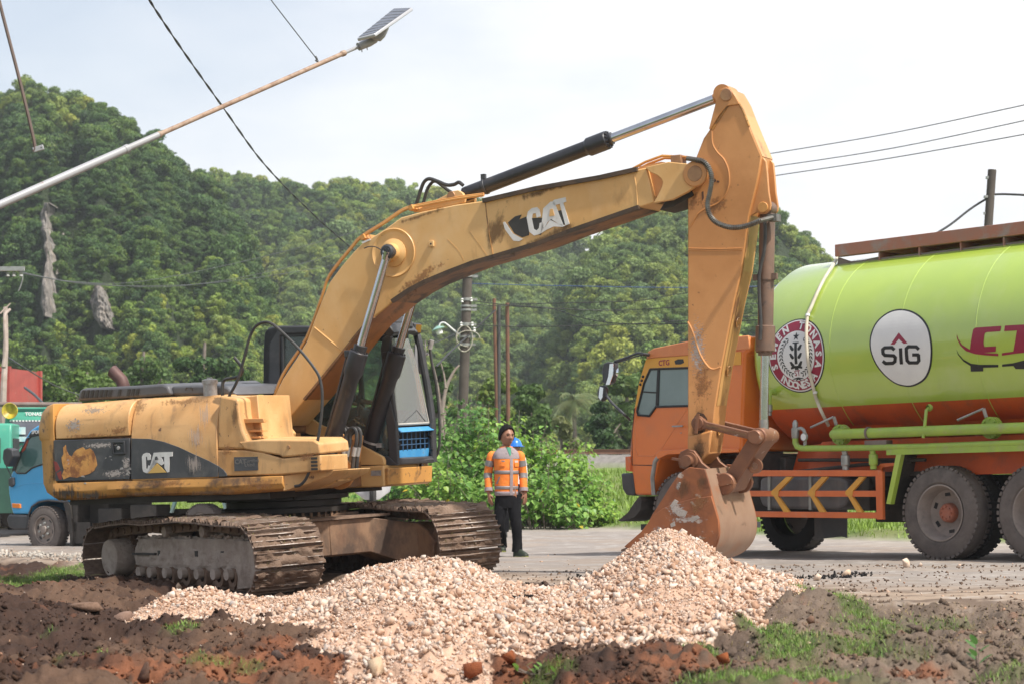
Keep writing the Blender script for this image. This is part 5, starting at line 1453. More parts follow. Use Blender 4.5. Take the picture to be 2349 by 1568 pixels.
# black swoosh panel with big letters
SW = [(301, 1004), (342, 1005), (376, 1012), (410, 1024), (444, 1040), (478, 1055), (500, 1067), (499, 1092), (300, 1098)]
sw = side_part('black_side_panel', SW, SY - .004, SY + .03, M_bblk, .004)
cC = [(326, 1046), (329, 1040), (336, 1037), (342, 1038), (346, 1043), (346, 1053), (339, 1054), (338, 1046), (335, 1046), (335, 1073), (339, 1073), (341, 1066), (346, 1067), (346, 1074), (342, 1082), (335, 1083), (329, 1080), (327, 1072)]
cA = [(353, 1037), (366, 1036), (377, 1062), (371, 1066), (361, 1059), (353, 1068), (344, 1079), (342, 1078)]
cA2 = [(342, 1078), (352, 1052), (360, 1060), (350, 1072), (341, 1083), (336, 1084)]
cT = [(365, 1036), (396, 1035), (396, 1045), (389, 1046), (388, 1081), (384, 1082), (378, 1072), (377, 1046), (369, 1047)]
tri = [(361, 1061), (382, 1082), (340, 1084)]
decal('lettering', [(cC, 1), (cA, 1), (cA2, 1), (cT, 1), (tri, 2)], SY - .006, sw, [M_decb, M_white, mat('gold_decal', (.62, .40, .12), None, .5)])
decal('letter_hole', [([(357, 1046), (361, 1045), (364, 1052), (356, 1054)], 3)], SY - .008, sw, [M_bblk] * 4)
# lower beam along the side
rings = []
zz = [(125, 1147), (178, 1146), (273, 1139), (410, 1135), (529, 1134), (646, 1125)]
m = MB()
topb = EX.pts([(121, 1107), (300, 1101), (500, 1095), (648, 1090)], SY); botb = EX.pts(zz, SY)
for k in range(13):
 t = k / 12; x = topb[0][0] + (topb[-1][0] - topb[0][0]) * t
 za = np.interp(x, [p[0] for p in topb], [p[1] for p in topb]); zb_ = np.interp(x, [p[0] for p in botb], [p[1] for p in botb])
 dent = .012 * math.sin(k * 2.1)
 rings.append([Vector((x, SY, za)), Vector((x, SY - .015 - dent, (za + zb_) / 2)), Vector((x, SY + .02, zb_ + .03)), Vector((x, SY + .09, zb_)), Vector((x, -.6, zb_)), Vector((x, -.6, za))])
m.loft(rings); m.build('frame_beam', M_yrust, ex, bevel=.008)
m = MB(); Lf = EX.pts([(648, 1090), (690, 1080), (735, 1078)], SY); Lb = EX.pts([(646, 1126), (687, 1111), (728, 1090)], SY)
rings = [[Vector((Lf[i][0], SY + .02 + .12 * i, Lf[i][1])), Vector((Lb[i][0], SY + .02 + .12 * i, Lb[i][1])), Vector((Lb[i][0], -.3, Lb[i][1])), Vector((Lf[i][0], -.3, Lf[i][1]))] for i in range(3)]
m.loft(rings); m.build('frame_corner', M_yelb, ex, bevel=.01)
# dark belly
m = MB(); m.span((-2.0, -1.2, .93), (.6, 1.2, 1.02)); m.span((-.9, -.55, .9), (.5, .55, 1.1)); m.build('belly_plate', M_dark, ex)
# fuel tank shoulder, steps, toolbox
TK = [(503, 905), (537, 911), (546, 915), (548, 950), (556, 985), (572, 1022), (572, 1030), (497, 1030), (499, 960), (502, 915)]
side_part('fuel_tank', TK, SY + .01, -.55, M_yelb, .03)
m = MB(); m.prism(EX.pts([(537, 912), (590, 905), (598, 990), (606, 1015), (560, 1022)], SY + .25), SY + .25, -.45); m.build('step_recess', M_yelb, ex, bevel=.01)
m = MB()
for (a, b) in ((962, 966), (985, 989), (1000, 1004), (1014, 1018)):
 m.prism(EX.pts([(548, a), (600, a - 1), (602, b), (550, b + 1)], SY + .16), SY + .12, SY + .27)
m.build('step', M_yels, ex, bevel=.003)
m = MB(); m.prism(EX.pts([(540, 960), (606, 958), (608, 968), (542, 970)], SY + .1), SY + .08, SY + .12); m.build('grab_bar', M_yels, ex, bevel=.006)
# bracket plates at the boom foot, with a bolted link
m = MB(); Q = EX.pts([(604, 966), (612, 957), (625, 957), (636, 965), (650, 975), (668, 982), (676, 992), (674, 1003), (652, 1003), (625, 998), (608, 990)], -.40)
m.prism(Q, -.42, -.37); m.prism([(x, z) for x, z in Q], .37, .42); m.build('boom_bracket', M_yel, ex, bevel=.006)
m = MB(); m.prism(EX.pts([(603, 972), (612, 969), (646, 985), (648, 994), (638, 999), (606, 985)], -.45), -.46, -.43); m.build('bolted_link', M_yel, ex, bevel=.004)
for (a, b, r_) in ((637, 988, .032), (614, 978, .02)):
 x, z = EX.pt(a, b, -.46); m = MB(); m.lathe([(0, 0), (r_, 0), (r_, .02), (0, .025)], (x, -.46, z), (0, -1, 0), 12); m.build('bolt', M_pin if r_ > .03 else M_dark, ex)
m = MB(); m.lathe([(0, 0), (.075, 0), (.075, .86), (0, .86)], (EX.pt(655, 985, 0)[0] - .03, -.43, EX.pt(655, 985, 0)[1] + .02), (0, 1, 0), 20); m.build('boom_foot_pin', M_pin, ex)
m = MB(); m.span((-.5, -.36, 1.0), (.85, .36, 1.52)); m.build('swing_frame', M_under, ex)
tb = MB(); top_ = EX.pts([(545, 1012), (600, 1006), (718, 1007), (732, 1016), (735, 1040), (648, 1048), (640, 1043), (560, 1030)], SY)
tb.prism(top_, SY, -.75, P2=[(x, z + .02) for x, z in top_]); tb.build('toolbox_lid', M_yelb, ex, bevel=.02, seg=3)
side_part('toolbox', [(498, 1031), (560, 1031), (600, 1036), (632, 1046), (648, 1050), (735, 1042), (736, 1079), (648, 1087), (520, 1091), (500, 1091)], SY + .01, -.78, M_yelb, .015)
side_part('black_corner', [(501, 1068), (512, 1076), (519, 1085), (520, 1091), (501, 1092)], SY, SY + .03, M_bblk, .002)
decal('worn_label', [([(537, 1047), (591, 1046), (592, 1077), (538, 1079)], 0)], SY + .006, ex, [M_bblk])
def text_mesh(body, size, name='lettering', ext=.002, bold=.0, font_scale=(1, 1)):
 cu = bpy.data.curves.new(name, 'FONT'); cu.body = body; cu.size = size; cu.align_x = 'CENTER'; cu.align_y = 'CENTER'; cu.extrude = ext; cu.offset = bold; cu.resolution_u = 2
 o = bpy.data.objects.new('t', cu); COL.objects.link(o); dg = bpy.context.evaluated_depsgraph_get()
 me = bpy.data.meshes.new_from_object(o.evaluated_get(dg)); bpy.data.objects.remove(o); bpy.data.curves.remove(cu)
 me.name = name; return me
def text_on_side(body, px, py, size, y, parent, mt, fr=EX, name='lettering', bold=0, sx=1, rotz=None, ext=.002):
 me = text_mesh(body, size, name, ext, bold); me.materials.clear(); me.materials.append(mt)
 a, b = fr.pt(px, py, y)
 M = Matrix.Translation((a, y, b)) @ Matrix.Rotation(PI / 2, 4, 'X') @ Matrix.Diagonal((sx, 1, 1, 1))
 if rotz is not None: M = Matrix.Translation((a, y, b)) @ rotz @ Matrix.Rotation(PI / 2, 4, 'X') @ Matrix.Diagonal((sx, 1, 1, 1))
 o = obj(name, me, parent, M); return o
M_faint = mat('faded_print', (.16, .15, .14), None, .6)
text_on_side('Certified', 577, 1056, .05, SY + .002, ex, M_faint, name='faded_lettering'); text_on_side('Used', 572, 1065, .06, SY + .002, ex, M_faint, name='faded_lettering')
text_on_side('CAT', 551, 1058, .07, SY + .002, ex, M_faint, name='faded_lettering', bold=.002)
m = MB(); x, z = EX.pt(720, 1062, SY)
for k in range(4): m.box((x, SY - .0 + .006, z + .055 - k * .037), (.075, .012, .022))
m.build('vent_slot', M_decb, ex)
x, z = EX.pt(662, 1024, SY); m = MB(); m.lathe([(0, 0), (.018, 0), (.018, .012), (0, .012)], (x, SY, z), (0, -1, 0), 12); m.build('lid_bolt', M_pin, ex)
for q in ((170, 975, 26, 20, S_scr), (215, 940, 40, 12, S_scr), (200, 998, 80, 6, S_rust), (450, 1000, 26, 34, S_pale), (470, 950, 20, 40, S_pale), (320, 930, 18, 30, S_rust), (420, 920, 90, 10, S_rust), (270, 985, 30, 14, S_rust)): smear(EX, q[0], q[1], q[2], q[3], SY, q[4], h2 if q[0] > 300 else h1)
for q in ((445, 1062, 26, 28, S_pale), (290, 1065, 12, 30, S_scr), (262, 1085, 40, 14, S_scr), (230, 1020, 60, 10, S_scr)): smear(EX, q[0], q[1], q[2], q[3], SY - .006, q[4], sw if q[0] > 300 else door)
for q in ((150, 1128, 40, 22, S_soot), (205, 1135, 60, 14, S_soot), (330, 1130, 80, 8, S_dark), (480, 1128, 90, 9, S_dark), (600, 1108, 60, 20, S_rust), (380, 1108, 70, 8, S_rust)): smear(EX, q[0], q[1], q[2], q[3], SY - .03, q[4], ex)
for q in ((540, 940, 14, 40, S_dark), (700, 1045, 30, 12, S_rust), (520, 1030, 20, 20, S_rust)): smear(EX, q[0], q[1], q[2], q[3], SY, q[4], ex)
# black air-intake hood on top of the engine
m = MB(); H1 = EX.pts([(176, 919), (182, 893), (196, 889), (320, 883), (372, 879), (385, 884), (393, 905), (320, 911)], SY + .35)
m.prism(H1, SY + .35, .9, P2=[(x, z + .05) for x, z in H1]); eh = m.build('engine_cover', M_blkf, ex, bevel=.03, seg=3)
m = MB()
for k in range(13):
 px = 188 + k * 10.4
 if 256 < px < 284 and k != 8: continue
 w = 3.2
 m.prism(EX.pts([(px + 3, 894 - k * .25), (px + 3 + w * 1.6, 893.8 - k * .25), (px + w * 1.5, 912 - k * .5), (px, 912.3 - k * .5)], SY + .35), SY + .33, SY + .36)
m.build('intake_slots', M_decb, eh)
m = MB(); H2 = EX.pts([(395, 906), (392, 884), (450, 881), (520, 884), (530, 893), (545, 905)], SY + .4)
m.prism(H2, SY + .4, .9, P2=[(x, z + .03) for x, z in H2]); m.build('engine_cover', M_blkf, ex, bevel=.03, seg=3)
m = MB(); x, z = EX.pt(482, 890, SY + .3); m.lathe([(.075, -.12), (.075, .05), (.085, .05), (.085, .09), (.06, .1), (0, .1)], (x, SY + .3, z), (0, 0, 1), 24); m.box((x, SY + .3, z + .11), (.06, .02, .02)); m.build('fuel_filler_cap', M_scr, ex)
m = MB(); m.tube([(EX.pt(428, 893, SY + .4)[0], SY + .38, EX.pt(428, 893, SY + .4)[1]), (EX.pt(434, 888, SY + .4)[0], SY + .35, EX.pt(434, 888, SY + .4)[1]), (EX.pt(446, 888, SY + .4)[0], SY + .35, EX.pt(446, 888, SY + .4)[1]), (EX.pt(444, 894, SY + .4)[0], SY + .38, EX.pt(444, 894, SY + .4)[1])], .007, 6); m.build('hood_handle', M_blk, ex)
# things behind: far deck with small boxes
m = MB(); m.span((-.2, .2, 1.5), (-.75, 1.2, 2.02)); m.span((-.1, -.45, 1.55), (.1, .3, 1.9)); m.build('rear_deck', M_yels, ex, bevel=.02)
m = MB(); m.prism(EX.pts([(573, 900), (577, 884), (590, 881), (596, 890), (597, 902)], .3), .25, .3); m.build('bracket_plate', M_scr, ex)
# exhaust
y = -.55; Pq = [EP(289, 905, y), EP(289, 866, y), EP(276, 858, y), EP(258, 842, y)]
m = MB()
rr = .072
m.loft([[Vector((p.x + rr * math.cos(a) * cx2, p.y + rr * math.sin(a), p.z + rr * math.cos(a) * sx2)) for a in [2 * PI * k / 18 for k in range(18)]] for p, cx2, sx2 in ((EP(283, 915, y), 1, 0), (EP(283, 882, y), 1, 0), (EP(278, 870, y), .9, .45), (EP(258, 850, y), .55, .85))], capb=True)
m.build('exhaust_pipe', M_exh, ex)
# handrails
def rail(L, y, r=.017, name='handrail', mt=M_hose, sub=6):
 m = MB(); m.tube(bez([EP(a, b, y if not isinstance(y, list) else y[i]) for i, (a, b) in enumerate(L)], sub), r, 8); return m.build(name, mt, ex)
rail([(511, 912), (510, 890), (512, 874), (520, 868), (540, 865), (552, 858), (556, 846), (548, 832), (537, 819)], SY + .12, .018)
rail([(524, 910), (545, 870), (560, 820), (572, 775), (585, 750), (602, 740), (622, 742), (650, 765), (690, 805), (725, 850), (735, 875), (739, 910), (735, 970), (722, 1040), (705, 1090), (690, 1110), (676, 1114)], SY + .05, .016)
# bottom hoses
for k in range(4):
 dx = k * 9 + (6 if k > 1 else 0)
 yy = -.32 + .1 * (k % 2)
 m = MB(); m.tube(bez([EP(768 + dx, 1020, yy), EP(770 + dx, 1000, yy), EP(776 + dx, 986, yy), EP(786 + dx, 981, yy), EP(793 + dx * 1.0, 990, yy), EP(793 + dx, 1015, yy), EP(788 + dx, 1035, yy), EP(785 + dx, 1065, yy), EP(782 + dx * .9, 1090, yy), EP(762 + dx * .5, 1106, yy), EP(740, 1100, yy)], 5), .021, 8)
 h = m.build('hydraulic_hose', M_hose, ex)
 m = MB(); a = EP(790 + dx, 1024, yy); b = EP(786 + dx, 1045, yy); m.cyl(a, b, .026, 10); m.build('hose_fitting', M_alu, h)
m = MB(); m.prism(EX.pts([(745, 1020), (780, 990), (790, 1000), (782, 1060), (760, 1085), (742, 1080)], -.2), -.22, -.16); m.prism(EX.pts([(745, 1020), (780, 990), (790, 1000), (782, 1060), (760, 1085), (742, 1080)], -.2), .16, .22); m.build('swing_bracket', M_yels, ex, bevel=.005)
m = MB(); m.lathe([(.08, -.02), (.17, -.02), (.17, .02), (.08, .02)], EP(780, 1085, -.3), (0, 1, 0), 24); m.lathe([(0, -.03), (.06, -.03), (.06, .03), (0, .03)], EP(780, 1085, -.3), (0, 1, 0), 20); m.build('swing_motor_flange', M_yels, ex)
m = MB(); m.prism(EX.pts([(690, 1078), (790, 1084), (800, 1100), (770, 1115), (700, 1125), (680, 1110)], -.5), -.7, -.45); m.build('frame_foot', M_yelb, ex, bevel=.01)

# ---- cab
CY0, CY1 = .42, 1.36
def cb(L, y0, y1, name, mt, bev=.01, parent=None, yref=None):
 m = MB(); m.prism(EX.pts(L, y0 if yref is None else yref), y0, y1); return m.build(name, mt, parent or cab, bevel=bev)
m = MB()   # cab floor box and back wall are the body of the cab
fl = EX.pts([(735, 1062), (908, 1066), (908, 1050), (735, 1045)], CY0)
m.span((-.42, CY0, 1.22), (1.22, CY1, 1.30))
m.span((-.42, CY0 + .02, 1.22), (-.36, CY1, 2.72))
m.span((-.35, CY0 + .03, 2.70), (.9, CY1 - .02, 2.78))
cab = m.build('cab', M_blk, ex, bevel=.02)
# corner posts (near side traced)
cb([(602, 946), (603, 800), (606, 762), (614, 752), (640, 747), (712, 747), (712, 765), (650, 767), (643, 772), (642, 940)], CY0, CY0 + .07, 'rear_frame', M_blk, .02)
m = MB(); m.prism(EX.pts([(602, 946), (603, 800), (606, 762), (614, 752), (626, 748), (640, 747), (640, 760), (622, 790), (620, 946)], CY0), CY0 + .0, CY1); m.build('rear_corner_post', M_blk, cab, bevel=.02)
cb([(873, 888), (880, 880), (893, 905), (908, 970), (912, 1064), (892, 1066), (890, 1020), (884, 960)], CY0, CY0 + .06, 'front_post', M_blk, .012)
cb([(893, 905), (880, 880), (872, 800), (876, 776), (886, 768), (898, 772), (893, 790), (895, 850), (908, 965)], CY0, CY0 + .05, 'front_post', M_blk, .010)
m = MB()
FP = [EP(898, 770, CY0), EP(935, 745, CY1), EP(943, 748, CY1), EP(957, 772, CY1), EP(975, 860, CY1), EP(990, 960, CY1), EP(993, 1058, CY1)]
m.tube(bez(FP[1:], 4), .045, 10); m.build('front_post', M_blk, cab)
# roof front visor with cap
m = MB(); fr0 = EP(893, 752, CY0); fr1 = EP(952, 752, CY1)
m.loft([[p + Vector((.0, 0, .03)), p + Vector((.06, 0, -.06)), p + Vector((.0, 0, -.10)), p + Vector((-.3, 0, .02)), p + Vector((-.3, 0, .07))] for p in (fr0, fr0.lerp(fr1, .33) + Vector((.05, 0, .02)), fr0.lerp(fr1, .66) + Vector((.05, 0, .02)), fr1)])
m.build('roof_visor', M_blk, cab, bevel=.01)
m = MB(); c0 = EP(903, 752, .9); m.lathe([(.22, 0), (.21, .06), (.16, .11), (.08, .13), (0, .135)], c0, (0, 0, 1), 24); m.build('roof_vent_cap', M_dkint, cab)
# front glass, seal, lower guard
def quadplate(name, pts3, mt, t=.012, par=None):
 a, b, c, d_ = pts3; n = (b - a).cross(d_ - a).normalized() * t
 m = MB(); m.loft([[p for p in pts3], [p + n for p in pts3]]); return m.build(name, mt, par or cab, smooth=0)
def FX(px, py):     # point on the slanted front plane
 t = (px - 900) / 85.0
 y = CY0 + .02 + (CY1 - CY0 - .06) * max(0, min(1, t * (1 if py > 900 else 1.55)))
 return EP(px, py, y)
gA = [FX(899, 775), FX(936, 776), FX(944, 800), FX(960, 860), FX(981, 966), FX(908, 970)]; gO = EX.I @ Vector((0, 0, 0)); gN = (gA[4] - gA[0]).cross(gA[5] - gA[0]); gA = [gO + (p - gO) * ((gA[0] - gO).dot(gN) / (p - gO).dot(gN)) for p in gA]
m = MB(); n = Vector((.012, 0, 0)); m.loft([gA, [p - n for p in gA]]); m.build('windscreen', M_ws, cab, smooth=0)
m = MB(); m.tube([FX(907, 973), FX(982, 969)], .016, 6); m.tube([FX(944, 800), FX(960, 860), FX(983, 968)], .010, 6); m.build('windscreen_seal', mat('pale_seal', (.45, .43, .40), (.35, .33, .3), .6), cab)
gd = [FX(908, 980), FX(984, 976), FX(987, 985), FX(911, 990)]
guard = quadplate('lower_guard', [gd[0], gd[1], gd[2] + Vector((.05, 0, 0)), gd[3] + Vector((.05, 0, 0))], M_blue)
quadplate('guard_plate', [FX(912, 1032), FX(984, 1026), FX(984, 1048), FX(915, 1054)], M_blue, .012, guard)
m = MB()
for k in range(8): m.tube([FX(913 + k * 10, 989 - k * .4), FX(914 + k * 10, 1034 - k * .9)], .008, 6)
for yy_ in (1008, 1020): m.tube([FX(912, yy_), FX(985, yy_ - 5)], .006, 6)
m.build('guard_bars', mat('dark_blue_bar', (.03, .08, .16), (.04, .12, .25), .5), guard)
m = MB(); L = [FX(905, 972), FX(909, 1060), FX(990, 1052), FX(988, 968)]; m.tube(L, .03, 8); m.build('lower_front_frame', M_blk, cab)
# glass on the near side and rear window
gl1 = EX.pts([(645, 772), (712, 772), (765, 772), (872, 778), (874, 870), (890, 1010), (888, 1048), (745, 1045), (645, 1020)], CY0 + .02)
m = MB(); m.prism(gl1, CY0 + .025, CY0 + .035); m.build('side_window', M_gld, cab, smooth=0)
cb([(645, 772), (649, 772), (649, 1020), (645, 1020)], CY0 - .002, CY0 + .03, 'window_rubber', M_dkint, .002)
cb([(735, 1040), (892, 1046), (912, 1066), (735, 1066)], CY0 - .004, CY0 + .05, 'cab_sill', M_blk, .01)
gl2 = EX.pts([(660, 790), (860, 780), (880, 900), (890, 1000), (660, 1000)], CY1)
m = MB(); m.span((-.3, CY1 - .04, 1.8), (1.0, CY1 - .03, 2.66)); m.build('door_window', M_gl, cab)
m = MB(); m.span((-.36, CY1 - .05, 1.25), (1.16, CY1, 1.78)); m.span((-.36, CY1 - .05, 2.64), (.95, CY1, 2.74)); m.span((.28, CY1 - .05, 1.78), (.34, CY1, 2.66)); m.build('door', M_blk, cab, bevel=.01)
# interior: seat, console, levers
m = MB(); m.box((.25, .9, 1.62), (.5, .5, .14)); m.box((0.02, .9, 1.95), (.14, .5, .66), Matrix.Rotation(-.12, 3, 'Y')); m.box((-.0, .9, 2.36), (.1, .28, .18)); m.build('seat', M_seat, cab, bevel=.04, seg=3)
m = MB(); m.box((.35, .9, 1.42), (.55, .45, .26)); m.box((.45, .58, 1.68), (.5, .14, .2)); m.box((.45, 1.22, 1.68), (.5, .14, .2)); m.build('console', M_dkint, cab, bevel=.02)
m = MB(); m.tube([(.66, .6, 1.75), (.68, .6, 1.95)], .012, 6); m.lathe([(.0, 0), (.028, .01), (.03, .09), (0, .1)], (.68, .6, 1.93), (0, 0, 1), 10); m.build('joystick', M_dkint, cab)
m = MB(); m.prism(EX.pts([(798, 1065), (788, 1032), (800, 1020), (826, 1018), (878, 1046), (882, 1054), (882, 1065)], CY0 - .1), CY0 - .12, CY0 - .06); m.build('cab_foot_guard', M_yel, ex, bevel=.008)
# cab platform
m = MB(); m.span((.62, CY0 - .12, .985), (1.14, CY1, 1.225)); m.span((-.4, CY0 - .1, 1.0), (.64, CY1, 1.22)); m.build('cab_platform', M_yel, ex, bevel=.02, seg=3)
m = MB(); a = [Vector((1.19, CY0 - .1, 1.19)), Vector((1.19, CY1, 1.19)), Vector((1.17, CY1, 1.0)), Vector((1.17, CY0 - .1, 1.0))]; m.loft([a, [p - Vector((.1, 0, 0)) for p in a]]); m.build('front_bumper_plate', M_yrust, ex, bevel=.012)
decal('serial_plate', [([(851, 1078), (874, 1077), (874, 1089), (851, 1090)], 0)], CY0 - .124, ex, [M_scr])
# mirror and its arms, work light, hand rail at the front
mi = EP(960, 822, CY1 + .02)
m = MB(); m.box(mi, (.04, .18, .34), Matrix.Rotation(rad(-10), 3, 'X')); mirror = m.build('mirror', mat('grey_mirror_shell', (.3, .3, .31), (.22, .22, .23), .5), ex, bevel=.03, seg=3)
m = MB(); m.tube([mi + Vector((.03, 0, .02)), mi + Vector((.06, .1, .05)), EP(982, 812, CY1 + .1)], .014, 6); m.tube([EP(976, 818, CY1 + .1), EP(975, 780, CY1 + .1), EP(985, 784, CY1 + .1)], .008, 6); m.build('mirror_bracket', M_scr, mirror)
rail([(984, 784), (990, 830), (1000, 880), (1007, 950), (1008, 1010), (1003, 1040), (992, 1052)], CY1 + .06, .016, 'front_handrail')
m = MB(); m.tube([EP(985, 800, CY1 + .06), EP(988, 790, CY1 + .06), EP(990, 780, CY1 + .06)], .03, 8); m.build('rail_joint', M_scr, ex)
wl = EP(950, 753, CY1 - .12)
m = MB(); m.box(wl, (.1, .16, .12), Matrix.Rotation(.15, 3, 'Y')); lamp = m.build('work_light', M_blk, ex, bevel=.015)
m = MB(); m.box(wl + Vector((.052, 0, -.005)), (.006, .13, .09), Matrix.Rotation(.15, 3, 'Y')); m.build('lens', M_mirror, lamp)
m = MB(); m.tube([wl + Vector((-.02, 0, .05)), wl + Vector((-.06, 0, .09)), wl + Vector((-.13, .05, .08))], .012, 6); m.build('lamp_bracket', M_pin, lamp)
for (a, b) in ((911, 1000), (913, 1018), (910, 1058), (986, 1000), (990, 1030), (965, 1065)):
 q = FX(a, b); m = MB(); m.cyl(q + Vector((.0, -.02, 0)), q + Vector((.05, -.05, 0)), .014, 8); m.build('bolt', M_dark, cab)
# wiper
m = MB(); m.tube([FX(925, 968), FX(955, 940), FX(975, 965)], .006, 5); m.tube([FX(930, 780), FX(932, 830), FX(940, 900)], .006, 5); m.build('wiper', M_dkint, cab)

# ---- swing bearing
m = MB(); c = KE @ Vector((0, 0, 0))
ctr = EX.I @ Vector((-2.50, 24.3, -1.25));
m.lathe([(.0, .72), (.60, .72), (.62, .80), (.70, .80), (.70, .85), (.64, .87), (.64, .93), (.72, .94), (.72, .99), (.5, 1.0)], (ctr.x, ctr.y, ctr.z), (0, 0, 1), 64); sb = m.build('swing_bearing', M_dark, ex)
m = MB()
for k in range(44):
 a = 2 * PI * k / 44; m.lathe([(.018, 0), (.018, .05), (0, .05)], (ctr.x + .67 * math.cos(a), ctr.y + .67 * math.sin(a), ctr.z + .745), (0, 0, 1), 6)
m.build('bearing_bolts', M_xfr, sb)['kind'] = 'stuff'

# ---- carbody (X frame) in the track frame
def kb(m): return m.xf(KE)
m = MB()
m.span((-.75, -.75, .30), (.85, .75, .70)); m.span((-.62, -.62, .68), (.62, .62, .76))
carbody = kb(m).build('carbody', M_xfr, ex, bevel=.01)
for s in (-1, 1):
 m = MB(); m.loft([[Vector((xx, y, z)) for xx, z in ((.55, .32), (1.02, .32), (1.02, .70), (.55, .72))] for y in (0, s * .5)] + [[Vector((xx, s * .95, z)) for xx, z in ((.75, .12), (1.30, .12), (1.30, .60), (.75, .62))]])
 kb(m).build('carbody_leg', M_xfr, carbody, bevel=.01)
 m = MB(); m.loft([[Vector((xx, y, z)) for xx, z in ((-.55, .32), (-1.02, .32), (-1.02, .70), (-.55, .72))] for y in (0, s * .5)] + [[Vector((xx, s * .95, z)) for xx, z in ((-.75, .12), (-1.30, .12), (-1.30, .60), (-.75, .62))]])
 kb(m).build('carbody_leg', M_dark, carbody, bevel=.01)
m = MB(); m.span((.5, -.75, .703), (1.06, .75, .73)); kb(m).build('carbody_top_plate', M_mudst, carbody)

# ---- tracks
def track_path():
 P = []; R = .345
 fx, rx = 1.72, -1.72; zc = .385
 for k in range(15):                                   # front idler, bottom to top
  a = -PI / 2 + PI * k / 14; P.append(Vector((fx + R * math.cos(a), 0, zc + R * math.sin(a))))
 for x, z in ((1.25, .745), (.75, .775), (.35, .79), (-.1, .775), (-.5, .76), (-.9, .775), (-1.3, .76)): P.append(Vector((x, 0, z)))
 for k in range(15):
  a = PI / 2 + PI * k / 14; P.append(Vector((rx + R * math.cos(a), 0, zc + R * math.sin(a))))
 for x in (-1.2, -.6, 0, .6, 1.2): P.append(Vector((x, 0, .04)))
 P.append(P[0].copy()); return P
TP = track_path()
def walk(P, n):
 L = [0]
 for i in range(1, len(P)): L.append(L[-1] + (P[i] - P[i - 1]).length)
 out = []
 for k in range(n):
  s = L[-1] * k / n; i = max(j for j in range(len(L)) if L[j] <= s + 1e-9); i = min(i, len(P) - 2)
  t = (s - L[i]) / (L[i + 1] - L[i]); out.append((P[i].lerp(P[i + 1], t), (P[i + 1] - P[i]).normalized()))
 return out, L[-1]
NSH = 49
poses, plen = walk(TP, NSH)
pitch = plen / NSH
def shoe_mesh(seed):
 r = random.Random(seed); m = MB(); W = .395; c = pitch * .485
 # plate
 m.span((-c, -W, 0), (c, W, .014))
 # three grousers, the leading one taller
 for x, h, w in ((-c + .012, .040, .016), (-.01, .028, .014), (c - .030, .032, .014)):
  m.prism([(x - w / 2, .0138), (x + w / 2, .0138), (x + w * .36, .0138 + h), (x - w * .36, .0138 + h)], -W + .002, W - .002); m.span((x - w * .3, -W + .01 + .1 * r.random(), .0138 + h), (x + w * .3, W - .01 - .2 * r.random(), .0165 + h), 1)
 for x in (-.03, .035):
  for y in (-.06, .06): m.lathe([(.014, 0), (.014, .014), (0, .014)], (x, y, .014), (0, 0, 1), 6)
 me = m.mesh('shoe', [M_shoe, M_wornst], 30); return me
shoes = [shoe_mesh(i) for i in range(6)]
def mud_mesh(seed, amount):
 r = random.Random(seed); nx, ny_ = 7, 22; V = []; F_ = []
 for j in range(ny_):
  for i in range(nx):
   x = -pitch * .47 + pitch * .94 * i / (nx - 1); y = -.385 + .77 * j / (ny_ - 1)
   n = mnoise.fractal(Vector((x * 12 + seed * 7, y * 9, seed)), 1, 2, 4)
   h = .012 + .052 * max(0, min(1, (n + amount) * 1.6)) + .004 * r.random()
   V.append((x, y, h))
 for j in range(ny_ - 1):
  for i in range(nx - 1):
   a = j * nx + i; F_.append((a, a + 1, a + 1 + nx, a + nx))
 return npmesh('mud', V, F_, M_mud, True, None)
M_mud = mat('wet_brown_mud', (.13, .08, .052), (.20, .13, .09), .85, scale=9, bump=.8, bscale=35, bdist=.02, layers=[((.30, .22, .16), 6, .56, .7, None, .6)])
muds = [mud_mesh(i, a) for i, a in enumerate((-.15, .0, .1, .3, .45, -.3))]
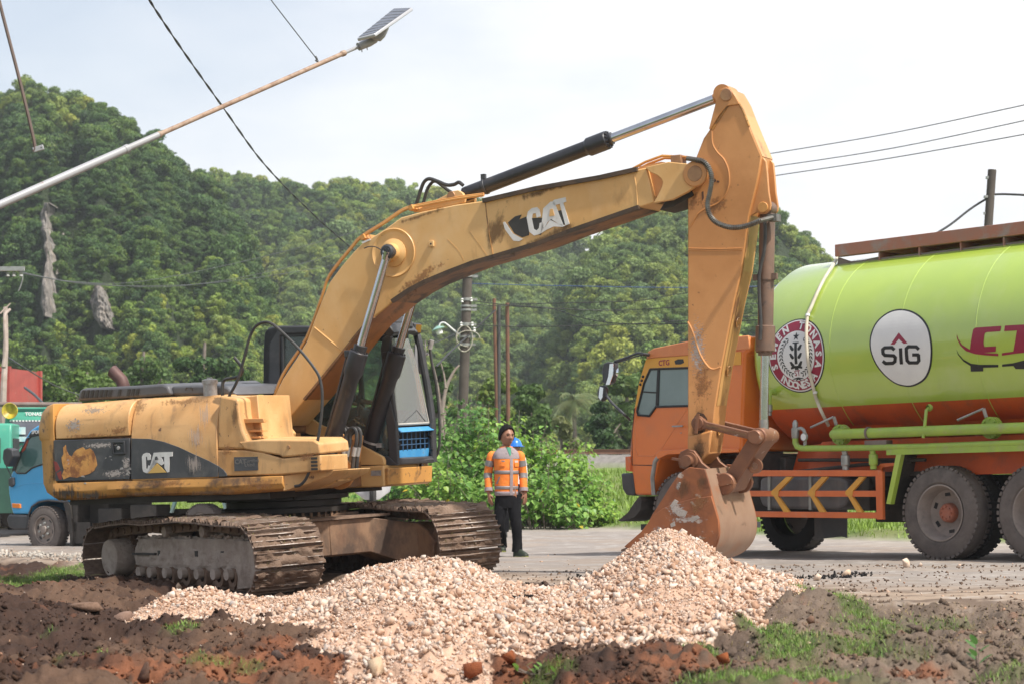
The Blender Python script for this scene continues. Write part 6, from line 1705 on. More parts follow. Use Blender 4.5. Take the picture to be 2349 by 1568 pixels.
for s in (-1, 1):
 yc = s * 1.10
 m = MB()   # chain links
 for k, (p, t) in enumerate(poses):
  n = Vector((-t.z, 0, t.x)) if True else None
  n = Vector((t.z, 0, -t.x))
  for dy in (-.09, .09):
   a = p - t * pitch * .5 - n * .06; b = p + t * pitch * .5 - n * .06
   m.loft([[q + Vector((0, yc + dy - .02, 0)) - n * .05, q + Vector((0, yc + dy + .02, 0)) - n * .05, q + Vector((0, yc + dy + .02, 0)) + n * .05, q + Vector((0, yc + dy - .02, 0)) + n * .05] for q in (a, b)])
  q = p - t * pitch * .5 - n * .06
  m.cyl(q + Vector((0, yc - .13, 0)), q + Vector((0, yc + .13, 0)), .035, 10)
 kb(m); tr = m.build('track', M_mudst, ex, smooth=30)
 for k, (p, t) in enumerate(poses):
  n = Vector((t.z, 0, -t.x))      # outward
  Rm = Matrix(((t.x, 0, n.x, p.x), (0, 1, 0, yc), (t.z, 0, n.z, p.z), (0, 0, 0, 1)))
  # keep it right-handed: x = t, z = n -> y = n x t
  yv = n.cross(t); Rm = Matrix(((t.x, yv.x, n.x, p.x), (t.y, yv.y, n.y, yc), (t.z, yv.z, n.z, p.z), (0, 0, 0, 1)))
  Mx = KE @ Rm
  obj('track_shoe', shoes[k % 6], tr, Mx)
  if p.z > .1: obj('mud', muds[(k * 5 + (3 if s > 0 else 0)) % 6], tr, Mx)
 # side frame
 yo = yc + s * .16; yi = yc - s * .16
 m = MB()
 prof_ = [(-1.18, .30), (-1.18, .50), (-1.02, .60), (1.30, .60), (1.50, .52), (1.62, .40), (1.55, .14), (1.30, .10), (1.28, .24), (-1.0, .28)]
 m.prism(prof_, yi, yo); tf = kb(m).build('track_frame', M_grey if s < 0 else M_xfr, ex, bevel=.015)
 m = MB()
 for x, w, h in ((-1.08, .0, 0),): m.prism([(-1.2, .42), (-.62, .42), (-.62, .445), (-1.2, .445)], yo, yo + s * .03)
 for x in (-.55, .35, .95): m.box((x, yo + s * .004, .44), (.06, .012, .06))
 kb(m).build('frame_hole', M_dark, tf)
 m = MB()  # idler guard plate at the front
 m.prism([(1.25, .08), (1.66, .10), (1.80, .30), (1.80, .48), (1.62, .58), (1.25, .58)], yo - s * .0, yo + s * .018); kb(m).build('idler_guard', M_grey if s < 0 else M_mudst, tf, bevel=.005)
 for x in (-.92, -.64, -.26, .12, .5, .88, 1.18):
  m = MB(); m.lathe([(.05, 0), (.10, 0), (.10, .10), (.07, .11), (.07, .27), (.10, .28), (.10, .38), (.05, .38)], (x, yc - .19, .195), (0, 1, 0), 18)
  rl = kb(m).build('bottom_roller', M_mudst, tf)
  m = MB(); m.lathe([(0, 0), (.055, 0), (.06, .02), (.06, .07), (0, .07)], (x, yc + s * .19, .235), (0, s, 0), 14); kb(m).build('roller_cap', M_grey, rl)
 for x in (-.35, .55):
  m = MB(); m.cyl((x, yc - .14, .675), (x, yc + .14, .675), .06, 14); m.lathe([(.02, 0), (.065, .01), (.06, .05), (0, .06)], (x, yc + s * .14, .675), (0, s, 0), 12); kb(m).build('carrier_roller', M_grey, tf)
 m = MB(); m.lathe([(0, -.12), (.20, -.12), (.22, -.05), (.30, -.04), (.30, .04), (.22, .05), (.20, .12), (0, .12)], (1.72, yc, .385), (0, 1, 0), 32); kb(m).build('idler_wheel', M_mudst, tf)
 m = MB(); m.lathe([(0, -.3), (.20, -.3), (.215, -.28), (.215, -.05), (.19, .02)] if s > 0 else [(0, -.02), (.19, -.02), (.215, .05), (.215, .24), (.205, .262), (.0, .268)], (-1.66, yc - s * (0 if s < 0 else 0), .385), (0, s, 0) if s < 0 else (0, -1, 0), 32)
 fd = kb(m).build('final_drive', M_grey, tf, bevel=.01)
 m = MB(); Q = []
 for k in range(46):
  a = 2 * PI * k / 46; r_ = .30 if (k % 2) else .25; Q.append((-1.72 + r_ * math.cos(a), .385 + r_ * math.sin(a)))
 m.prism(Q, yc - .03, yc + .03); kb(m).build('sprocket', M_mudst, tf)
 m = MB()
 if s < 0:
  rsm = random.Random(2)
  nx, nz_ = 90, 22; V_ = []
  for j in range(nz_):
   for i in range(nx):
    x = -1.17 + 2.55 * i / (nx - 1); t = j / (nz_ - 1); q = mnoise.fractal(Vector((x * 6, t * 2.2, 4)), 1, 2, 5); q2 = mnoise.noise(Vector((x * 2.2, 0, 1)))
    V_.append((x, yo - .008 + .026 * q + .11 * max(0, t - .45 + q2 * .3) * (1 + q), .31 + .31 * t + .02 * q * t))
  m.add(V_, [(j * nx + i, j * nx + i + 1, (j + 1) * nx + i + 1, (j + 1) * nx + i) for j in range(nz_ - 1) for i in range(nx - 1)])
  for k in range(70):
   x = rsm.uniform(-1.15, 1.5); zz_ = .60 - abs(rsm.gauss(0, .06)) + .03; r_ = rsm.uniform(.02, .06)
   V_, F2 = STONES[k % 16]; m.add([(x + v[0] * r_ * 1.3, yo + .02 + v[1] * r_ * .7, zz_ + v[2] * r_ * 1.1) for v in V_], [tuple(f) for f in F2])
  kb(m).build('caked_mud', M_grey, tf, smooth=60)['kind'] = 'stuff'
# loose grass and roots hanging on the tracks
rg2 = np.random.default_rng(9); Pp = []
for s in (-1, 1):
 for k in range(900):
  p, t = poses[int(rg2.integers(0, 26))]; n = Vector((t.z, 0, -t.x)); q = KX.M @ (p + n * .03 + Vector((0, s * 1.1 + rg2.uniform(-.39, .39), 0)) + t * rg2.uniform(-.09, .09)); Pp.append(tuple(q))
Pp = np.array(Pp)
o = blades('grass_bits', Pp, rg2.uniform(.012, .05, len(Pp)), rg2.uniform(.0012, .0028, len(Pp)), rg2, np.array([[.17, .17, .07]]) * rg2.uniform(.5, 1.4, (len(Pp), 1)), 1.8)
o.parent = ex; o.matrix_parent_inverse = EX.M.inverted()
# ================================================================== TANK LORRY
ph = rad(49.3); fw = (-math.cos(ph), math.sin(ph)); lf = (-fw[1], fw[0])
TX = Frame((4.92 - 1.22 * lf[0], 25.17 - 1.22 * lf[1], -.476 - .5425), fw, (-.0172, 0))
tk = root('tank_lorry', TX.M, 'orange cab lorry carrying a big lime green cement tank with round emblems', 'truck')
TXM = TX
M_org = mat('orange_cab_paint', (.78, .20, .035), (.70, .17, .032), .28, scale=1.2, coat=.3, bump=.05, bscale=3, layers=[((.40, .17, .08), 2, .55, .8, None, .4), (DUST, 5, .62, .8, (1, 1, .4), .35)])
M_orgr = mat('faded_orange_roof_paint', (.76, .28, .10), (.66, .22, .08), .4, scale=3)
M_visor = mat('yellow_visor_paint', (.75, .36, .045), None, .35)
M_lime = mat('lime_green_paint', (.42, .57, .06), (.38, .53, .065), .36, spec=1.0, scale=1.5, coat=1.0, layers=[((.55, .62, .35), 1.3, .5, .8, (1, 1, .5), .35), ((.33, .40, .12), 4, .6, .8, (1.5, 1, .25), .5)], bump=.03, bscale=2)
M_limed = mat('dusty_lime_paint', (.36, .50, .07), (.30, .42, .08), .45, scale=6, layers=[(DUST, 7, .55, .75, None, .6)])
M_orgb = mat('red_orange_paint', (.62, .10, .02), (.5, .08, .02), .4, scale=2, layers=[((.15, .08, .05), 3, .5, .75, None, .7)])
M_orgg = mat('orange_guard_paint', (.70, .17, .05), (.62, .14, .04), .4, scale=4, layers=[(DUST, 7, .6, .75, None, .5)])
M_hub = mat('dusty_orange_hub', (.42, .13, .07), (.30, .13, .09), .6, scale=9)
M_amb = mat('amber_paint', (.72, .36, .05), (.6, .28, .05), .45, scale=5)
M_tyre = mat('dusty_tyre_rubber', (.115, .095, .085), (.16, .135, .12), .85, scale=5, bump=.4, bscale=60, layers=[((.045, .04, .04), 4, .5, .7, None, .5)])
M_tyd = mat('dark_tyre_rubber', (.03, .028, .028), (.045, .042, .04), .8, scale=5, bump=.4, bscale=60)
M_rim = mat('dusty_rim_steel', (.24, .20, .175), (.30, .25, .22), .7, scale=4, layers=[((.12, .1, .09), 6, .5, .7, None, .5)])
M_chas = mat('grimy_chassis_steel', (.035, .03, .028), (.07, .06, .05), .7, scale=3, bump=.2, layers=[((.13, .11, .09), 4, .52, .7, None, .5)])
M_ftank = mat('dusty_fuel_tank', (.11, .11, .12), (.17, .16, .155), .5, scale=2, layers=[((.28, .25, .22), 3, .5, .75, (1, 1, .4), .6)])
M_gall = mat('galvanised_steel', (.42, .42, .40), (.3, .3, .28), .4, .6, scale=8)
M_wht = mat('white_enamel', (.78, .77, .75), (.72, .71, .70), .35, scale=4)
M_maroon = mat('maroon_paint', (.30, .018, .05), None, .35)
M_ink = mat('black_lettering', (.018, .018, .02), None, .35)
M_raily = mat('faded_orange_rail', (.42, .15, .09), (.35, .17, .12), .55, scale=4, layers=[((.3, .27, .25), 5, .5, .66, None, .7)])
M_wood = mat('dull_grey_brace', (.16, .11, .095), (.22, .18, .16), .7, scale=5)
M_hosew = mat('cream_hose', (.66, .60, .48), (.5, .44, .34), .5, scale=4)
R_T, Z_T = 1.2, 2.53
def tb_(m, name, mt, parent=None, **k): return m.build(name, mt, parent or tk, **k)
def wheel(fr_parent, x, y, z, r, w, name, tyre_m, rim_m, dish=1, hubm=None, side=1, hubr=.12, dual=False):
 """tyre with tread blocks and dished rim; outer face towards +side*y"""
 m = MB(); s = side
 hw = w / 2
 m.lathe([(r * .60, -hw * .8), (r * .66, -hw), (r * .86, -hw * 1.03), (r * .965, -hw * .86), (r, -hw * .62), (r, hw * .62), (r * .965, hw * .86), (r * .86, hw * 1.03), (r * .66, hw), (r * .60, hw * .8)], (x, y, z), (0, s, 0), 56)
 nb = 46
 for k in range(nb):
  a = 2 * PI * k / nb
  for sg in (-1, 1):
   c = Vector((x + r * .985 * math.cos(a), y + sg * hw * .74, z + r * .985 * math.sin(a)))
   m.box(c, (r * .055, hw * .44, r * .085), Matrix.Rotation(-a, 3, 'Y'))
 wm = m.build(name, tyre_m, fr_parent, smooth=35)
 m = MB()
 if dish:
  m.lathe([(r * .60, hw * .82), (r * .615, hw * .95), (r * .585, hw * .97), (r * .565, hw * .8), (r * .53, hw * .2), (r * .50, -hw * .35), (r * .33, -hw * .55), (0, -hw * .55)], (x, y, z), (0, s, 0), 48)
  rim = m.build('rim', rim_m, wm, smooth=50)
  m = MB()
  for k in range(6):
   a = k * PI / 3 + .4; q = Vector((x + r * .40 * math.cos(a), y - s * hw * .44, z + r * .40 * math.sin(a))); m.box(q, (r * .13, .01, r * .07), Matrix.Rotation(-a + PI / 2, 3, 'Y'))
  m.build('rim_hole', M_ink, rim)
  m = MB(); m.lathe([(hubr * 1.15, -hw * .55), (hubr * 1.1, -hw * .1), (hubr, hw * .05), (hubr * .9, hw * .1), (0, hw * .12)], (x, y, z), (0, s, 0), 24)
  for k in range(8):
   a = k * PI / 4; m.lathe([(.013, 0), (.013, .018), (0, .02)], (x + hubr * .72 * math.cos(a), y + s * hw * .1, z + hubr * .72 * math.sin(a)), (0, s, 0), 6)
  m.build('hub', hubm or rim_m, wm)
 else:
  m.lathe([(r * .60, hw * .82), (r * .615, hw * .95), (r * .57, hw * .97), (r * .54, hw * .6), (r * .40, hw * .55), (r * .30, hw * .8), (r * .18, hw * .85), (r * .16, hw * 1.15), (r * .10, hw * 1.2), (0, hw * 1.2)], (x, y, z), (0, s, 0), 48)
  rim = m.build('rim', rim_m, wm, smooth=40)
  m = MB()
  for k in range(6):
   a = k * PI / 3 + .2; q = Vector((x + r * .47 * math.cos(a), y + s * hw * .585, z + r * .47 * math.sin(a))); m.box(q, (r * .17, .012, r * .075), Matrix.Rotation(-a + PI / 2, 3, 'Y'))
  m.build('rim_hole', M_ink, rim)
  m = MB()
  for k in range(6):
   a = k * PI / 3 + .7; m.lathe([(.028, 0), (.022, .03), (0, .035)], (x + r * .28 * math.cos(a), y + s * hw * .8, z + r * .28 * math.sin(a)), (0, s, 0), 8)
  m.build('wheel_nut', M_gall, rim)
 return wm
for x in (0.0, -1.35):
 for s in (1, -1):
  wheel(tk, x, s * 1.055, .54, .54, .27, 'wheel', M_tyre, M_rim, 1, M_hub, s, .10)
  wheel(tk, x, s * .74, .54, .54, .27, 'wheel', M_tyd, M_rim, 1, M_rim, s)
 m = MB(); m.cyl((x, -.7, .54), (x, .7, .54), .09, 12); m.lathe([(.1, -.2), (.24, -.08), (.24, .08), (.1, .2)], (x, 0, .54), (0, 1, 0), 16); tb_(m, 'axle', M_chas)
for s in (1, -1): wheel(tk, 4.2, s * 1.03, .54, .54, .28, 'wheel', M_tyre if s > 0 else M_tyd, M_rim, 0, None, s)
m = MB(); m.cyl((4.2, -.9, .54), (4.2, .9, .54), .06, 10); tb_(m, 'axle', M_chas)
# chassis
for s in (1, -1):
 m = MB(); m.span((-2.6, s * .38, .72), (5.0, s * .46, .98)); tb_(m, 'chassis_rail', M_chas)
m = MB()
for x in (-2.4, -1.2, .4, 1.4, 2.4, 3.4): m.span((x - .06, -.38, .75), (x + .06, .38, .95))
tb_(m, 'cross_members', M_chas)['kind'] = 'stuff'; m = MB(); m.span((2.9, -.6, .5), (4.6, .6, 1.25)); m.span((.9, -.5, .42), (1.7, .3, .8)); m.span((3.0, -1.0, .85), (3.4, 1.0, 1.3)); m.span((3.15, .35, 1.2), (3.3, .95, 1.7))
tb_(m, 'engine_and_gearbox', M_chas, bevel=.02)
# cab shell
CO = [(1455, 1134), (1447, 1078), (1443, 1042), (1446, 985), (1452, 935), (1461, 900), (1477, 845), (1486, 822), (1489, 806), (1500, 799), (1530, 792), (1576, 783), (1686, 771), (1716, 770), (1722, 800), (1708, 812), (1700, 1034), (1640, 1034), (1590, 1033), (1535, 1037), (1520, 1042), (1508, 1058), (1500, 1090), (1497, 1124), (1492, 1134)]
CYW = 1.17
Q = TX.pts(CO, CYW); m = MB(); m.prism(Q, -CYW, CYW); cabm = tb_(m, 'cab', M_org, bevel=.035, seg=3)
def tside(L, name, mt, y=CYW, t=.012, parent=None, bev=0, depth=.01):
 m = MB(); m.prism(TX.pts(L, y), y + t, y - depth); return m.build(name, mt, parent or cabm, bevel=bev, smooth=30 if bev else 0)
tside([(1484, 822), (1488, 806), (1500, 799), (1576, 783), (1718, 769), (1722, 800), (1576, 815), (1500, 820)], 'roof', M_orgr, t=.02, bev=.01)
tside([(1483, 823), (1500, 821), (1700, 806), (1700, 836), (1574, 843), (1492, 846), (1478, 880), (1466, 930), (1457, 934), (1466, 880), (1476, 845)], 'visor_band', M_visor, t=.010)
tside([(1548, 827), (1556, 823), (1568, 823), (1570, 831), (1562, 835), (1550, 835)], 'visor_slot', M_ink, t=.012)
win = tside([(1492, 846), (1574, 843), (1620, 842), (1620, 929), (1571, 930), (1505, 932), (1490, 953), (1464, 951), (1462, 942), (1468, 918), (1478, 878)], 'side_window', mat('pale_green_window', (.19, .26, .25), (.13, .19, .18), .08, scale=.8, spec=1.0), t=.004)
M_rub = mat('window_rubber', (.02, .02, .02), None, .6)
m = MB(); Wl = [Vector((a, CYW + .008, b)) for a, b in TX.pts([(1492, 846), (1574, 843), (1622, 842), (1622, 929), (1571, 930), (1505, 932), (1490, 953), (1464, 951), (1462, 942), (1468, 918), (1478, 878), (1492, 846)], CYW)]
m.tube(Wl, .016, 6); m.build('window_rubber', M_rub, cabm)
tside([(1509, 846), (1514, 846), (1511, 929), (1505, 929)], 'window_post', M_rub, t=.016)
tside([(1472, 896), (1508, 898), (1508, 901), (1470, 899)], 'window_bar', M_rub, t=.012)
M_int = mat('dim_cab_interior', (.10, .13, .13), (.2, .25, .24), .5)
# door shut lines, crease, handle
def tline(L, r=.006, mt=M_rub, name='door_seam', y=CYW + .001):
 m = MB(); m.tube([Vector((a, y, b)) for a, b in TX.pts(L, y)], r, 5); return m.build(name, mt, cabm)
tline([(1457, 940), (1457, 1030), (1462, 1044), (1498, 1045), (1515, 1030), (1580, 930)], .005, M_orgr, 'door_crease')
tline([(1622, 842), (1622, 1000), (1600, 1033)]); tline([(1455, 935), (1449, 1000), (1450, 1065), (1500, 1066)])
m = MB(); m.tube([Vector((a, CYW + .035, b)) for a, b in TX.pts([(1546, 977), (1570, 976)], CYW)], .012, 6); m.build('door_handle', M_gall, cabm)
tline([(1562, 991), (1562, 992.5)], .014, M_gall, 'door_lock')
tside([(1437, 1046), (1448, 1045), (1449, 1080), (1438, 1078)], 'marker_lamp', M_orgg, t=.03, bev=.008, depth=.08)
m = MB(); m.prism(TX.pts([(1425, 1084), (1452, 1083), (1457, 1136), (1437, 1134), (1428, 1120)], CYW), CYW + .02, -CYW - .02); m.build('front_bumper', M_blk, cabm, bevel=.03, seg=3)
m = MB(); a = TX.pts([(1500, 1134), (1497, 1094), (1503, 1058), (1517, 1037), (1536, 1032), (1640, 1028)], CYW); m.tube([Vector((q[0], CYW + .01, q[1])) for q in a[:4]], .028, 8); m.build('wheel_arch_trim', M_gall, cabm)
m = MB(); a = TX.pts([(1508, 1040), (1520, 1031), (1640, 1026), (1698, 1028), (1700, 1036), (1640, 1038), (1536, 1041), (1514, 1052)], CYW); m.prism(a, CYW + .05, CYW - .2); m.build('wheel_arch', M_org, cabm, bevel=.01)
m = MB(); a = TX.pts([(1497, 1136), (1502, 1146), (1499, 1168), (1486, 1184), (1456, 1194), (1448, 1192), (1470, 1174), (1486, 1150)], .95); m.prism(a, .75, 1.2); m.build('front_mudflap', M_chas, cabm)
m = MB(); m.span((5.15, -1.35, .32), (5.25, .9, .40)); m.build('underrun_bar', M_blk, cabm)
a, b = TX.pt(1524, 832, CYW)
o = text_on_side('CTG', 1524, 832, .1, CYW + .02, cabm, M_maroon, TX, 'visor_lettering', .002, -1, Matrix.Identity(4))
# text on the +y side: face it outwards
for o in [o]:
 o.matrix_local = Matrix.Translation((a, CYW + .012, b)) @ Matrix.Rotation(PI, 4, 'Z') @ Matrix.Rotation(PI / 2, 4, 'X')
m = MB();
for i, (a_, b_) in enumerate(((1476, 863), (1473, 872), (1470, 881))):
 x, z = TX.pt(a_, b_, CYW); m.lathe([(0, 0), (.02, 0), (.015, .015), (0, .02)], (x, CYW + .01, z), (0, 1, 0), 10)
m.build('reflector', M_ink, cabm)
# mirrors on tube arms
mr_ = MB(); yy = CYW + .15
def TP3(px, py, y): a, b = TX.pt(px, py, y); return Vector((a, y, b))
mr_.tube(bez([TP3(1490, 813, CYW), TP3(1476, 811, yy), TP3(1462, 810, yy), TP3(1440, 818, yy), TP3(1409, 829, yy)], 4), .018, 7)
mr_.tube(bez([TP3(1490, 816, CYW), TP3(1466, 815, yy), TP3(1412, 832, yy)], 4), .010, 6)
m_l = MB(); m_l.tube(bez([TP3(1445, 962, CYW), TP3(1430, 948, yy), TP3(1405, 925, yy), TP3(1390, 905, yy), TP3(1388, 890, yy)], 4), .018, 7)
mrr = mr_.build('mirror_arm', M_blk, tk); m_l.build('mirror_arm', M_blk, tk)
def mirror_(L, y0, y1, name, P2=None):
 m = MB(); m.prism(TX.pts(L, y0), y0, y1); return m.build(name, M_blk, mrr, bevel=.02, seg=3)
mm_ = mirror_([(1383, 833), (1392, 829), (1404, 830), (1405, 850), (1398, 876), (1388, 882), (1380, 876), (1380, 845)], yy + .03, yy - .09, 'mirror')
m = MB(); m.prism(TX.pts([(1399, 834), (1408, 833), (1406, 860), (1399, 881), (1390, 882), (1396, 862)], yy + .03), yy + .032, yy + .04); m.build('mirror_face', M_mirror, mm_, smooth=0)
mm_ = mirror_([(1373, 883), (1381, 882), (1387, 888), (1384, 912), (1379, 920), (1370, 914), (1368, 900)], yy + .03, yy - .05, 'mirror')
m = MB(); m.prism(TX.pts([(1376, 886), (1384, 888), (1382, 910), (1378, 917), (1373, 910)], yy + .03), yy + .031, yy + .036); m.build('mirror_face', M_mirror, mm_, smooth=0)
m = MB(); c = TP3(1417, 853, yy); m.lathe([(0, .03), (.04, .027), (.06, .012), (.066, 0), (0, -.005)], c, (.5, .6, .1), 20); m.build('round_mirror', M_mirror, mrr)
# dark air stack behind the cab, bellows
m = MB(); Q = TX.pts([(1693, 815), (1718, 813), (1720, 840), (1722, 930), (1716, 1010), (1700, 1015), (1696, 930), (1694, 850)], .95); m.prism(Q, 1.0, .6); m.build('air_stack', M_blk, tk, bevel=.03)
m = MB(); c = TP3(1714, 1000, .9)
for k in range(8): m.lathe([(.07, 0), (.095, .02), (.07, .04)], c - Vector((0, 0, .04 * k)), (0, 0, -1), 16)
m.build('bellows_hose', M_hose, tk)
# ---- tank body
m = MB(); R = R_T
prof = [(0, 3.2), (R * .35, 3.18), (R * .65, 3.10), (R * .85, 3.00), (R * .96, 2.90), (R, 2.80)]
prof += [(R, x) for x in (1.6, 1.595, .5, .495, -.6, -.605, -1.8)]
prof = [(r, h) for r, h in prof] + [(R, -2.9), (R * .9, -3.05), (R * .6, -3.2), (0, -3.25)]
m.lathe([(r, h) for r, h in prof], (0, 0, Z_T), (1, 0, 0), 128)
me = m.mesh('tank', [M_lime, M_orgb], 30)
zo = TX.ray(1762, 956, 1, R_T * .97)
ZB = 1.84
bm = bmesh.new(); bm.from_mesh(me)
bmesh.ops.bisect_plane(bm, geom=bm.verts[:] + bm.edges[:] + bm.faces[:], plane_co=(0, 0, ZB), plane_no=(0, 0, 1))
for f in bm.faces:
 if f.calc_center_median().z < ZB: f.material_index = 1
bm.to_mesh(me); bm.free()
tank = obj('tank', me, tk)
def tsurf(x, z=None, v=None, off=0.0):
 """point on the near flank of the tank; v = arc length above mid-height"""
 a = v / R_T; return Vector((x, (R_T + off) * math.cos(a), Z_T + (R_T + off) * math.sin(a)))
def tray(px, py, off=0.0):
 o = TX.I @ Vector((0, 0, 0)); d = TX.I @ Vector(((px - CX) / FPX, 1, (HY - py) / FPX)) - o
 R2 = (R_T + off); A_ = d.y ** 2 + d.z ** 2; B_ = 2 * (o.y * d.y + (o.z - Z_T) * d.z); C_ = o.y ** 2 + (o.z - Z_T) ** 2 - R2 * R2
 D_ = B_ * B_ - 4 * A_ * C_
 t = (-B_ - math.sqrt(max(D_, 0))) / (2 * A_); return o + d * t
def tuv(px, py):
 p = tray(px, py); return (-p.x, R_T * math.atan2(p.z - Z_T, p.y))      # u grows towards the rear (right in the picture)
def wrap_poly(bm_or_polys, off, name, mt, parent):
 """2-D polygons (u, v) laid round the tank"""
 bm = bmesh.new()
 for P in bm_or_polys:
  vs = [bm.verts.new((u, v, 0)) for u, v in P]
  try: bm.faces.new(vs)
  except Exception: pass
 v0 = min(v.co.y for v in bm.verts); v1 = max(v.co.y for v in bm.verts)
 n = max(1, int((v1 - v0) / .04))
 for k in range(1, n):
  bmesh.ops.bisect_plane(bm, geom=bm.verts[:] + bm.edges[:] + bm.faces[:], plane_co=(0, v0 + (v1 - v0) * k / n, 0), plane_no=(0, 1, 0))
 bmesh.ops.triangulate(bm, faces=bm.faces)
 for v in bm.verts: v.co = tsurf(-v.co.x, v=v.co.y, off=off)
 me = bpy.data.meshes.new(name); bm.to_mesh(me); bm.free(); me.materials.append(mt)
 return obj(name, me, parent)
def wrap_mesh(me, cu, cv, rot, off, name, mt, parent, sx=1, sy=1, shear=0):
 bm = bmesh.new(); bm.from_mesh(me); ca, sa = math.cos(rot), math.sin(rot)
 for v in bm.verts:
  x, y = v.co.x * sx + v.co.y * shear, v.co.y * sy
  v.co = tsurf(-(cu + x * ca - y * sa), v=cv + x * sa + y * ca, off=off)
 bm.to_mesh(me); bm.free(); me.name = name; me.materials.clear(); me.materials.append(mt)
 return obj(name, me, parent)
def ring_poly(cu, cv, ru, rv, n=64, a0=0): return [(cu + ru * math.cos(a0 + 2 * PI * k / n), cv + rv * math.sin(a0 + 2 * PI * k / n)) for k in range(n)]
# emblem 1
e1l = tuv(1763, 816); e1r = tuv(1890, 816); e1t = tuv(1826, 730); e1b = tuv(1826, 902)
cu, cv = (e1l[0] + e1r[0]) / 2, (e1t[1] + e1b[1]) / 2; RU = (e1r[0] - e1l[0]) / 2; RV = (e1t[1] - e1b[1]) / 2; RU = RV = (RU + RV) / 2
em = wrap_poly([ring_poly(cu, cv, RU, RV)], .003, 'round_emblem', M_ink, tank)
wrap_poly([ring_poly(cu, cv, RU * .965, RV * .965)], .005, 'white_ring', M_wht, em)
wrap_poly([ring_poly(cu, cv, RU * .93, RV * .93)], .007, 'maroon_band', M_maroon, em)
wrap_poly([ring_poly(cu, cv, RU * .66, RV * .66)], .009, 'white_disc', M_wht, em)
def arc_text(word, a_start, a_end, rr, size, top=True):
 n = len(word)
 for i, ch in enumerate(word):
  if ch == ' ': continue
  a = a_start + (a_end - a_start) * i / (n - 1)
  me = text_mesh(ch, size, 'letter', 0, .006)
  wrap_mesh(me, cu + rr * math.cos(a), cv + rr * math.sin(a), (a - PI / 2) if top else (a + PI / 2), .011, 'letter', M_wht, em, 1.0, 1.0)
arc_text('SEMEN TONASA', rad(199), rad(-19), RU * .795, .128)
arc_text('INDONESIA', rad(226), rad(314), RU * .795, .128, False)
L = []
for k in range(5): pass
star = [(cu + (.055 if k % 2 == 0 else .022) * math.sin(k * PI / 5), cv + .235 + (.055 if k % 2 == 0 else .022) * math.cos(k * PI / 5)) for k in range(10)]
wrap_poly([star], .011, 'star', M_ink, em)
tot = []
def rc(x0, y0, x1, y1): tot.append([(cu + x0, cv + y0), (cu + x1, cv + y0), (cu + x1, cv + y1), (cu + x0, cv + y1)])
rc(-.022, -.10, .022, .15)
for s in (-1, 1):
 for y_ in (.09, -.01, -.11):
  tot.append([(cu + s * .03, cv + y_), (cu + s * .075, cv + y_ + .045), (cu + s * .105, cv + y_ + .04), (cu + s * .085, cv + y_ - .005), (cu + s * .06, cv + y_ - .03), (cu + s * .03, cv + y_ - .02)])
 tot.append([(cu + s * .03, cv - .15), (cu + s * .09, cv - .16), (cu + s * .095, cv - .135), (cu + s * .03, cv - .12)])
rc(-.05, .15, .05, .165); rc(-.03, -.17, .03, -.12)
wrap_poly(tot, .011, 'figure_print', M_ink, em)
lv = []
for s in (-1, 1):
 for k in range(13):
  a = PI / 2 + s * (rad(30) + rad(125) * k / 12); r0 = RU * .52
  px0, py0 = cu - 0 + r0 * math.cos(a), cv + r0 * math.sin(a)
  tdir = Vector((math.sin(a) * s, -math.cos(a) * s)); nrm = Vector((math.cos(a), math.sin(a)))
  for q in (-1, 1):
   d2 = (-tdir + nrm * q * .75).normalized(); n2 = Vector((-d2.y, d2.x))
   p = Vector((px0, py0))
   lv.append([tuple(p), tuple(p + d2 * .028 + n2 * .010), tuple(p + d2 * .06), tuple(p + d2 * .028 - n2 * .010)])
wrap_poly(lv, .011, 'leaf_wreath', M_ink, em)
me = text_mesh('ST', .10, 'lettering', 0, .001); wrap_mesh(me, cu, cv - .215, 0, .011, 'lettering', M_maroon, em, .9, 1)
wrap_poly([[(cu - .07, cv - .275), (cu, cv - .262), (cu + .07, cv - .275), (cu + .10, cv - .29), (cu + .03, cv - .285), (cu + .05, cv - .31), (cu, cv - .29), (cu - .05, cv - .31), (cu - .03, cv - .285), (cu - .10, cv - .29)]], .011, 'ribbon_print', M_ink, em)
# emblem 2: rounded egg outline with three letters
EG = [(2062, 709), (2090, 713), (2114, 728), (2130, 752), (2137, 785), (2138, 815), (2134, 845), (2122, 869), (2100, 883), (2080, 886), (2055, 880), (2030, 862), (2010, 838), (1998, 812), (1994, 790), (1997, 765), (2010, 738), (2035, 717)]
def smooth_closed(P, n=4):
 P = [Vector((a, b, 0)) for a, b in P]; N_ = len(P); out = []
 for i in range(N_):
  p0, p1, p2, p3 = P[i - 1], P[i], P[(i + 1) % N_], P[(i + 2) % N_]
  for k in range(n):
   t = k / n; out.append(0.5 * ((2 * p1) + (p2 - p0) * t + (2 * p0 - 5 * p1 + 4 * p2 - p3) * t * t + (-p0 + 3 * p1 - 3 * p2 + p3) * t ** 3))
 return [(p.x, p.y) for p in out]
EGs = [tuv(a, b) for a, b in smooth_closed(EG)]
ec = (sum(p[0] for p in EGs) / len(EGs), sum(p[1] for p in EGs) / len(EGs))
e2 = wrap_poly([EGs], .003, 'round_emblem', M_ink, tank)
wrap_poly([[(ec[0] + (u - ec[0]) * .95, ec[1] + (v - ec[1]) * .955) for u, v in EGs]], .006, 'white_ground', M_wht, e2)
def stroke_px(L, w, closed=False):
 """thick line through photo pixels, as quads round the tank"""
 P = [Vector((a, b)) for a, b in L]; out = []
 for i in range(len(P) - 1):
  a, b = P[i], P[i + 1]; d = (b - a).normalized(); n = Vector((-d.y, d.x)) * w / 2; e = d * w * .18
  out.append([tuv(*(a - e + n)), tuv(*(b + e + n)), tuv(*(b + e - n)), tuv(*(a - e - n))])
 return out
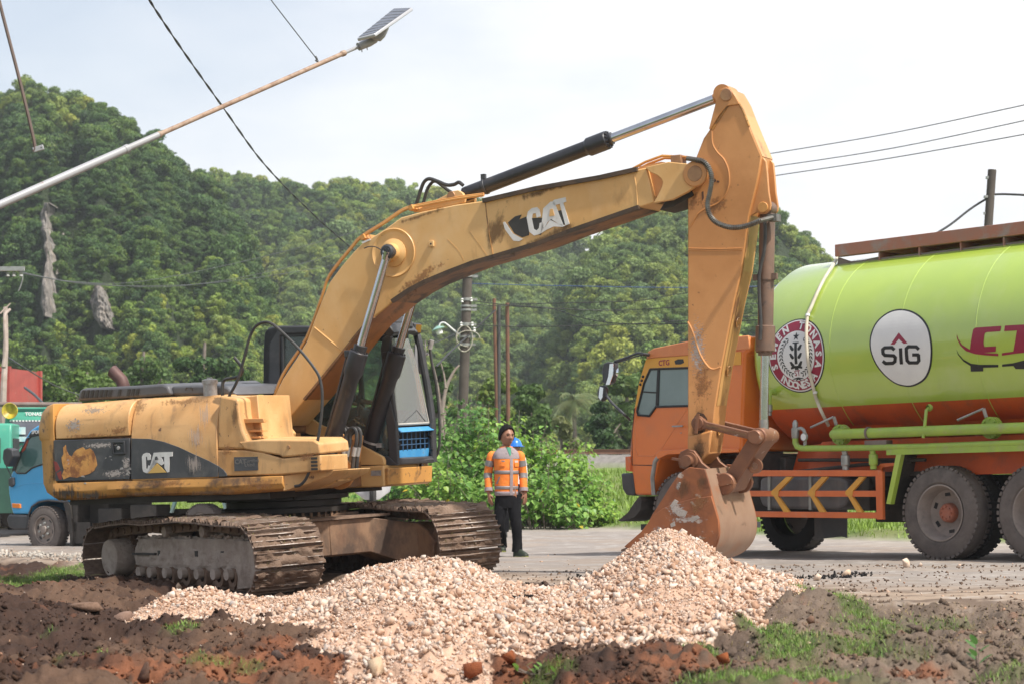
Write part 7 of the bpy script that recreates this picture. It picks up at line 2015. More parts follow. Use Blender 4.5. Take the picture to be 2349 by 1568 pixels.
S_ = [(2074 - 14, 797), (2053, 797), (2050, 796), (2030, 796 + 1), (2025, 800), (2025, 808), (2029, 813), (2050, 814), (2054, 818), (2054, 826), (2050, 831), (2030, 831), (2025, 827)]
S_ = [(2051, 801), (2046, 796.5), (2030, 797), (2025, 801), (2026, 810), (2030, 814), (2050, 815), (2054, 819), (2053, 828), (2048, 832), (2032, 832.5), (2026, 828)]
I_ = [(2066, 799), (2068, 833)]
G_ = [(2107, 800), (2102, 795), (2084, 794.5), (2079, 799), (2081, 826), (2086, 831), (2104, 831), (2108, 826), (2107, 813), (2094, 813)]
wrap_poly(stroke_px(S_, 7.5) + stroke_px(I_, 7.5) + stroke_px(G_, 7.5), .009, 'lettering', M_ink, e2)
wrap_poly([[tuv(2062, 763), tuv(2082, 787), tuv(2073, 788), tuv(2062, 777), tuv(2052, 790), tuv(2043, 790)]], .009, 'chevron', M_maroon, e2)
# big letters running out of the picture
def pxp(L): return [tuv(662.4 * 0 + 1662.4 + a * .29247, 458.6 + b * .29247) for a, b in L]
cC1 = [(1965, 1002), (2168, 988), (2160, 1030), (2052, 1038), (2040, 1044), (2034, 1062), (2028, 1120), (2034, 1150), (2126, 1145), (2124, 1188), (2030, 1196), (2144, 1202), (2144, 1222), (2050, 1216), (1960, 1206), (1890, 1182), (1846, 1140), (1820, 1085), (1818, 1050), (1830, 1090), (1860, 1135), (1922, 1172), (1928, 1120), (1938, 1060), (1948, 1015)]
cT1 = [(2196, 986), (2560, 966), (2552, 1008), (2420, 1020), (2400, 1190), (2270, 1204), (2172, 1218), (2172, 1198), (2262, 1186), (2276, 1110), (2290, 1024), (2190, 1030)]
cK1 = [(1816, 1170), (1832, 1205), (1870, 1248), (1930, 1280), (2000, 1288), (2144, 1288), (2144, 1308), (2026, 1312), (2026, 1340), (1928, 1342), (1926, 1298), (1870, 1262), (1828, 1210)]
cK2 = [(2174, 1286), (2260, 1276), (2340, 1256), (2560, 1236), (2560, 1310), (2344, 1322), (2280, 1322), (2262, 1298), (2174, 1304)]
wrap_poly([pxp(cC1), pxp(cT1)], .004, 'big_lettering', M_maroon, tank)
wrap_poly([pxp(cK1), pxp(cK2)], .004, 'big_lettering_shadow', M_ink, tank)
# weld rings
for x in (1.62, .54, -.56):
 m = MB(); m.lathe([(R_T - .002, -.009), (R_T + .004, 0), (R_T - .002, .009)], (x, 0, Z_T), (1, 0, 0), 96); m.build('weld_ring', M_lime, tank)
# white hose over the flank
HP = [(1922, 588), (1908, 612), (1890, 640), (1874, 672), (1860, 705), (1852, 724), (1849, 760), (1850, 800), (1856, 850), (1864, 885), (1872, 915), (1886, 948), (1900, 975)]
m = MB(); m.tube(bez([tray(a, b, .03) if b < 930 else tray(a, b, .10) for a, b in HP], 5), .021, 10); hz_ = m.build('cream_hose', M_hosew, tk)
m = MB(); p = tray(1852, 726, .03); p2 = tray(1852, 722, .03); m.cyl(p, p + (p2 - p).normalized() * .03, .028, 12); p = tray(1869, 902, .03); m.cyl(p, p + Vector((0, 0, .03)), .028, 12); m.build('hose_joint', M_wht, hz_)
# walkway rail and braces on top
yw = .5
a = TX.pt(1917, 562, yw); zt_, zb_ = 3.885, 3.735
m = MB(); m.span((2.12, yw - .035, zb_), (-3.0, yw + .0, zt_)); m.span((2.12, -yw, zt_ - .02), (-3.0, yw - .04, zt_ - .004)); m.span((2.12, yw - .12, zb_), (-3.0, yw - .04, zb_ + .01)); wk = tb_(m, 'walkway', M_raily, bevel=.004)
m = MB(); m.span((2.12, -yw, zb_), (-3.0, -yw + .035, zt_)); m.build('walkway_side', M_raily, wk)
for k in range(9):
 x = 1.42 - k * .62; m = MB(); m.prism([(x + .0, zb_), (x + .02, zb_), (x + .02, 3.58), (x, 3.58)], yw - .02, yw - .5); m.build('walkway_bracket', M_raily, wk)
m = MB(); m.prism([(2.1, 3.73), (2.12, 3.62), (-3, 3.62), (-3, 3.66), (1.9, 3.66)], .46, .44); m.build('kick_strip', M_wood, wk)
# valve stub on the tank's front flank
m = MB(); p = tray(1779, 905, .0); m.tube(bez([p + Vector((0, -.02, .03)), p + Vector((0, .10, .03)), p + Vector((0, .13, -.03)), p + Vector((0, .13, -.12))], 4), .035, 10); m.build('tank_stub_pipe', M_limed, tk)
m = MB(); q = p + Vector((0, .13, -.12)); m.lathe([(.03, 0), (.045, -.01), (.045, -.09), (.035, -.1), (.035, -.14), (0, -.14)], q, (0, 0, 1), 14); m.cyl(q + Vector((0, 0, -.05)), q + Vector((.14, 0, -.04)), .010, 6); m.build('valve', M_gall, tk)
# discharge pipes
yp = 1.22
def tpipe(L, r, name, mt=M_limed, y=yp, sub=1):
 Q = [TP3(a, b, y) for a, b in L]; m = MB(); m.tube(bez(Q, 5) if sub > 1 else Q, r, 14); return m.build(name, mt, tk, smooth=50)
p1 = tpipe([(1913, 995), (2110, 988), (2420, 977)], .062, 'discharge_pipe')
m = MB(); q = TP3(1913, 995, yp); m.lathe([(.062, 0), (.058, .025), (.04, .048), (0, .06)], q, (1, 0, 0), 16); m.build('pipe_cap', M_limed, p1)
p2 = tpipe([(1824, 1004), (1824, 1014), (1828, 1023), (1838, 1027), (1900, 1027), (2120, 1023), (2420, 1012)], .038, 'air_pipe')
m = MB(); q = TP3(1824, 1004, yp); m.lathe([(.045, 0), (.05, .02), (.05, .12), (.035, .13), (.035, .19), (.02, .22), (0, .23)], q, (0, 0, 1), 14); e = q + Vector((0, 0, .09)); m.tube(bez([e, e + Vector((-.08, 0, .03)), e + Vector((-.14, 0, 0)), e + Vector((-.16, 0, -.08)), e + Vector((-.155, 0, -.2))], 4), .022, 8); m.build('relief_valve', M_gall, p2)
m = MB(); q = TP3(1846, 1001, yp + .03); m.lathe([(0, 0), (.05, 0), (.055, .012), (.048, .03), (0, .03)], q, (0, 1, 0), 18); g = m.build('pressure_gauge', M_gall, p2)
m = MB(); m.lathe([(.042, .031), (0, .032)], q, (0, 1, 0), 18); m.build('dial', M_wht, g)
for (a, b) in ((1935, 996), (2280, 980)):
 q = TP3(a, b, 1.02); m = MB(); m.lathe([(0, 0), (.125, 0), (.125, .03), (.11, .035), (.11, .06), (.125, .06), (.125, .09), (0, .09)], q, (0, 1, 0), 24)
 for k in range(8): m.lathe([(.014, 0), (.014, .02), (0, .02)], q + Vector((.1 * math.cos(k * PI / 4), .09, .1 * math.sin(k * PI / 4))), (0, 1, 0), 6)
 f = m.build('flange_valve', M_limed, tk)
 m = MB(); t0 = q + Vector((.05, .08, .12)); m.tube([t0, t0 + Vector((.02, .02, .10))], .022, 8); m.tube([t0 + Vector((.02, .02, .10)), t0 + Vector((.36, .06, -.02))], .014, 6); m.build('valve_lever', M_gall, f)
m = MB(); q = TP3(1990, 1000, yp); m.lathe([(.064, -.015), (.075, -.015), (.075, .015), (.064, .015)], TP3(1937 + 55, 992, yp), (1, 0, 0), 16); q2 = TP3(1992, 1015, yp); m.span(q2 + Vector((-.28, -.1, -.03)), q2 + Vector((.05, .02, .03))); m.build('pipe_bracket', M_wood, tk)
m = MB(); L = [TP3(2131, 934, 1.12), TP3(2124, 940, 1.2), TP3(2121, 970, 1.25), TP3(2117, 1003, 1.25)]; m.tube(L, .020, 8); m.lathe([(.03, -.03), (.045, 0), (.03, .03)], L[0], (0, 1, 0), 12); m.build('vent_pipe', M_limed, tk)
for (a, b) in ((1936, 1040), (2000, 1038)):
 q = TP3(a, b, yp); m = MB(); m.tube([q + Vector((0, 0, .04)), q + Vector((0, -.02, -.02))], .035, 10); m.lathe([(.03, 0), (.055, -.02), (.055, -.13), (.04, -.15), (.04, -.19), (0, -.2)], q + Vector((0, -.02, 0)), (0, 0, 1), 14); m.build('valve', M_limed if a > 1950 else M_gall, tk)
# hoppers and orange saddle under the tank
for x in (1.45, -.6):
 m = MB(); n = 28
 m.lathe([(.95, 1.60), (.30, .98), (.22, .92), (.22, .84), (.26, .84), (.26, .80)], (x, 0, 0), (0, 0, 1), n); m.build('hopper', M_orgb, tk)
m = MB(); m.prism([(2.9, 1.0), (2.75, 1.38), (1.9, 1.45), (.4, 1.45), (.2, 1.0)], .5, .47); m.prism([(2.35, .98), (2.02, 1.42), (-2.5, 1.42), (-2.5, .98)], .9, .86); m.build('saddle_plate', M_orgb, tk)
m = MB(); m.tube([(2.9, 1.0, 1.02), (1.3, 1.05, 1.12), (.5, 1.05, 1.14)], .022, 8); m.tube([(2.3, 1.02, 1.2), (.3, 1.05, 1.16)], .022, 8); m.span((3.0, .7, .98), (.2, .95, 1.03)); m.build('underfloor_pipes', M_chas, tk)
# fender with splash plate
m = MB(); m.span((.72, .5, 1.235), (-2.3, 1.24, 1.285)); m.span((.72, 1.20, 1.225), (-2.3, 1.25, 1.29)); fe_ = tb_(m, 'rear_fender', M_limed)
m = MB(); m.prism(TX.pts([(2055, 1040), (2066, 1041), (2042, 1155), (2032, 1154)], 1.25), 1.25, 1.18); m.build('fender_brace', M_lime, fe_)
m = MB(); m.prism(TX.pts([(2066, 1041), (2094, 1046), (2070, 1156), (2042, 1155)], 1.2), .55, .52, P2=None); m.prism(TX.pts([(2060, 1041), (2066, 1041), (2042, 1155), (2036, 1155)], 1.2), 1.19, .5); m.build('splash_plate', M_chas, fe_)
# side guard with chevrons
yg = 1.25
for (L, nm) in (([(1715, 1077), (2020, 1077), (2020, 1091), (1715, 1091)], 'guard_rail'), ([(1705, 1124), (2020, 1124), (2020, 1138), (1705, 1137)], 'guard_rail'), ([(1712, 1171), (2022, 1174), (2022, 1188), (1712, 1184)], 'guard_rail')):
 m = MB(); m.prism(TX.pts(L, yg), yg, yg - .04); m.build(nm, M_orgg, tk, bevel=.004)
m = MB(); m.prism(TX.pts([(2007, 1080), (2023, 1080), (2024, 1190), (2010, 1190)], yg), yg + .002, yg - .05); m.build('guard_post', M_orgg, tk, bevel=.004)
m = MB(); q = TX.pts([(2006, 1080), (2018, 1062), (2050, 1060), (2050, 1067), (2024, 1070), (2020, 1080)], yg - .1); m.prism(q, yg - .1, yg - .14); m.build('guard_bracket', M_orgg, tk)
for k, (ax_, bx_, cx__) in enumerate(((1803, 1768, 1804), (1884, 1852, 1886), (1970, 1938, 1972))):
 m = MB(); t = 14
 m.prism(TX.pts([(ax_, 1092), (ax_ + t, 1092), (bx_ + t + 4, 1124), (bx_ + 2, 1124)], yg + .004), yg + .006, yg - .03)
 m.prism(TX.pts([(bx_ + 2, 1124), (bx_ + t + 4, 1124), (bx_ + t + 2, 1138), (bx_ + 8, 1138), (bx_, 1131)], yg + .004), yg + .008, yg - .0)
 m.prism(TX.pts([(bx_ + 7, 1138), (bx_ + t + 3, 1138), (cx__ + 6, 1173), (cx__ - 7, 1173)], yg + .004), yg + .006, yg - .03)
 m.build('chevron', M_amb, tk)
m = MB(); Q = TX.pts([(1748, 1096), (1765, 1091), (1930, 1093), (1948, 1102), (1952, 1140), (1944, 1160), (1925, 1168), (1770, 1165), (1752, 1158), (1746, 1140)], 1.05); m.prism(Q, 1.1, .5); ft = tb_(m, 'fuel_tank', M_ftank, bevel=.04, seg=3)
for a in (1762, 1856):
 m = MB(); m.prism(TX.pts([(a, 1090), (a + 6, 1090), (a + 6, 1168), (a, 1168)], 1.1), 1.115, 1.095); m.build('tank_strap', M_gall, ft)
m = MB(); Q = TX.pts([(1962, 1096), (1998, 1094), (2000, 1170), (1964, 1170)], .95); m.prism(Q, 1.0, .6); m.lathe([(0, -.2), (.14, -.18), (.14, .18), (0, .2)], TP3(2012, 1095, .8), (1, 0, 0), 16); tb_(m, 'battery_box', M_chas, bevel=.02)
m = MB(); m.span((1.93, -1.15, .26), (1.36, -1.13, .80)); tb_(m, 'mudflap', M_ftank); m = MB(); m.prism(TX.pts([(1866, 1140), (1942, 1140), (1942, 1232), (1930, 1229), (1868, 1236)], .1), .1, .09); tb_(m, 'mudflap', M_ftank)
m = MB(); m.span((.78, .55, .32), (.45, .8, .7)); m.box((.6, .9, .62), (.5, .05, .08), Matrix.Rotation(-.6, 3, 'Y')); tb_(m, 'air_tank', M_chas, bevel=.02)
# ================================================================== LORRIES ON THE LEFT
D_ = 37.4
fwB = (-math.cos(rad(35)), math.sin(rad(35))); lfB = (-fwB[1], fwB[0])
BX = Frame(((107 - CX) / FPX * D_ - .85 * lfB[0], D_ - .85 * lfB[1], (HY - 1266.4) / FPX * D_), fwB, (-.02, 0))
bt = root('light_lorry', BX.M, 'light blue cab of a small lorry parked behind the tail of the excavator', 'truck')
M_bl = mat('sky_blue_paint', (.06, .37, .70), (.05, .33, .64), .3, scale=2, coat=.3)
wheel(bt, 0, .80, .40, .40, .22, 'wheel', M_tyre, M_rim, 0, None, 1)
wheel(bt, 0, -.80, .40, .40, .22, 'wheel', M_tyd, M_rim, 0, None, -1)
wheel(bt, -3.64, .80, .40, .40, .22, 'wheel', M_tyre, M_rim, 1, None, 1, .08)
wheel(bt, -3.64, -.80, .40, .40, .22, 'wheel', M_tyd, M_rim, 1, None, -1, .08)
BW_ = .86
CB = [(28, 1178), (24, 1160), (19, 1131), (18, 1105), (22, 1092), (30, 1074), (42, 1040), (57, 1003), (68, 986), (84, 975), (104, 968), (180, 962), (196, 975), (200, 1150), (155, 1151), (110, 1147), (88, 1150), (74, 1160), (66, 1178)]
m = MB(); m.prism(BX.pts(CB, BW_), -BW_, BW_); bc_ = m.build('cab', M_bl, bt, bevel=.04, seg=3)
def bside(L, name, mt, t=.010, bev=0, depth=.01, par=None):
 m = MB(); m.prism(BX.pts(L, BW_), BW_ + t, BW_ - depth); return m.build(name, mt, par or bc_, bevel=bev, smooth=0)
bside([(40, 1084), (36, 1078), (38, 1062), (50, 1032), (62, 1010), (72, 1000), (99, 994), (170, 990), (175, 1058), (99, 1063), (74, 1072), (60, 1084)], 'side_window', mat('sea_green_window', (.06, .13, .125), (.10, .19, .18), .08, scale=.8, spec=1.0), .004)
m = MB(); m.tube([Vector((a, BW_ + .008, b)) for a, b in BX.pts([(40, 1084), (36, 1078), (38, 1062), (50, 1032), (62, 1010), (72, 1000), (99, 994), (170, 990), (175, 1058), (99, 1063), (74, 1072), (60, 1084), (40, 1084)], BW_)], .014, 5); m.build('window_rubber', M_rub, bc_)
bside([(66, 1000), (74, 988), (99, 984), (99, 994), (74, 1001)], 'window_banner', M_ink, .014)
bside([(28, 1080), (32, 1066), (44, 1040), (52, 1024), (62, 1004), (66, 1002), (60, 1020), (50, 1040), (42, 1062), (36, 1078)], 'pillar_trim', M_ink, .012)
bside([(50, 1030), (60, 1010), (65, 1004), (66, 1010), (58, 1030), (52, 1036)], 'red_pillar_strip', mat('red_plastic', (.35, .06, .03), None, .4), .015)
o = text_on_side('SPORT', 86, 989, .085, BW_, bc_, M_wht, BX, 'banner_lettering', .002)
o.matrix_local = Matrix.Translation((BX.pt(86, 990, BW_)[0], BW_ + .016, BX.pt(86, 990, BW_)[1])) @ Matrix.Rotation(PI, 4, 'Z') @ Matrix.Rotation(PI / 2, 4, 'X') @ Matrix.Rotation(-.0, 4, 'Z')
bside([(30, 1153), (48, 1154), (49, 1164), (31, 1163)], 'indicator_lamp', mat('amber_plastic', (.75, .22, .03), None, .3), .03, .006)
bside([(24, 1096), (34, 1093), (35, 1110), (30, 1116), (24, 1112)], 'vent_mirror', M_blk, .05, .01)
m = MB(); m.prism(BX.pts([(17, 1190), (22, 1178), (66, 1180), (65, 1213), (36, 1214), (22, 1208)], BW_), BW_ + .03, -BW_ - .03); m.build('front_bumper', M_blk, bc_, bevel=.03, seg=3)
bside([(28, 1178), (66, 1180), (66, 1202), (32, 1200)], 'lower_skirt', M_chas, .012)
m = MB(); m.tube([Vector((a, BW_ + .012, b)) for a, b in BX.pts([(66, 1210), (67, 1180), (74, 1161), (90, 1150), (112, 1146), (158, 1150)], BW_)], .018, 6); m.build('wheel_arch_trim', M_blk, bc_)
m = MB(); m.tube([Vector((a, BW_ + .001, b)) for a, b in BX.pts([(24, 1120), (60, 1108), (99, 1106)], BW_)], .006, 5); m.build('door_crease', M_bl, bc_)
m = MB(); q = BX.pts([(12, 1030), (20, 1026), (32, 1030), (34, 1045), (22, 1070), (14, 1064), (10, 1050)], BW_ + .25); m.prism(q, BW_ + .3, BW_ + .12); mi_ = m.build('mirror', M_blk, bc_, bevel=.02, seg=3)
m = MB(); a = BX.pt(34, 1040, BW_ + .2); b_ = BX.pt(50, 1020, BW_); m.tube([(a[0], BW_ + .2, a[1]), (b_[0], BW_, b_[1])], .012, 6); a = BX.pt(14, 1066, BW_ + .2); b_ = BX.pt(30, 1100, BW_); m.tube([(a[0], BW_ + .2, a[1]), (b_[0], BW_, b_[1])], .010, 6); m.build('mirror_arm', M_blk, mi_)
m = MB(); m.span((-5.6, -.35, .55), (.9, -.27, .72)); m.span((-5.6, .27, .55), (.9, .35, .72)); m.span((-1.2, -.5, .3), (-.45, .55, .9)); m.span((-.75, .5, .35), (-.5, .84, .95)); m.span((-1.75, .45, .3), (-1.2, .8, .75)); m.span((-2.6, .5, .4), (-2.0, .85, .8)); m.cyl((-3.64, -.7, .4), (-3.64, .7, .4), .08, 10); m.build('chassis', M_chas, bt, bevel=.02)
m = MB(); m.span((-5.7, -.95, .98), (-1.0, .95, 1.10));
for s in (-1, 1): m.span((-5.7, s * .95, 1.10), (-1.0, s * .91, 1.55))
m.build('load_bed', M_chas, bt)
m = MB(); m.prism([(-.48, .95), (-.62, .80), (-.68, .3), (-.64, .05), (-.60, .05), (-.6, .4), (-.44, .9)], .6, .88); m.build('mudflap', M_chas, bt)
m = MB(); m.span((-1.05, .82, .16), (-.62, .84, .52)); m.build('mudflap', M_chas, bt)
for x0_, dx_ in ((-3.15, .14), (-4.12, -.1)):
 m = MB(); m.prism([(x0_, .98), (x0_ + .06, .98), (x0_ + .06 + dx_, .66), (x0_ + dx_, .66)], .86, .9); m.build('fender_stay', mat('pale_teal_paint', (.22, .42, .40), (.3, .3, .28), .5), bt)
m = MB(); m.tube([(-1.42, .9, .96), (-1.42, .9, .88), (-1.72, .9, .88), (-1.72, .9, .96)], .012, 6); m.build('step_loop', M_gall, bt)
# green lorry behind it, half hidden
GX = Frame(Wp(118, 1215, 45), (.1, -1))
gt = root('timber_lorry', GX.M, 'green and teal cab with a yellow horn on its roof, behind the blue lorry', 'truck')
M_teal = mat('teal_green_paint', (.05, .28, .20), (.06, .33, .22), .4, scale=2, layers=[(DUST, 6, .6, .75, None, .5)])
M_dgr = mat('dark_green_paint', (.02, .06, .045), (.03, .09, .06), .4, scale=2)
m = MB(); m.loft([[Vector((x, y * w, z)) for x, y in ((0 + dx, -1), (0 + dx, 1), (-1.6, 1), (-1.6, -1))] for z, dx, w in ((.45, 0, .98), (1.75, .02, 1.0), (2.28, -.10, .96), (2.4, -.16, .94), (2.55, -.3, .88))])
gc = m.build('cab', M_teal, gt, bevel=.04, seg=3)
m = MB(); m.loft([[Vector((.035 + dx, -.78 * w, z)), Vector((.035 + dx, .78 * w, z)), Vector((dx, .78 * w, z)), Vector((dx, -.78 * w, z))] for z, dx, w in ((1.80, .0, 1.12), (2.27, -.10, 1.08))]); ws = m.build('windscreen', mat('dusty_dark_windscreen', (.10, .10, .12), (.2, .2, .22), .15, scale=.7, spec=.8), gc)
m = MB(); m.span((.03, -.78, 1.98), (.05, -.52, 2.13)); m.span((.05, -.80, 1.83), (.07, -.50, 1.93)); m.build('windscreen_stickers', mat('pale_blue_sticker', (.30, .6, .66), (.7, .75, .75), .4, scale=6), ws)
m = MB()
for k in range(26): m.box((-.055, -.84 + k * .065, 2.26), (.02, .03, .035))
m.build('fringe', M_wht, ws)
m = MB(); m.span((.03, -1.0, .45), (.05, 1.0, 1.62)); m.build('grille_panel', M_dgr, gc)
m = MB(); m.span((.0, -1.0, 2.12), (-1.2, -.9, 2.2)); m.tube([(-.15, -1.7, 2.60), (-.2, .6, 2.60)], .05, 8); m.build('roof_pole', M_wood, gt)
me = text_mesh('TONASA', .10, 'roof_lettering', 0.002, .004); me.materials.append(M_wht)
obj('roof_lettering', me, gc, Matrix.Translation((-.13, -.35, 2.40)) @ Matrix.Rotation(PI / 2, 4, 'Z') @ Matrix.Rotation(PI / 2, 4, 'X'))
m = MB(); m.lathe([(.03, -.3), (.05, -.1), (.12, -.02), (.17, 0), (.16, .01), (.06, -.08), (0, -.1)], (.06, -.84, 2.46), (1, -.1, .05), 20); m.build('roof_horn', mat('yellow_horn', (.62, .48, .04), (.3, .2, .02), .45, scale=8), gt)
m = MB(); m.span((-6.5, -1.05, .75), (-1.7, 1.05, 1.9)); m.span((-6.4, -.4, .45), (-.2, .4, .75)); m.build('load_body', M_dgr, gt)
for y in (-.85, .85):
 for x in (-.8, -4.6): wheel(gt, x, y, .45, .45, .25, 'wheel', M_tyd, M_rim, 0, None, 1 if y > 0 else -1)
m = MB(); m.span((.06, -.98, .72), (.09, -.72, .92)); m.span((.06, .72, .72), (.09, .98, .92)); m.build('headlamps', M_gall, gc)
# neighbouring green cab at the frame edge
HX = Frame(Wp(-92, 1210, 43.5), (.1, -1)); ht = root('dark_green_lorry', HX.M, 'dark green lorry cab cut off by the left edge', 'truck')
m = MB(); m.loft([[Vector((x, y, z)) for x, y in ((0 + dx, -1), (0 + dx, 1), (-1.6, 1), (-1.6, -1))] for z, dx in ((.45, 0), (1.25, .02), (1.9, -.1), (2.1, -.2))]); hc = m.build('cab', M_teal, ht, bevel=.04)
m = MB(); m.span((-1.2, 1.0, 1.25), (-.3, 1.02, 1.8)); m.span((0.03, -.8, 1.3), (.05, .8, 1.8)); m.build('windows', M_dkint, hc); m = MB(); m.span((-1.6, -.99, .3), (.06, 1.02, 1.2)); m.build('lower_panel', M_dgr, hc)
for y in (-.85, .85):
 wheel(ht, -.8, y, .45, .45, .25, 'wheel', M_tyd, M_rim, 0, None, 1 if y > 0 else -1)
# red container behind
KX_ = Frame(Wp(57, 1165, 56), (-1, .12)); ct = root('container', KX_.M, 'red shipping container with white lettering at the left edge', 'container')
M_cont = mat('brick_red_container', (.42, .075, .06), (.36, .06, .05), .5, scale=2, layers=[((.25, .12, .09), 3, .56, .68, (3, 1, .4), .8), ((.5, .35, .3), 7, .64, .7, None, .6)])
zt_ = (1165 - 847) / FPX * 56; zb_ = zt_ - 2.4
m = MB(); Pc = []
x = 0
while x < 6.0:
 Pc += [(x + .06, 0), (x + .13, .036), (x + .23, .036), (x + .30, 0)]; x += .30
V_ = [(a, b * 1.9 - .03, z) for z in (zb_, zt_) for a, b in Pc]; n_ = len(Pc)
m.add([(a, 1.2 - .036 + b, z) for a, b, z in V_], [(i, i + 1, i + 1 + n_, i + n_) for i in range(n_ - 1)])
m.span((0.02, -1.2, zb_ + .01), (6.0, 1.12, zt_ - .01)); cw_ = m.build('container_wall', M_cont, ct, smooth=0)
m = MB(); m.span((-.04, 1.1, zb_ - .03), (.06, 1.24, zt_ + .03)); m.span((0, 1.1, zt_ - .1), (6, 1.22, zt_ + .02)); m.span((-.04, -1.24, zb_), (.06, -1.1, zt_ + .02)); m.span((0, 1.1, zb_ - .03), (6, 1.22, zb_ + .1)); m.build('container_frame', M_cont, ct)
for i, ch in enumerate('TEGU 28757'):
 if ch == ' ': continue
 me = text_mesh(ch, .21, 'lettering', .002, .014); me.materials.clear(); me.materials.append(M_wht)
 obj('lettering', me, cw_, Matrix.Translation((.42, 1.215, zt_ - .22 - i * .19)) @ Matrix.Rotation(PI, 4, 'Z') @ Matrix.Rotation(PI / 2, 4, 'X'))
m = MB(); m.span((-.3, -1.1, .5), (6.2, 1.1, .8)); m.build('trailer_bed', M_chas, ct)
for x in (1.0, 2.2, 5.0): wheel(ct, x, 1.0, .5, .5, .28, 'wheel', M_tyd, M_rim, 0, None, 1)
# scooter half hidden behind the tracks
SX = Frame(Wp(852, 1178, 33), (.1, -1)); st = root('motor_scooter', SX.M, 'white motor scooter standing behind the far track under the excavator cab', 'scooter')
M_sw = mat('white_scooter_plastic', (.62, .62, .62), (.5, .5, .52), .3, scale=10)
m = MB(); m.loft([[Vector((x, y * w, z)) for x, y in ((.30, 0), (.22, -1), (.10, -1.05), (.10, 1.05), (.22, 1))] for z, w in ((.22, .10), (.34, .26), (.52, .30), (.72, .24), (.84, .17), (.90, .06))]); m.build('front_fairing', M_sw, st, bevel=.01)
for x in (.48, -.75):
 m = MB(); m.lathe([(.17, -.04), (.25, -.045), (.28, 0), (.25, .045), (.17, .04)], (x, 0, .28), (0, 1, 0), 28); w_ = m.build('wheel', M_tyd, st); m = MB(); m.lathe([(0, -.03), (.17, -.03), (.17, .03), (0, .03)], (x, 0, .28), (0, 1, 0), 20); m.build('rim', M_gall, w_)
m = MB(); m.tube([(.48, .0, .28), (.22, 0, .85), (.18, 0, 1.0)], .03, 8); m.tube([(.15, -.33, 1.03), (.2, 0, 1.0), (.15, .33, 1.03)], .014, 8); m.build('handlebar', M_blk, st)
m = MB(); m.box((.26, 0, .93), (.12, .26, .13)); m.build('headlamp_cowl', M_sw, st, bevel=.03)
m = MB(); m.loft([[Vector((x, y * .15, z)) for y in (-1, 1)] + [Vector((x, .15, z - .1)), Vector((x, -.15, z - .1))] for x, z in ((-.15, .74), (-.5, .78), (-.95, .80))]); m.build('seat', M_blk, st, bevel=.02)
m = MB(); m.span((.1, -.16, .3), (-.2, .16, .38)); m.loft([[Vector((x, -.15, z)), Vector((x, .15, z)), Vector((x, .12, .4)), Vector((x, -.12, .4))] for x, z in ((-.15, .66), (-.6, .7), (-1.0, .7))]); m.build('rear_body', mat('purple_plastic', (.22, .10, .30), (.5, .08, .22), .4, scale=3), st, bevel=.02)
for s in (-1, 1):
 m = MB(); q = Vector((.15, s * .25, 1.05)); m.tube([q, q + Vector((0, s * .06, .1))], .008, 6); m.box(q + Vector((0, s * .08, .14)), (.02, .1, .06)); m.build('mirror', M_blk, st)

# ================================================================== POLES, WIRES, STREET LAMP
M_pole = mat('weathered_wood_pole', (.075, .06, .052), (.11, .09, .078), .9, scale=3, bump=.4, bscale=20)
M_rpole = mat('rusty_steel_pole', (.20, .085, .05), (.12, .07, .05), .7, scale=2)
M_dpole = mat('dark_steel_pole', (.055, .055, .06), (.08, .08, .08), .6, scale=2)
M_wire = mat('black_cable', (.02, .02, .022), None, .6)
M_wireg = mat('grey_cable', (.07, .075, .08), None, .6)
def pole(px0, py0, px1, py1, Y, r, mt, label, name='utility_pole', grp=None, base=-1.5):
 b_ = Wp(px1, py1, Y); t = Wp(px0, py0, Y); d = (t - b_); b2 = b_ + d * ((base - b_.z) / d.z)
 r0 = root(name, Matrix.Translation(b2), label, 'pole', grp); m = MB(); m.tube([Vector((0, 0, 0)), (t - b2) * .5, t - b2], [r * 1.12, r * 1.05, r], 14); m.build('shaft', mt, r0); return r0, b2, t
up, b_, t_ = pole(1072, 632, 1061, 950, 56, .125, M_pole, 'thick wooden utility pole with steel bands and a curved lamp arm, behind the shrubs')
def loc(px, py, Y=56): return Wp(px, py, Y) - b_
for (py, h, px) in ((634, .05, 1072), (687, .07, 1070), (702, .05, 1069), (711, .05, 1069), (744, .08, 1068), (772, .06, 1066), (790, .06, 1066)):
 m = MB(); c = loc(px, py); m.lathe([(.13, -h / 2), (.145, -h / 2), (.145, h / 2), (.13, h / 2)], c, (0, 0, 1), 16); m.box(c + Vector((.19, 0, 0)), (.16, .05, .06)); m.build('steel_band', M_gall, up)
m = MB()
for (px, py) in ((1083, 744), (1058, 744), (1081, 688), (1060, 690), (1088, 756)): m.lathe([(.0, -.05), (.04, -.04), (.025, 0), (.045, .03), (0, .06)], loc(px, py) + Vector((0, -.1, 0)), (0, 0, 1), 10)
m.build('insulators', M_wht, up)['kind'] = 'stuff'
la = MB(); la.tube(bez([loc(1060, 772), loc(1040, 757), loc(1026, 745), (loc(1018, 740)), loc(1010, 742), loc(1006, 750)], 4), .022, 8); arm = la.build('lamp_arm', M_wht, up)
m = MB(); m.lathe([(.0, .05), (.05, .04), (.17, -.02), (.17, -.04), (.05, 0)], loc(1004, 752), (-.35, 0, 1), 18); m.build('lamp_shade', mat('pale_green_enamel', (.25, .42, .36), None, .4), arm)
m = MB(); m.lathe([(.07, -.02), (.09, -.1), (.08, -.17), (0, -.2)], loc(1004, 752), (-.35, 0, 1), 14); m.build('lamp_globe', M_wht, arm)
m = MB(); c = loc(1065, 777)
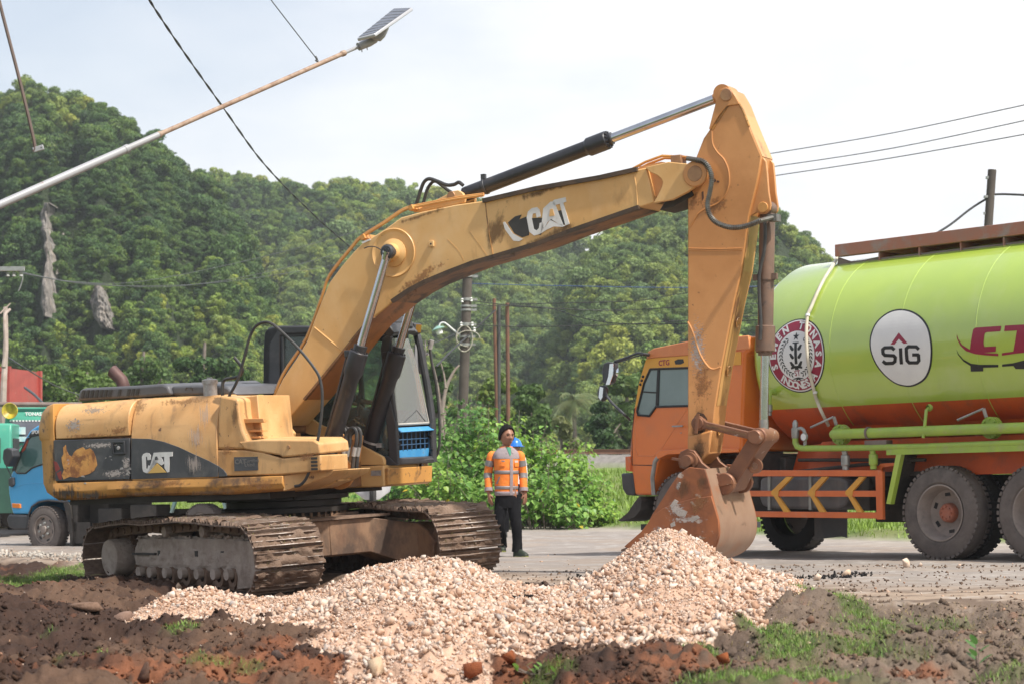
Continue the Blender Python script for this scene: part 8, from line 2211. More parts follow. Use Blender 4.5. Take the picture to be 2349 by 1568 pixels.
m.tube([c + Vector((.21 * math.cos(a), -.12, .33 * math.sin(a))) for a in [2 * PI * k / 28 for k in range(29)]], .014, 6); m.tube([c + Vector((.30 * math.cos(a) + .1, -.14, .20 * math.sin(a))) for a in [2 * PI * k / 28 for k in range(22)]], .012, 6); m.build('cable_coil', mat('pale_cable', (.5, .46, .38), None, .6), up)
pA = pole(1133, 685, 1139, 935, 60, .05, M_rpole, 'thin rust coloured pole, left one of the three close together', grp='three thin poles behind the shrubs')
pB = pole(1144, 700, 1144, 935, 60, .05, M_dpole, 'thin dark grey pole between the two rusty ones', grp='three thin poles behind the shrubs')
pC = pole(1163, 695, 1165, 935, 60, .055, M_rpole, 'thin brown pole with wire clamps on top, right one of the three', grp='three thin poles behind the shrubs')
pT, b2, t2 = pole(2275, 390, 2258, 640, 44, .085, M_pole, 'dark wooden pole rising behind the green tank', base=-1.0)
m = MB(); c = Wp(2268, 408, 44) - b2; m.box(c, (.12, .1, .05)); m.box(Wp(2268, 452, 44) - b2, (.2, .12, .05)); m.box(Wp(2259, 490, 44) - b2 + Vector((0, 0, 0)), (.06, .06, .05)); m.build('pole_clamp', M_gall, pT)
pl_, b3, t3 = pole(-30, 600, -34, 840, 50, .11, M_pole, 'utility pole just outside the left edge whose grey crossarm shows', base=-1.3)
m = MB(); m.span(Wp(-40, 612, 50) - b3 + Vector((0, -.06, 0)), Wp(56, 622, 50) - b3 + Vector((0, .06, 0))); m.build('crossarm', M_gall, pl_)
m = MB();
for a in (18, 32, 48): m.lathe([(0, .06), (.05, .04), (.03, 0), (.05, -.04), (.0, -.06)], Wp(a, 630, 50) - b3, (0, 0, 1), 10)
m.build('insulators', M_gall, pl_)['kind'] = 'stuff'
m = MB(); m.tube(bez([Wp(50, 625, 50) - b3, Wp(52, 640, 50) - b3, Wp(46, 660, 50) - b3, Wp(42, 668, 50) - b3], 4), .015, 6); m.build('drop_wire', M_gall, pl_)
def wire(L, r, mt, label, name='cable', grp='overhead cables', sub=6):
 P = bez([Wp(*q) for q in L], sub); o0 = P[0].copy(); m = MB(); m.tube([p - o0 for p in P], r, 6); o = m.build(name, mt, None); o.location = o0
 return tag(o, label, 'cable', grp)
# twisted black service wire over the boom
P = bez([Wp(330, -30, 20), Wp(342, 0, 20.5), Wp(420, 118, 24), Wp(512, 248, 30), Wp(600, 370, 36), Wp(680, 455, 43), Wp(760, 530, 50), Wp(830, 590, 56)], 22)
o0 = P[0].copy(); m = MB()
for s in (0, PI): m.tube([p - o0 + Vector((math.cos(i * .55 + s), 0, math.sin(i * .55 + s))) * .006 * (.6 + p.y / 40) for i, p in enumerate(P)], [.006 * (.6 + p.y / 40) for p in P], 5)
o = m.build('service_wire', M_wire, None); o.location = o0; tag(o, 'black twisted service wire falling from the top edge to behind the boom', 'cable')
wire([(600, -30, 21.7), (621, 0, 21.7), (675, 70, 21.8), (723, 132, 21.9)], .006, M_wireg, 'thin guy wire tied to the leaning lamp pole', 'guy_wire', None)
for i, L in enumerate([[(1060, 650, 56), (1250, 655, 56), (1576, 660, 56), (1800, 655, 56)], [(1070, 688, 56), (1170, 700, 58), (1380, 712, 60), (1576, 704, 60), (1900, 690, 60)], [(1165, 702, 60), (1240, 706, 58), (1280, 712, 58), (1330, 728, 56), (1420, 742, 54), (1576, 742, 52), (1800, 730, 50)], [(1082, 744, 56), (1190, 749, 56), (1380, 746, 56), (1576, 735, 56), (1800, 720, 56)],
      [(1165, 698, 60), (1300, 695, 60), (1460, 690, 60), (1576, 672, 60), (1850, 650, 60)], [(1076, 700, 56), (1110, 700, 57), (1165, 702, 60)], [(1045, 765, 56), (1000, 785, 50), (940, 800, 45)]]):
 wire(L, .012 if i != 0 else .010, M_wire if i else mat('blue_cable', (.03, .07, .22), None, .6), ['blue cable leaving the head of the wooden pole', 'upper black cable from the pole bands to behind the arm', 'sagging thick cable from the three thin poles to the orange cab', 'lowest black cable behind the arm of the excavator', 'thin cable rising to the right from the three poles', 'short cable linking the wooden pole with the thin poles', 'cable running down left from the lamp arm'][i])
wire([(1135, 712, 58), (1100, 745, 57), (1075, 768, 56), (1040, 800, 52), (1000, 840, 48)], .022, M_wire, 'thick diagonal cable crossing the wooden pole', 'cable')
for i, L in enumerate([[(1740, 358, 60), (1766, 353, 60), (2050, 305, 56), (2420, 226, 50)], [(1740, 389, 60), (1766, 384, 60), (2050, 340, 56), (2420, 262, 50)], [(1740, 411, 60), (1768, 405, 60), (2050, 362, 56), (2420, 296, 50)]]):
 wire(L, .014, M_wireg, ['topmost of the three parallel lines in the sky on the right', 'middle one of the three parallel lines in the sky on the right', 'lowest of the three parallel lines in the sky on the right'][i], 'power_line', 'power lines in the sky on the right')
wire([(2140, 540, 42), (2180, 515, 43), (2225, 480, 44), (2262, 457, 44), (2290, 446, 44), (2420, 452, 44)], .022, M_wire, 'thick black cable tied to the pole behind the tank', 'cable')
for i, L in enumerate([[(40, 622, 50), (160, 645, 60), (330, 645, 75), (600, 590, 90), (860, 520, 100)], [(50, 626, 50), (200, 650, 60), (420, 656, 75), (640, 618, 90), (870, 555, 100)], [(50, 628, 50), (240, 655, 60), (480, 650, 75), (700, 620, 90), (880, 585, 100)]]):
 wire(L, .011, M_wireg, ['upper of the faint lines across the left hill', 'middle faint line across the left hill', 'lowest faint line across the left hill'][i], 'power_line', 'faint lines across the left hill')
wire([(8, 812, 50), (60, 845, 50), (130, 885, 55), (200, 912, 60)], .016, M_wireg, 'dark stay cable running down right beside the red container', 'cable')
wire([(57, 888, 50), (80, 905, 48), (104, 930, 46)], .03, M_wireg, 'short thick cable from the container down to the cab roof', 'cable')
# leaning lamp pole with solar lamp
M_galp = mat('pale_painted_pipe', (.36, .36, .37), (.30, .30, .31), .35, scale=2, layers=[(RUST, 6, .66, .72, None, .6)])
M_rustp = mat('rust_flaked_pipe', (.34, .22, .15), (.42, .34, .27), .7, scale=9, bump=.4, layers=[((.20, .10, .055), 9, .45, .6, None, .8)])
A0 = Wp(0, 470, 19); A1 = Wp(822, 108, 22); dA = (A1 - A0).normalized(); tgr = (-1.25 - A0.z) / dA.z; base = A0 + dA * tgr
lp = root('leaning_lamp_pole', Matrix.Translation(base), 'long leaning steel pole, rusty above, with a solar lamp on its end', 'street lamp')
def on(px, py):   # nearest point of the axis to a pixel
 best = None
 for k in range(400):
  p = A0 + dA * (k * .012 - .0); q = (CX + FPX * p.x / p.y, HY - FPX * p.z / p.y); d = (q[0] - px) ** 2 + (q[1] - py) ** 2
  if best is None or d < best[0]: best = (d, p)
 return best[1] - base
m = MB(); m.tube([Vector((0, 0, 0)), on(288, 343)], .036, 14); m.build('lower_pipe', M_galp, lp)
m = MB(); m.tube([on(288, 343), on(362, 310)], .030, 14); m.lathe([(.031, -.03), (.04, -.02), (.04, .02), (.031, .03)], on(290, 342), dA, 14); m.build('middle_pipe', M_galp, lp)
m = MB(); m.tube([on(362, 310), on(792, 122)], .0225, 14); m.lathe([(.024, -.02), (.032, -.01), (.032, .01), (.024, .02)], on(364, 309), dA, 12); m.lathe([(.024, -.03), (.030, -.02), (.030, .02), (.024, .03)], on(788, 124), dA, 12); m.build('upper_pipe', M_rustp, lp)
m = MB(); m.tube([on(792, 122), on(824, 108)], .018, 12); m.build('end_pipe', M_galp, lp)
m = MB(); e0 = Wp(822, 108, 22) - base; e1 = Wp(862, 92, 22.1) - base; m.tube([e0, e0.lerp(e1, .6), e1], [.042, .044, .03], 14)
for f in (.15, .45): p = e0.lerp(e1, f); m.cyl(p, p + Vector((.01, 0, -.065)), .006, 6)
m.build('lamp_sleeve', M_galp, lp)
# lamp head: panel seen nearly edge-on from below its rim
a = Wp(827, 86, 21.85) - base; b = Wp(868, 77, 21.85) - base; c = Wp(945, 18, 22.3) - base; d = Wp(930, 17, 22.3) - base
a2 = a + Vector((.0, .0, 0));
m = MB(); top4 = [Wp(818, 89, 21.8) - base, Wp(859, 78, 21.7) - base, Wp(945, 17.5, 22.4) - base, Wp(905, 19, 22.7) - base]
n = (top4[1] - top4[0]).cross(top4[3] - top4[0]).normalized(); n = n if n.z > 0 else -n
m.loft([[p for p in top4], [p - n * .035 for p in top4]]); head = m.build('lamp_head', mat('silver_lamp_casing', (.5, .5, .52), None, .35, .4), lp, bevel=.01)
cen = (top4[0] + top4[1] + top4[2] + top4[3]) / 4
m = MB(); ins = [cen + (p - cen) * .93 + n * .004 for p in top4]; m.loft([ins, [p - n * .003 for p in ins]])
pan = m.build('solar_panel', mat('dark_solar_cells', (.06, .065, .085), (.09, .09, .11), .15, spec=.8), head)
m = MB()
for k in range(1, 8): p = ins[0].lerp(ins[3], k / 8); q = ins[1].lerp(ins[2], k / 8); m.tube([p + n * .002, q + n * .002], .0025, 4)
m.build('cell_lines', M_galp, pan)
m = MB(); k0 = Wp(868, 88, 22) - base
m.prism([(q.x, q.z) for q in [Wp(x, y, 22) - base for x, y in [(845, 86), (858, 92), (872, 94), (882, 84), (892, 63), (884, 62), (862, 76)]]], k0.y - .05, k0.y + .05); m.build('tilt_bracket', M_galp, head, bevel=.006)
m = MB(); m.tube(bez([Wp(723, 130, 21.9) - base, Wp(727, 137, 21.9) - base, Wp(724, 139, 21.9) - base, Wp(730, 142, 21.9) - base], 3), .012, 6); m.build('wire_knot', M_dpole, lp)
# brown bar hanging in from the top left
P0 = Wp(-14, -60, 15); P1 = Wp(78, 345, 15); hb = root('hanging_bar', Matrix.Translation(P1), 'brown steel bar hanging in at the top left with a drilled bracket at its foot', 'bar')
m = MB(); m.tube(bez([P0 - P1, (Wp(0, 10, 15) - P1), (Wp(45, 185, 15) - P1), Vector((0, 0, .06)), Vector((0, 0, -.01))], 5), .0125, 6); m.build('bar', mat('dull_brown_steel', (.10, .065, .055), (.14, .09, .07), .6, scale=6), hb)
m = MB(); m.box(Vector((.03, 0, .01)), (.075, .02, .035), Matrix.Rotation(-.3, 3, 'Y')); brk = m.build('foot_bracket', M_galp, hb, bevel=.003)
m = MB(); m.box(Vector((.052, -.0105, .017)), (.009, .003, .006), Matrix.Rotation(-.3, 3, 'Y')); m.box(Vector((.005, -.0105, .003)), (.006, .003, .006)); m.build('slot', M_decb, brk)
# ================================================================== PEOPLE
M_skin = mat('brown_skin', (.34, .165, .10), (.28, .13, .08), .5, scale=8, bump=.1, bscale=60)
M_hair = mat('black_hair', (.008, .007, .007), (.014, .012, .012), .8, scale=40, spec=.15, bump=.6, bscale=120)
M_lip = mat('lip_skin', (.20, .08, .06), None, .5)
M_eye = mat('dark_eye', (.02, .015, .012), None, .2)
M_hiv = mat('orange_jacket_cloth', (.90, .26, .035), (.80, .20, .03), .75, scale=6, bump=.5, bscale=12, bdist=.02)
M_jgrey = mat('grey_jacket_cloth', (.33, .27, .28), (.26, .22, .23), .8, scale=8, bump=.4, bscale=14, bdist=.02)
M_refl = mat('silver_reflective_tape', (.26, .24, .24), (.20, .19, .19), .45, .1, scale=8)
M_trou = mat('black_trouser_cloth', (.009, .009, .011), (.018, .018, .02), .9, scale=5, spec=.1, bump=.6, bscale=9, bdist=.03)
M_green = mat('green_shirt_cloth', (.04, .26, .15), None, .7)
M_shoe2 = mat('dark_running_shoe', (.012, .018, .012), (.03, .04, .02), .6, scale=20)
M_sole = mat('yellow_green_sole', (.40, .42, .08), (.06, .06, .05), .5, scale=14)
M_shirtb = mat('grey_blue_work_shirt', (.17, .22, .27), (.13, .17, .21), .85, scale=6, bump=.4, bscale=10)
M_jean = mat('grey_blue_jeans', (.14, .18, .21), (.10, .13, .16), .85, scale=6)
M_hel = mat('orange_helmet_plastic', (.58, .12, .03), None, .3)
M_helb = mat('blue_helmet_plastic', (.02, .17, .60), None, .3)

def skin_body(name, J, E_, parent, mt, head=None):
 """one continuous skin grown on a skeleton of joints: J name->(pos, radius), E_ edges"""
 names = list(J); me = bpy.data.meshes.new(name)
 me.from_pydata([tuple(J[n][0]) for n in names], [(names.index(a), names.index(b)) for a, b in E_], [])
 o = bpy.data.objects.new(name, me); COL.objects.link(o)
 md = o.modifiers.new('skin', 'SKIN'); sv = me.skin_vertices[0].data
 for i, n in enumerate(names): sv[i].radius = (J[n][1], J[n][1]); sv[i].use_root = (i == 0)
 md.use_smooth_shade = True
 s2 = o.modifiers.new('sub', 'SUBSURF'); s2.levels = 1; s2.render_levels = 1
 dg = bpy.context.evaluated_depsgraph_get(); me2 = bpy.data.meshes.new_from_object(o.evaluated_get(dg))
 bpy.data.objects.remove(o)
 if head is not None:
  bm = bmesh.new(); bm.from_mesh(me2); bm.from_mesh(head); bm.to_mesh(me2); bm.free()
 me2.materials.clear(); me2.materials.append(mt); me2.name = name
 me2.polygons.foreach_set('use_smooth', [True] * len(me2.polygons))
 return obj(name, me2, parent)

def head_mesh(c, yaw, pitch=0, s=1.0):
 """head looking along -Y before the turn; c = centre of the skull"""
 V = []; F_ = []; nu_, nv = 36, 28
 Rm = Matrix.Rotation(yaw, 3, 'Z') @ Matrix.Rotation(pitch, 3, 'X')
 for j in range(nv + 1):
  th = PI * j / nv
  for i in range(nu_):
   a = 2 * PI * i / nu_
   x, y, z = math.sin(th) * math.sin(a), -math.sin(th) * math.cos(a), math.cos(th)
   rx, ry, rz_ = .076, .094, .118
   p = Vector((x * rx, y * ry, z * rz_))
   fr_ = max(0, -y)
   if z < 0: p.x *= 1 - .30 * min(1, -z) ** 1.4; p.y *= 1 - .10 * (-z)      # jaw narrows
   if z < -.3 and y > 0: p.y *= .72
   g = lambda u, v, su, sv_: math.exp(-((x - u) / su) ** 2 - ((z - v) / sv_) ** 2) * (1 if y < 0 else 0)
   p.y -= .026 * g(0, -.16, .13, .22) + .014 * g(0, -.24, .20, .09)        # nose
   p.y -= .008 * g(0, .20, .6, .12)                                      # brow
   p.y += .014 * g(.36, .06, .2, .11) + .014 * g(-.36, .06, .2, .11)      # eye sockets
   p.y -= .010 * g(0, -.50, .30, .07) + .008 * g(0, -.60, .26, .06)       # lips
   p.y -= .012 * g(0, -.80, .35, .12)                                     # chin
   p.y -= .006 * (g(.55, -.18, .2, .2) + g(-.55, -.18, .2, .2))
   V.append(tuple(Rm @ (p * s) + c))
 for j in range(nv):
  for i in range(nu_):
   a = j * nu_ + i; b = j * nu_ + (i + 1) % nu_; F_.append((a, b, b + nu_, a + nu_))
 # ears
 for sg in (-1, 1):
  b0 = len(V)
  for k in range(8):
   q = 2 * PI * k / 8
   for t_ in (0, 1):
    V.append(tuple(Rm @ (Vector((sg * (.070 + .018 * t_), .012 + .018 * math.cos(q) * (1 - .2 * t_) + .008 * t_, -.008 + .032 * math.sin(q) * (1 - .1 * t_))) * s) + c))
  for k in range(8): a = b0 + k * 2; b = b0 + ((k + 1) % 8) * 2; F_.append((a, b, b + 1, a + 1))
  F_.append(tuple(b0 + k * 2 + 1 for k in range(8)))
 me = bpy.data.meshes.new('head'); me.from_pydata(V, [], F_); me.update(); return me, Rm

def face_parts(c, Rm, parent, s=1.0, hair=True):
 def L(x, y, z): return Rm @ (Vector((x, y, z)) * s) + c
 for sg in (-1, 1):
  m = MB(); m.lathe([(0, -.009), (.007, -.007), (.009, 0), (.007, .005)], L(sg * .029, -.077, .008), Rm @ Vector((0, 1, 0)), 10); m.build('eye', M_eye, parent)
  m = MB(); m.tube([L(sg * .014, -.093, .024), L(sg * .030, -.092, .030), L(sg * .046, -.084, .025)], .0042, 6); m.build('eyebrow', M_hair, parent)
 m = MB(); m.tube([L(-.024, -.086, -.060), L(-.010, -.096, -.057), L(.010, -.096, -.057), L(.024, -.086, -.060)], [.003, .0055, .0055, .003], 6); m.build('mouth', M_lip, parent)
 if hair:
  V = []; F_ = []; n1, n2 = 32, 14
  for j in range(n2 + 1):
   for i in range(n1):
    a = 2 * PI * i / n1; front = max(0, math.cos(a))
    thm = PI * (.60 - .34 * front ** .6 + .01 * math.sin(a * 9)); th = thm * j / n2
    x, y, z = math.sin(th) * math.sin(a), -math.sin(th) * math.cos(a), math.cos(th)
    k = 1.055 + .015 * math.sin(a * 11 + j);
    p = Vector((x * .078 * k, y * .097 * k, z * .118 * k * 1.03))
    V.append(tuple(L(p.x, p.y, p.z)))
  for j in range(n2):
   for i in range(n1):
    a = j * n1 + i; b = j * n1 + (i + 1) % n1; F_.append((a, b, b + n1, a + n1))
  me = npmesh('hair', V, F_, M_hair, True); o = obj('hair', me, parent)
  md = o.modifiers.new('thick', 'SOLIDIFY'); md.thickness = .012; md.offset = -1

def helmet(c, Rm, parent, mt, s=1.0):
 ax = (Rm @ Vector((0, .05, 1))).normalized()
 m = MB(); m.lathe([(.128, .0), (.122, .02), (.115, .05), (.098, .09), (.066, .125), (.03, .14), (0, .143)], c + ax * .035 * s, ax, 28)
 m.lathe([(.105, -.004), (.150, -.010), (.150, -.004), (.12, .006)], c + ax * .035 * s + Rm @ Vector((0, -.02, 0)), ax, 28)
 m.tube([c + ax * .17 + Rm @ Vector((0, .09, -.03)), c + ax * .185, c + ax * .16 + Rm @ Vector((0, -.09, -.02))], .012, 8)
 return m.build('helmet', mt, parent)

def hand(J, E_, tag_, wr, d, pal, side, s=1.0):
 """relaxed hand: palm, four unequal bent fingers, a thumb from the side of the palm"""
 d = d.normalized(); pal = (pal - d * pal.dot(d)).normalized(); sd = d.cross(pal).normalized() * side
 J[tag_ + 'p'] = (wr + d * .05, .026); E_.append((tag_ + 'w', tag_ + 'p'))
 for i, (o_, L_) in enumerate(((-.030, .072), (-.010, .085), (.010, .080), (.028, .062))):
  b = wr + d * .095 + sd * o_; k = b + d * L_ * .55 + pal * .012; t = k + d * L_ * .35 + pal * .028
  J[f'{tag_}f{i}a'] = (b, .0105); J[f'{tag_}f{i}b'] = (k, .0092); J[f'{tag_}f{i}c'] = (t, .0075)
  E_ += [(tag_ + 'p', f'{tag_}f{i}a'), (f'{tag_}f{i}a', f'{tag_}f{i}b'), (f'{tag_}f{i}b', f'{tag_}f{i}c')]
 b = wr + d * .045 - sd * .040 + pal * .01; k = b + d * .040 - sd * .012 + pal * .015
 J[tag_ + 't'] = (b, .012); J[tag_ + 'u'] = (k, .009); E_ += [(tag_ + 'p', tag_ + 't'), (tag_ + 't', tag_ + 'u')]

def ell(c, hw, hd, n=24, tilt=0, yaw=0, p=2.3):
 out = []
 for k in range(n):
  a = 2 * PI * k / n; ca, sa = math.cos(a), math.sin(a)
  x = hw * math.copysign(abs(ca) ** (2 / p), ca); y = hd * math.copysign(abs(sa) ** (2 / p), sa)
  v = Matrix.Rotation(yaw, 3, 'Z') @ Vector((x, y, 0)); v.z += tilt * v.x; out.append(Vector(c) + v)
 return out

def shoe(parent, ank, toe, mt, sole, w=.048):
 d = (toe - ank); d.z = 0; L_ = d.length; d.normalize(); sd = Vector((-d.y, d.x, 0)); z0 = ank.z
 rings = []
 for t, h, ww in ((-.30, .07, .7), (-.18, .105, .9), (.1, .11, .95), (.38, .085, 1.0), (.7, .06, 1.08), (.92, .045, .9), (1.02, .028, .5)):
  c = Vector((ank.x, ank.y, 0)) + d * L_ * t
  rings.append([c + sd * w * ww + Vector((0, 0, z0 - .075)), c + sd * w * ww * .92 + Vector((0, 0, z0 - .075 + h * .6)), c + sd * w * .4 * ww + Vector((0, 0, z0 - .075 + h)), c - sd * w * .4 * ww + Vector((0, 0, z0 - .075 + h)), c - sd * w * ww * .92 + Vector((0, 0, z0 - .075 + h * .6)), c - sd * w * ww + Vector((0, 0, z0 - .075))])
 m = MB(); m.loft(rings); so = m.build('shoe', mt, parent, smooth=60)
 m = MB(); m.loft([[Vector((p.x, p.y, z0 - .075)) for p in (r[0], r[5])] + [Vector((p.x, p.y, z0 - .095)) for p in (r[5], r[0])] for r in rings]); m.build('sole', sole, so)
 return so

# ---- the man in the orange jacket: x to the right of the picture, y away from it
DM = 28.2
fx_, fy_, fz_ = hit(1190, 1275, False)
sc = .00566
org = Vector(((1160 - CX) / FPX * fy_, fy_, fz_))
man = root('person', Matrix.Translation(org), 'man in an orange and grey reflective work jacket, looking to the right', 'person')
k_ = fy_ / FPX
def Q_(px, z_py, y): return Vector(((px - 1160) * k_, y, (1278 - z_py) * k_))
J = {}; E_ = []
J['pel'] = (Q_(1161, 1145, 0), .12); J['spi'] = (Q_(1161, 1105, 0), .13); J['che'] = (Q_(1160, 1062, 0), .14); J['nec'] = (Q_(1160, 1040, .02), .068); J['nk2'] = (Q_(1161, 1026, .0), .062)
J['hd'] = (Q_(1162, 1008, -.0), .06)
E_ += [('pel', 'spi'), ('spi', 'che'), ('che', 'nec'), ('nec', 'nk2'), ('nk2', 'hd')]
for sg, t_, S0, EL, WR in ((-1, 'l', (1127, 1046), (1117, 1090), (1121, 1132)), (1, 'r', (1194, 1046), (1201, 1090), (1204, 1132))):
 J[t_ + 's'] = (Q_(*S0, .02), .055); J[t_ + 'e'] = (Q_(*EL, .04), .042); J[t_ + 'w'] = (Q_(*WR, -.03), .027)
 E_ += [('che', t_ + 's'), (t_ + 's', t_ + 'e'), (t_ + 'e', t_ + 'w')]
 hand(J, E_, t_, J[t_ + 'w'][0], Vector((.10 * (-1 if sg < 0 else -.2) * -1, -.05, -1)), Vector((-sg * .6, .5, 0)), sg)
LEG = {'l': ((1149, 1150), (1146, 1200), (1152, 1252), -.02, .20), 'r': ((1177, 1150), (1184, 1207), (1187, 1265), 0, .0)}
for t_, (hp, kn, an, yk, ya) in LEG.items():
 J[t_ + 'h'] = (Q_(*hp, 0), .085); J[t_ + 'k'] = (Q_(*kn, yk - .03), .058); J[t_ + 'a'] = (Q_(*an, ya), .04)
 E_ += [('pel', t_ + 'h'), (t_ + 'h', t_ + 'k'), (t_ + 'k', t_ + 'a')]
hc_ = Q_(1162, 1003, -.01)
hm, Rm = head_mesh(hc_, rad(28), rad(0), 1.2)
skin_body('body', J, E_, man, M_skin, hm); face_parts(hc_, Rm, man, 1.2)
# trousers
def limb(name, P, r, mt, parent, n=16, wr=.0):
 m = MB(); Pt = bez(P, 5); N_ = len(Pt); R = [np.interp(i / (N_ - 1), np.linspace(0, 1, len(r)), r) * (1 + wr * math.sin(i * 2.3)) for i in range(N_)]
 m.tube(Pt, R, n); return m.build(name, mt, parent, smooth=70)
m = MB(); m.loft([ell(Q_(1162, 1132, 0), .15, .105), ell(Q_(1162, 1145, 0), .158, .11), ell(Q_(1162, 1158, 0), .16, .11), ell(Q_(1162, 1166, 0), .15, .10)]); tr_ = m.build('trousers', M_trou, man, smooth=70)
limb('trouser_leg', [Q_(1149, 1148, 0), Q_(1147, 1180, -.02), Q_(1146, 1203, -.04), Q_(1150, 1230, .08), Q_(1152, 1256, .20)], [.088, .084, .070, .062, .064], M_trou, tr_, 18, .02)
limb('trouser_leg', [Q_(1177, 1148, 0), Q_(1181, 1180, -.02), Q_(1184, 1207, -.03), Q_(1186, 1240, -.01), Q_(1186, 1267, .0)], [.088, .086, .074, .066, .074], M_trou, tr_, 18, .02)
shoe(man, Q_(1187, 1264, 0) + Vector((0, 0, .0)), Q_(1208, 1270, -.17), M_shoe2, M_sole)
shoe(man, Q_(1152, 1252, .22), Q_(1152, 1250, .0), M_shoe2, M_sole)
# jacket
jr = [(1138, .150, .115), (1134, .156, .122), (1118, .156, .126), (1100, .158, .13), (1080, .162, .132), (1060, .172, .130), (1048, .178, .12), (1040, .165, .10), (1032, .115, .085), (1026, .078, .066)]
yaw_ = rad(14)
def jring(py, hw, hd, g=0): return ell(Q_(1161, py, .0), hw + g, hd + g, 32, 0, yaw_, 2.5)
def jint(py): return (np.interp(-py, [-a[0] for a in jr], [a[1] for a in jr]), np.interp(-py, [-a[0] for a in jr], [a[2] for a in jr]))
m = MB(); m.loft([jring(*a) for a in jr]); jk = m.build('jacket', M_hiv, man, smooth=70)
def band(pa, pb, mt, name, g=.004):
 m = MB(); hs = np.linspace(pa, pb, 4); m.loft([jring(h, *jint(h), g) for h in hs], capa=False, capb=False); o = m.build(name, mt, jk, smooth=70); md = o.modifiers.new('t', 'SOLIDIFY'); md.thickness = .003; return o
band(1138.5, 1129, M_jgrey, 'hem'); band(1124, 1116.5, M_refl, 'reflective_band'); band(1089, 1081, M_refl, 'reflective_band')
m = MB(); hs = (1054, 1048, 1040, 1034, 1030); m.loft([jring(h, *jint(h), .005) for h in hs], capa=False); m.build('shoulder_yoke', M_jgrey, jk, smooth=70)
fwd_ = Matrix.Rotation(yaw_, 3, 'Z') @ Vector((0, -1, 0)); rt_v = Matrix.Rotation(yaw_, 3, 'Z') @ Vector((1, 0, 0))
def front(u, py, g=.008):
 hw, hd = jint(py); u_ = max(-.98, min(.98, u / hw)); return Q_(1161, py, 0) + rt_v * u + fwd_ * (hd * (1 - abs(u_) ** 2.5) ** (1 / 2.5) + g)
def patch(name, U0, U1, P0_, P1_, mt, g=.007, t=.004, skew=0):
 m = MB(); n = 5; a = [[front(U0 + (U1 - U0) * i / n + skew * j / 4, P0_ + (P1_ - P0_) * j / 4, g) for i in range(n + 1)] for j in range(5)]
 V = [p for r in a for p in r] + [p - fwd_ * t for r in a for p in r]; N_ = 5 * (n + 1)
 F_ = []
 for j in range(4):
  for i in range(n): q = j * (n + 1) + i; F_.append((q, q + 1, q + n + 2, q + n + 1))
 m.add(V, F_); return m.build(name, mt, jk, smooth=70)
patch('front_placket', .018, .060, 1036, 1137, M_jgrey, .009)
patch('pocket_flap', -.130, -.045, 1062, 1071, M_hiv, .014); patch('pocket_flap', .085, .155, 1063, 1072, M_hiv, .014)
patch('chest_tape', -.10, -.055, 1058, 1061, M_refl, .010); patch('chest_tape', .085, .140, 1058, 1064, mat('pale_chest_label', (.55, .48, .45), None, .6), .008)
patch('side_pocket', -.128, -.112, 1095, 1112, M_jgrey, .009, skew=-.03)
m = MB(); c0 = Q_(1161, 1033, 0)
for sg in (-1, 1):
 pts = [c0 + rt_v * sg * .03 + fwd_ * .075 + Vector((0, 0, .035)), c0 + rt_v * sg * .10 + fwd_ * .05 + Vector((0, 0, .02)), c0 + rt_v * sg * .115 + fwd_ * .085 + Vector((0, 0, -.045)), c0 + rt_v * (sg * .035 + .02) + fwd_ * .118 + Vector((0, 0, -.055))]
 m.loft([pts, [p - fwd_ * .012 for p in pts]])
m.loft([ell(c0 + Vector((0, .01, .0)), .085, .078), ell(c0 + Vector((0, .015, .045)), .070, .068)], capa=False, capb=False); m.build('collar', M_jgrey, jk)
m = MB(); pts = [c0 + rt_v * -.022 + fwd_ * .085 + Vector((0, 0, .035)), c0 + rt_v * .045 + fwd_ * .085 + Vector((0, 0, .03)), c0 + rt_v * .034 + fwd_ * .125 + Vector((0, 0, -.07)), c0 + rt_v * .02 + fwd_ * .13 + Vector((0, 0, -.09))]; m.loft([pts, [p - fwd_ * .02 for p in pts]]); m.build('shirt_collar', M_green, jk)
for sg, S0, EL, WR in ((-1, (1127, 1046), (1119, 1088), (1121, 1129)), (1, (1193, 1046), (1199, 1088), (1201, 1129))):
 P = [Q_(S0[0] - sg * 9, S0[1] - 5, .02), Q_(*S0, .02), Q_((S0[0] + EL[0]) / 2, (S0[1] + EL[1]) / 2, .03), Q_(*EL, .04), Q_((WR[0] + EL[0]) / 2, (WR[1] + EL[1]) / 2, .0), Q_(*WR, -.03)]
 sl = limb('sleeve', P, [.028, .056, .060, .056, .052, .050], M_hiv, jk, 18, .012)
 Pt = bez(P, 5)
 for (i0, i1, mt_, nm) in ((8, 11, M_refl, 'sleeve_band'), (15, 18, M_refl, 'sleeve_band'), (23, 25, M_jgrey, 'cuff')):
  m = MB(); rr_ = [np.interp(i / 25, np.linspace(0, 1, 6), [.028, .056, .060, .056, .052, .050]) + .004 + (.006 if nm == 'cuff' else 0) for i in range(i0, i1 + 1)]; m.tube(Pt[i0:i1 + 1], rr_, 18, caps=True); m.build(nm, mt_, sl, smooth=70)

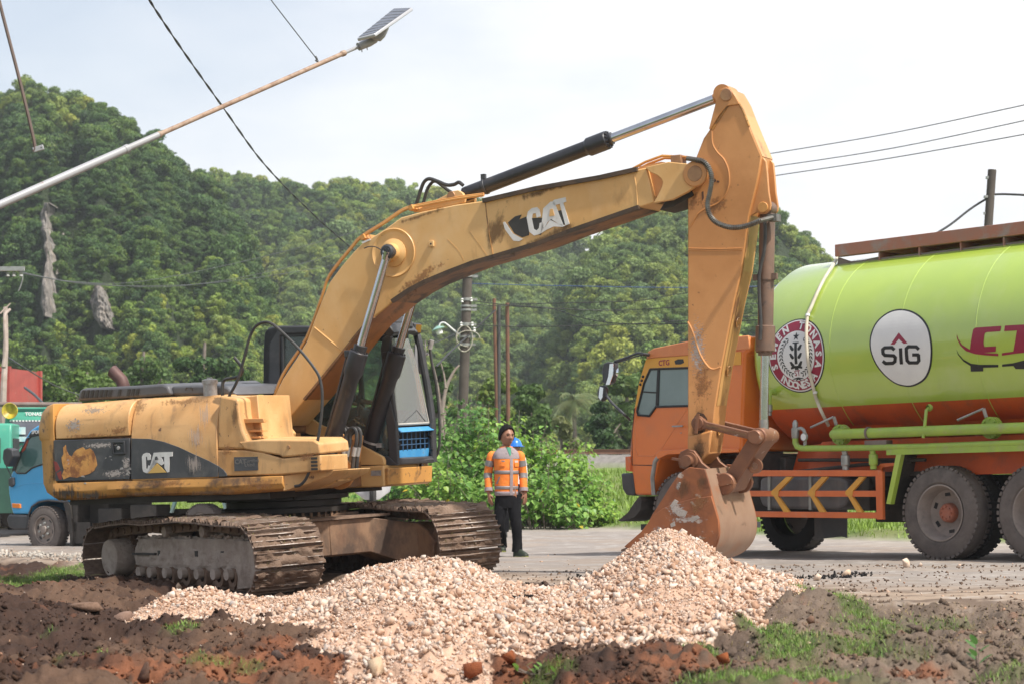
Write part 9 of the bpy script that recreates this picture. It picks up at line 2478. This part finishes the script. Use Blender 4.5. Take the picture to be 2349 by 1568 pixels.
# ---- man in a blue helmet half hidden behind him
hx, hy, hz2 = hit(1158, 1231, False); k2 = hy / FPX
org2 = Vector(((1172 - CX) / FPX * hy, hy, hz2))
m2 = root('person', Matrix.Translation(org2), 'person in a blue helmet almost hidden behind the man in the orange jacket', 'person')
J = {}; E_ = []
def V3(x, y, z): return Vector((x, y, z))
J['pel'] = (V3(0, 0, .92), .12); J['spi'] = (V3(0, 0, 1.1), .12); J['che'] = (V3(0, 0, 1.28), .13); J['nec'] = (V3(0, 0, 1.42), .06); J['hd'] = (V3(.01, 0, 1.52), .06)
E_ += [('pel', 'spi'), ('spi', 'che'), ('che', 'nec'), ('nec', 'hd')]
for sg, t_ in ((-1, 'l'), (1, 'r')):
 J[t_ + 's'] = (V3(sg * .19, 0, 1.36), .05); J[t_ + 'e'] = (V3(sg * .225, .03, 1.08), .04); J[t_ + 'w'] = (V3(sg * .22, -.04, .84), .026); E_ += [('che', t_ + 's'), (t_ + 's', t_ + 'e'), (t_ + 'e', t_ + 'w')]
 hand(J, E_, t_, J[t_ + 'w'][0], V3(0, -.05, -1), V3(-sg * .6, .4, 0), sg)
 J[t_ + 'h'] = (V3(sg * .09, 0, .86), .08); J[t_ + 'k'] = (V3(sg * .10, -.02, .47), .055); J[t_ + 'a'] = (V3(sg * .11, .02, .09), .04); E_ += [('pel', t_ + 'h'), (t_ + 'h', t_ + 'k'), (t_ + 'k', t_ + 'a')]
hc_ = V3(.07, 0, 1.545); hm, Rm = head_mesh(hc_, rad(40), 0, 1.0); skin_body('body', J, E_, m2, M_skin, hm); face_parts(hc_, Rm, m2, 1.0, False); helmet(hc_, Rm, m2, M_helb)
M_wsh = mat('white_work_shirt', (.7, .68, .66), (.6, .58, .56), .8, scale=6)
m = MB(); m.loft([ell(V3(0, 0, .86), .17, .12), ell(V3(0, 0, 1.1), .17, .12), ell(V3(0, 0, 1.3), .2, .13), ell(V3(0, 0, 1.4), .15, .1), ell(V3(0, 0, 1.44), .07, .07)]); sh2 = m.build('shirt', M_wsh, m2, smooth=70)
for sg in (-1, 1):
 limb('sleeve', [V3(sg * .16, 0, 1.38), V3(sg * .19, 0, 1.34), V3(sg * .23, .03, 1.1), V3(sg * .225, -.03, .87)], [.06, .07, .058, .05], M_wsh, sh2)
 limb('trouser_leg', [V3(sg * .085, 0, .92), V3(sg * .1, -.01, .7), V3(sg * .1, -.02, .48), V3(sg * .11, .02, .1)], [.10, .09, .075, .07], M_trou, m2)
 shoe(m2, V3(sg * .11, .02, .095), V3(sg * .11 - .02, -.18, .08), mat('black_boot', (.02, .02, .02), None, .5) if sg < 0 else MATS['black_boot'], MATS.get('black_boot', M_trou))

# ---- machine operator on the cab seat; local to the excavator's frame: x forward
op = root('person', EX.M @ Matrix.Translation((.22, .9, 1.66)), 'machine operator in an orange helmet and grey blue shirt seated inside the excavator cab', 'person')
J = {}; E_ = []
J['pel'] = (V3(0, 0, .12), .12); J['spi'] = (V3(-.03, 0, .32), .12); J['che'] = (V3(-.02, 0, .5), .13); J['nec'] = (V3(.02, 0, .64), .055); J['hd'] = (V3(.05, 0, .73), .06); E_ += [('pel', 'spi'), ('spi', 'che'), ('che', 'nec'), ('nec', 'hd')]
for sg, t_ in ((-1, 'r'), (1, 'l')):
 J[t_ + 's'] = (V3(-.01, sg * .19, .58), .05); J[t_ + 'e'] = (V3(.08, sg * .25, .32), .04); J[t_ + 'w'] = (V3(.33, sg * .24, .28), .026); E_ += [('che', t_ + 's'), (t_ + 's', t_ + 'e'), (t_ + 'e', t_ + 'w')]
 hand(J, E_, t_, J[t_ + 'w'][0], V3(1, 0, -.3), V3(.1, 0, -1), sg)
 J[t_ + 'h'] = (V3(.05, sg * .10, .10), .085); J[t_ + 'k'] = (V3(.47, sg * .14, .14), .058); J[t_ + 'a'] = (V3(.60, sg * .14, -.28), .04); E_ += [('pel', t_ + 'h'), (t_ + 'h', t_ + 'k'), (t_ + 'k', t_ + 'a')]
hc_ = V3(.06, 0, .80); hm, Rm = head_mesh(hc_, rad(90), 0, 1.0)
# turn forward (+x) and bow a little
skin_body('body', J, E_, op, M_skin, hm); face_parts(hc_, Rm, op, 1.0, False); helmet(hc_, Rm, op, M_hel)
m = MB(); m.loft([ell(V3(0, 0, .08), .13, .17), ell(V3(-.03, 0, .3), .13, .17), ell(V3(-.02, 0, .5), .14, .2), ell(V3(0, 0, .61), .10, .15), ell(V3(.01, 0, .66), .065, .07)]); sh3 = m.build('shirt', M_shirtb, op, smooth=70)
for sg in (-1, 1):
 limb('sleeve', [V3(-.01, sg * .16, .6), V3(-.01, sg * .19, .56), V3(.06, sg * .25, .36), V3(.12, sg * .25, .31)], [.06, .07, .06, .055], M_shirtb, sh3)
 limb('trouser_leg', [V3(.0, sg * .09, .11), V3(.24, sg * .12, .13), V3(.46, sg * .14, .13), V3(.55, sg * .14, -.05), V3(.6, sg * .14, -.26)], [.10, .095, .078, .07, .07], M_jean, op)
 shoe(op, V3(.60, sg * .14, -.28), V3(.80, sg * .14, -.3), MATS['black_boot'], MATS['black_boot'])
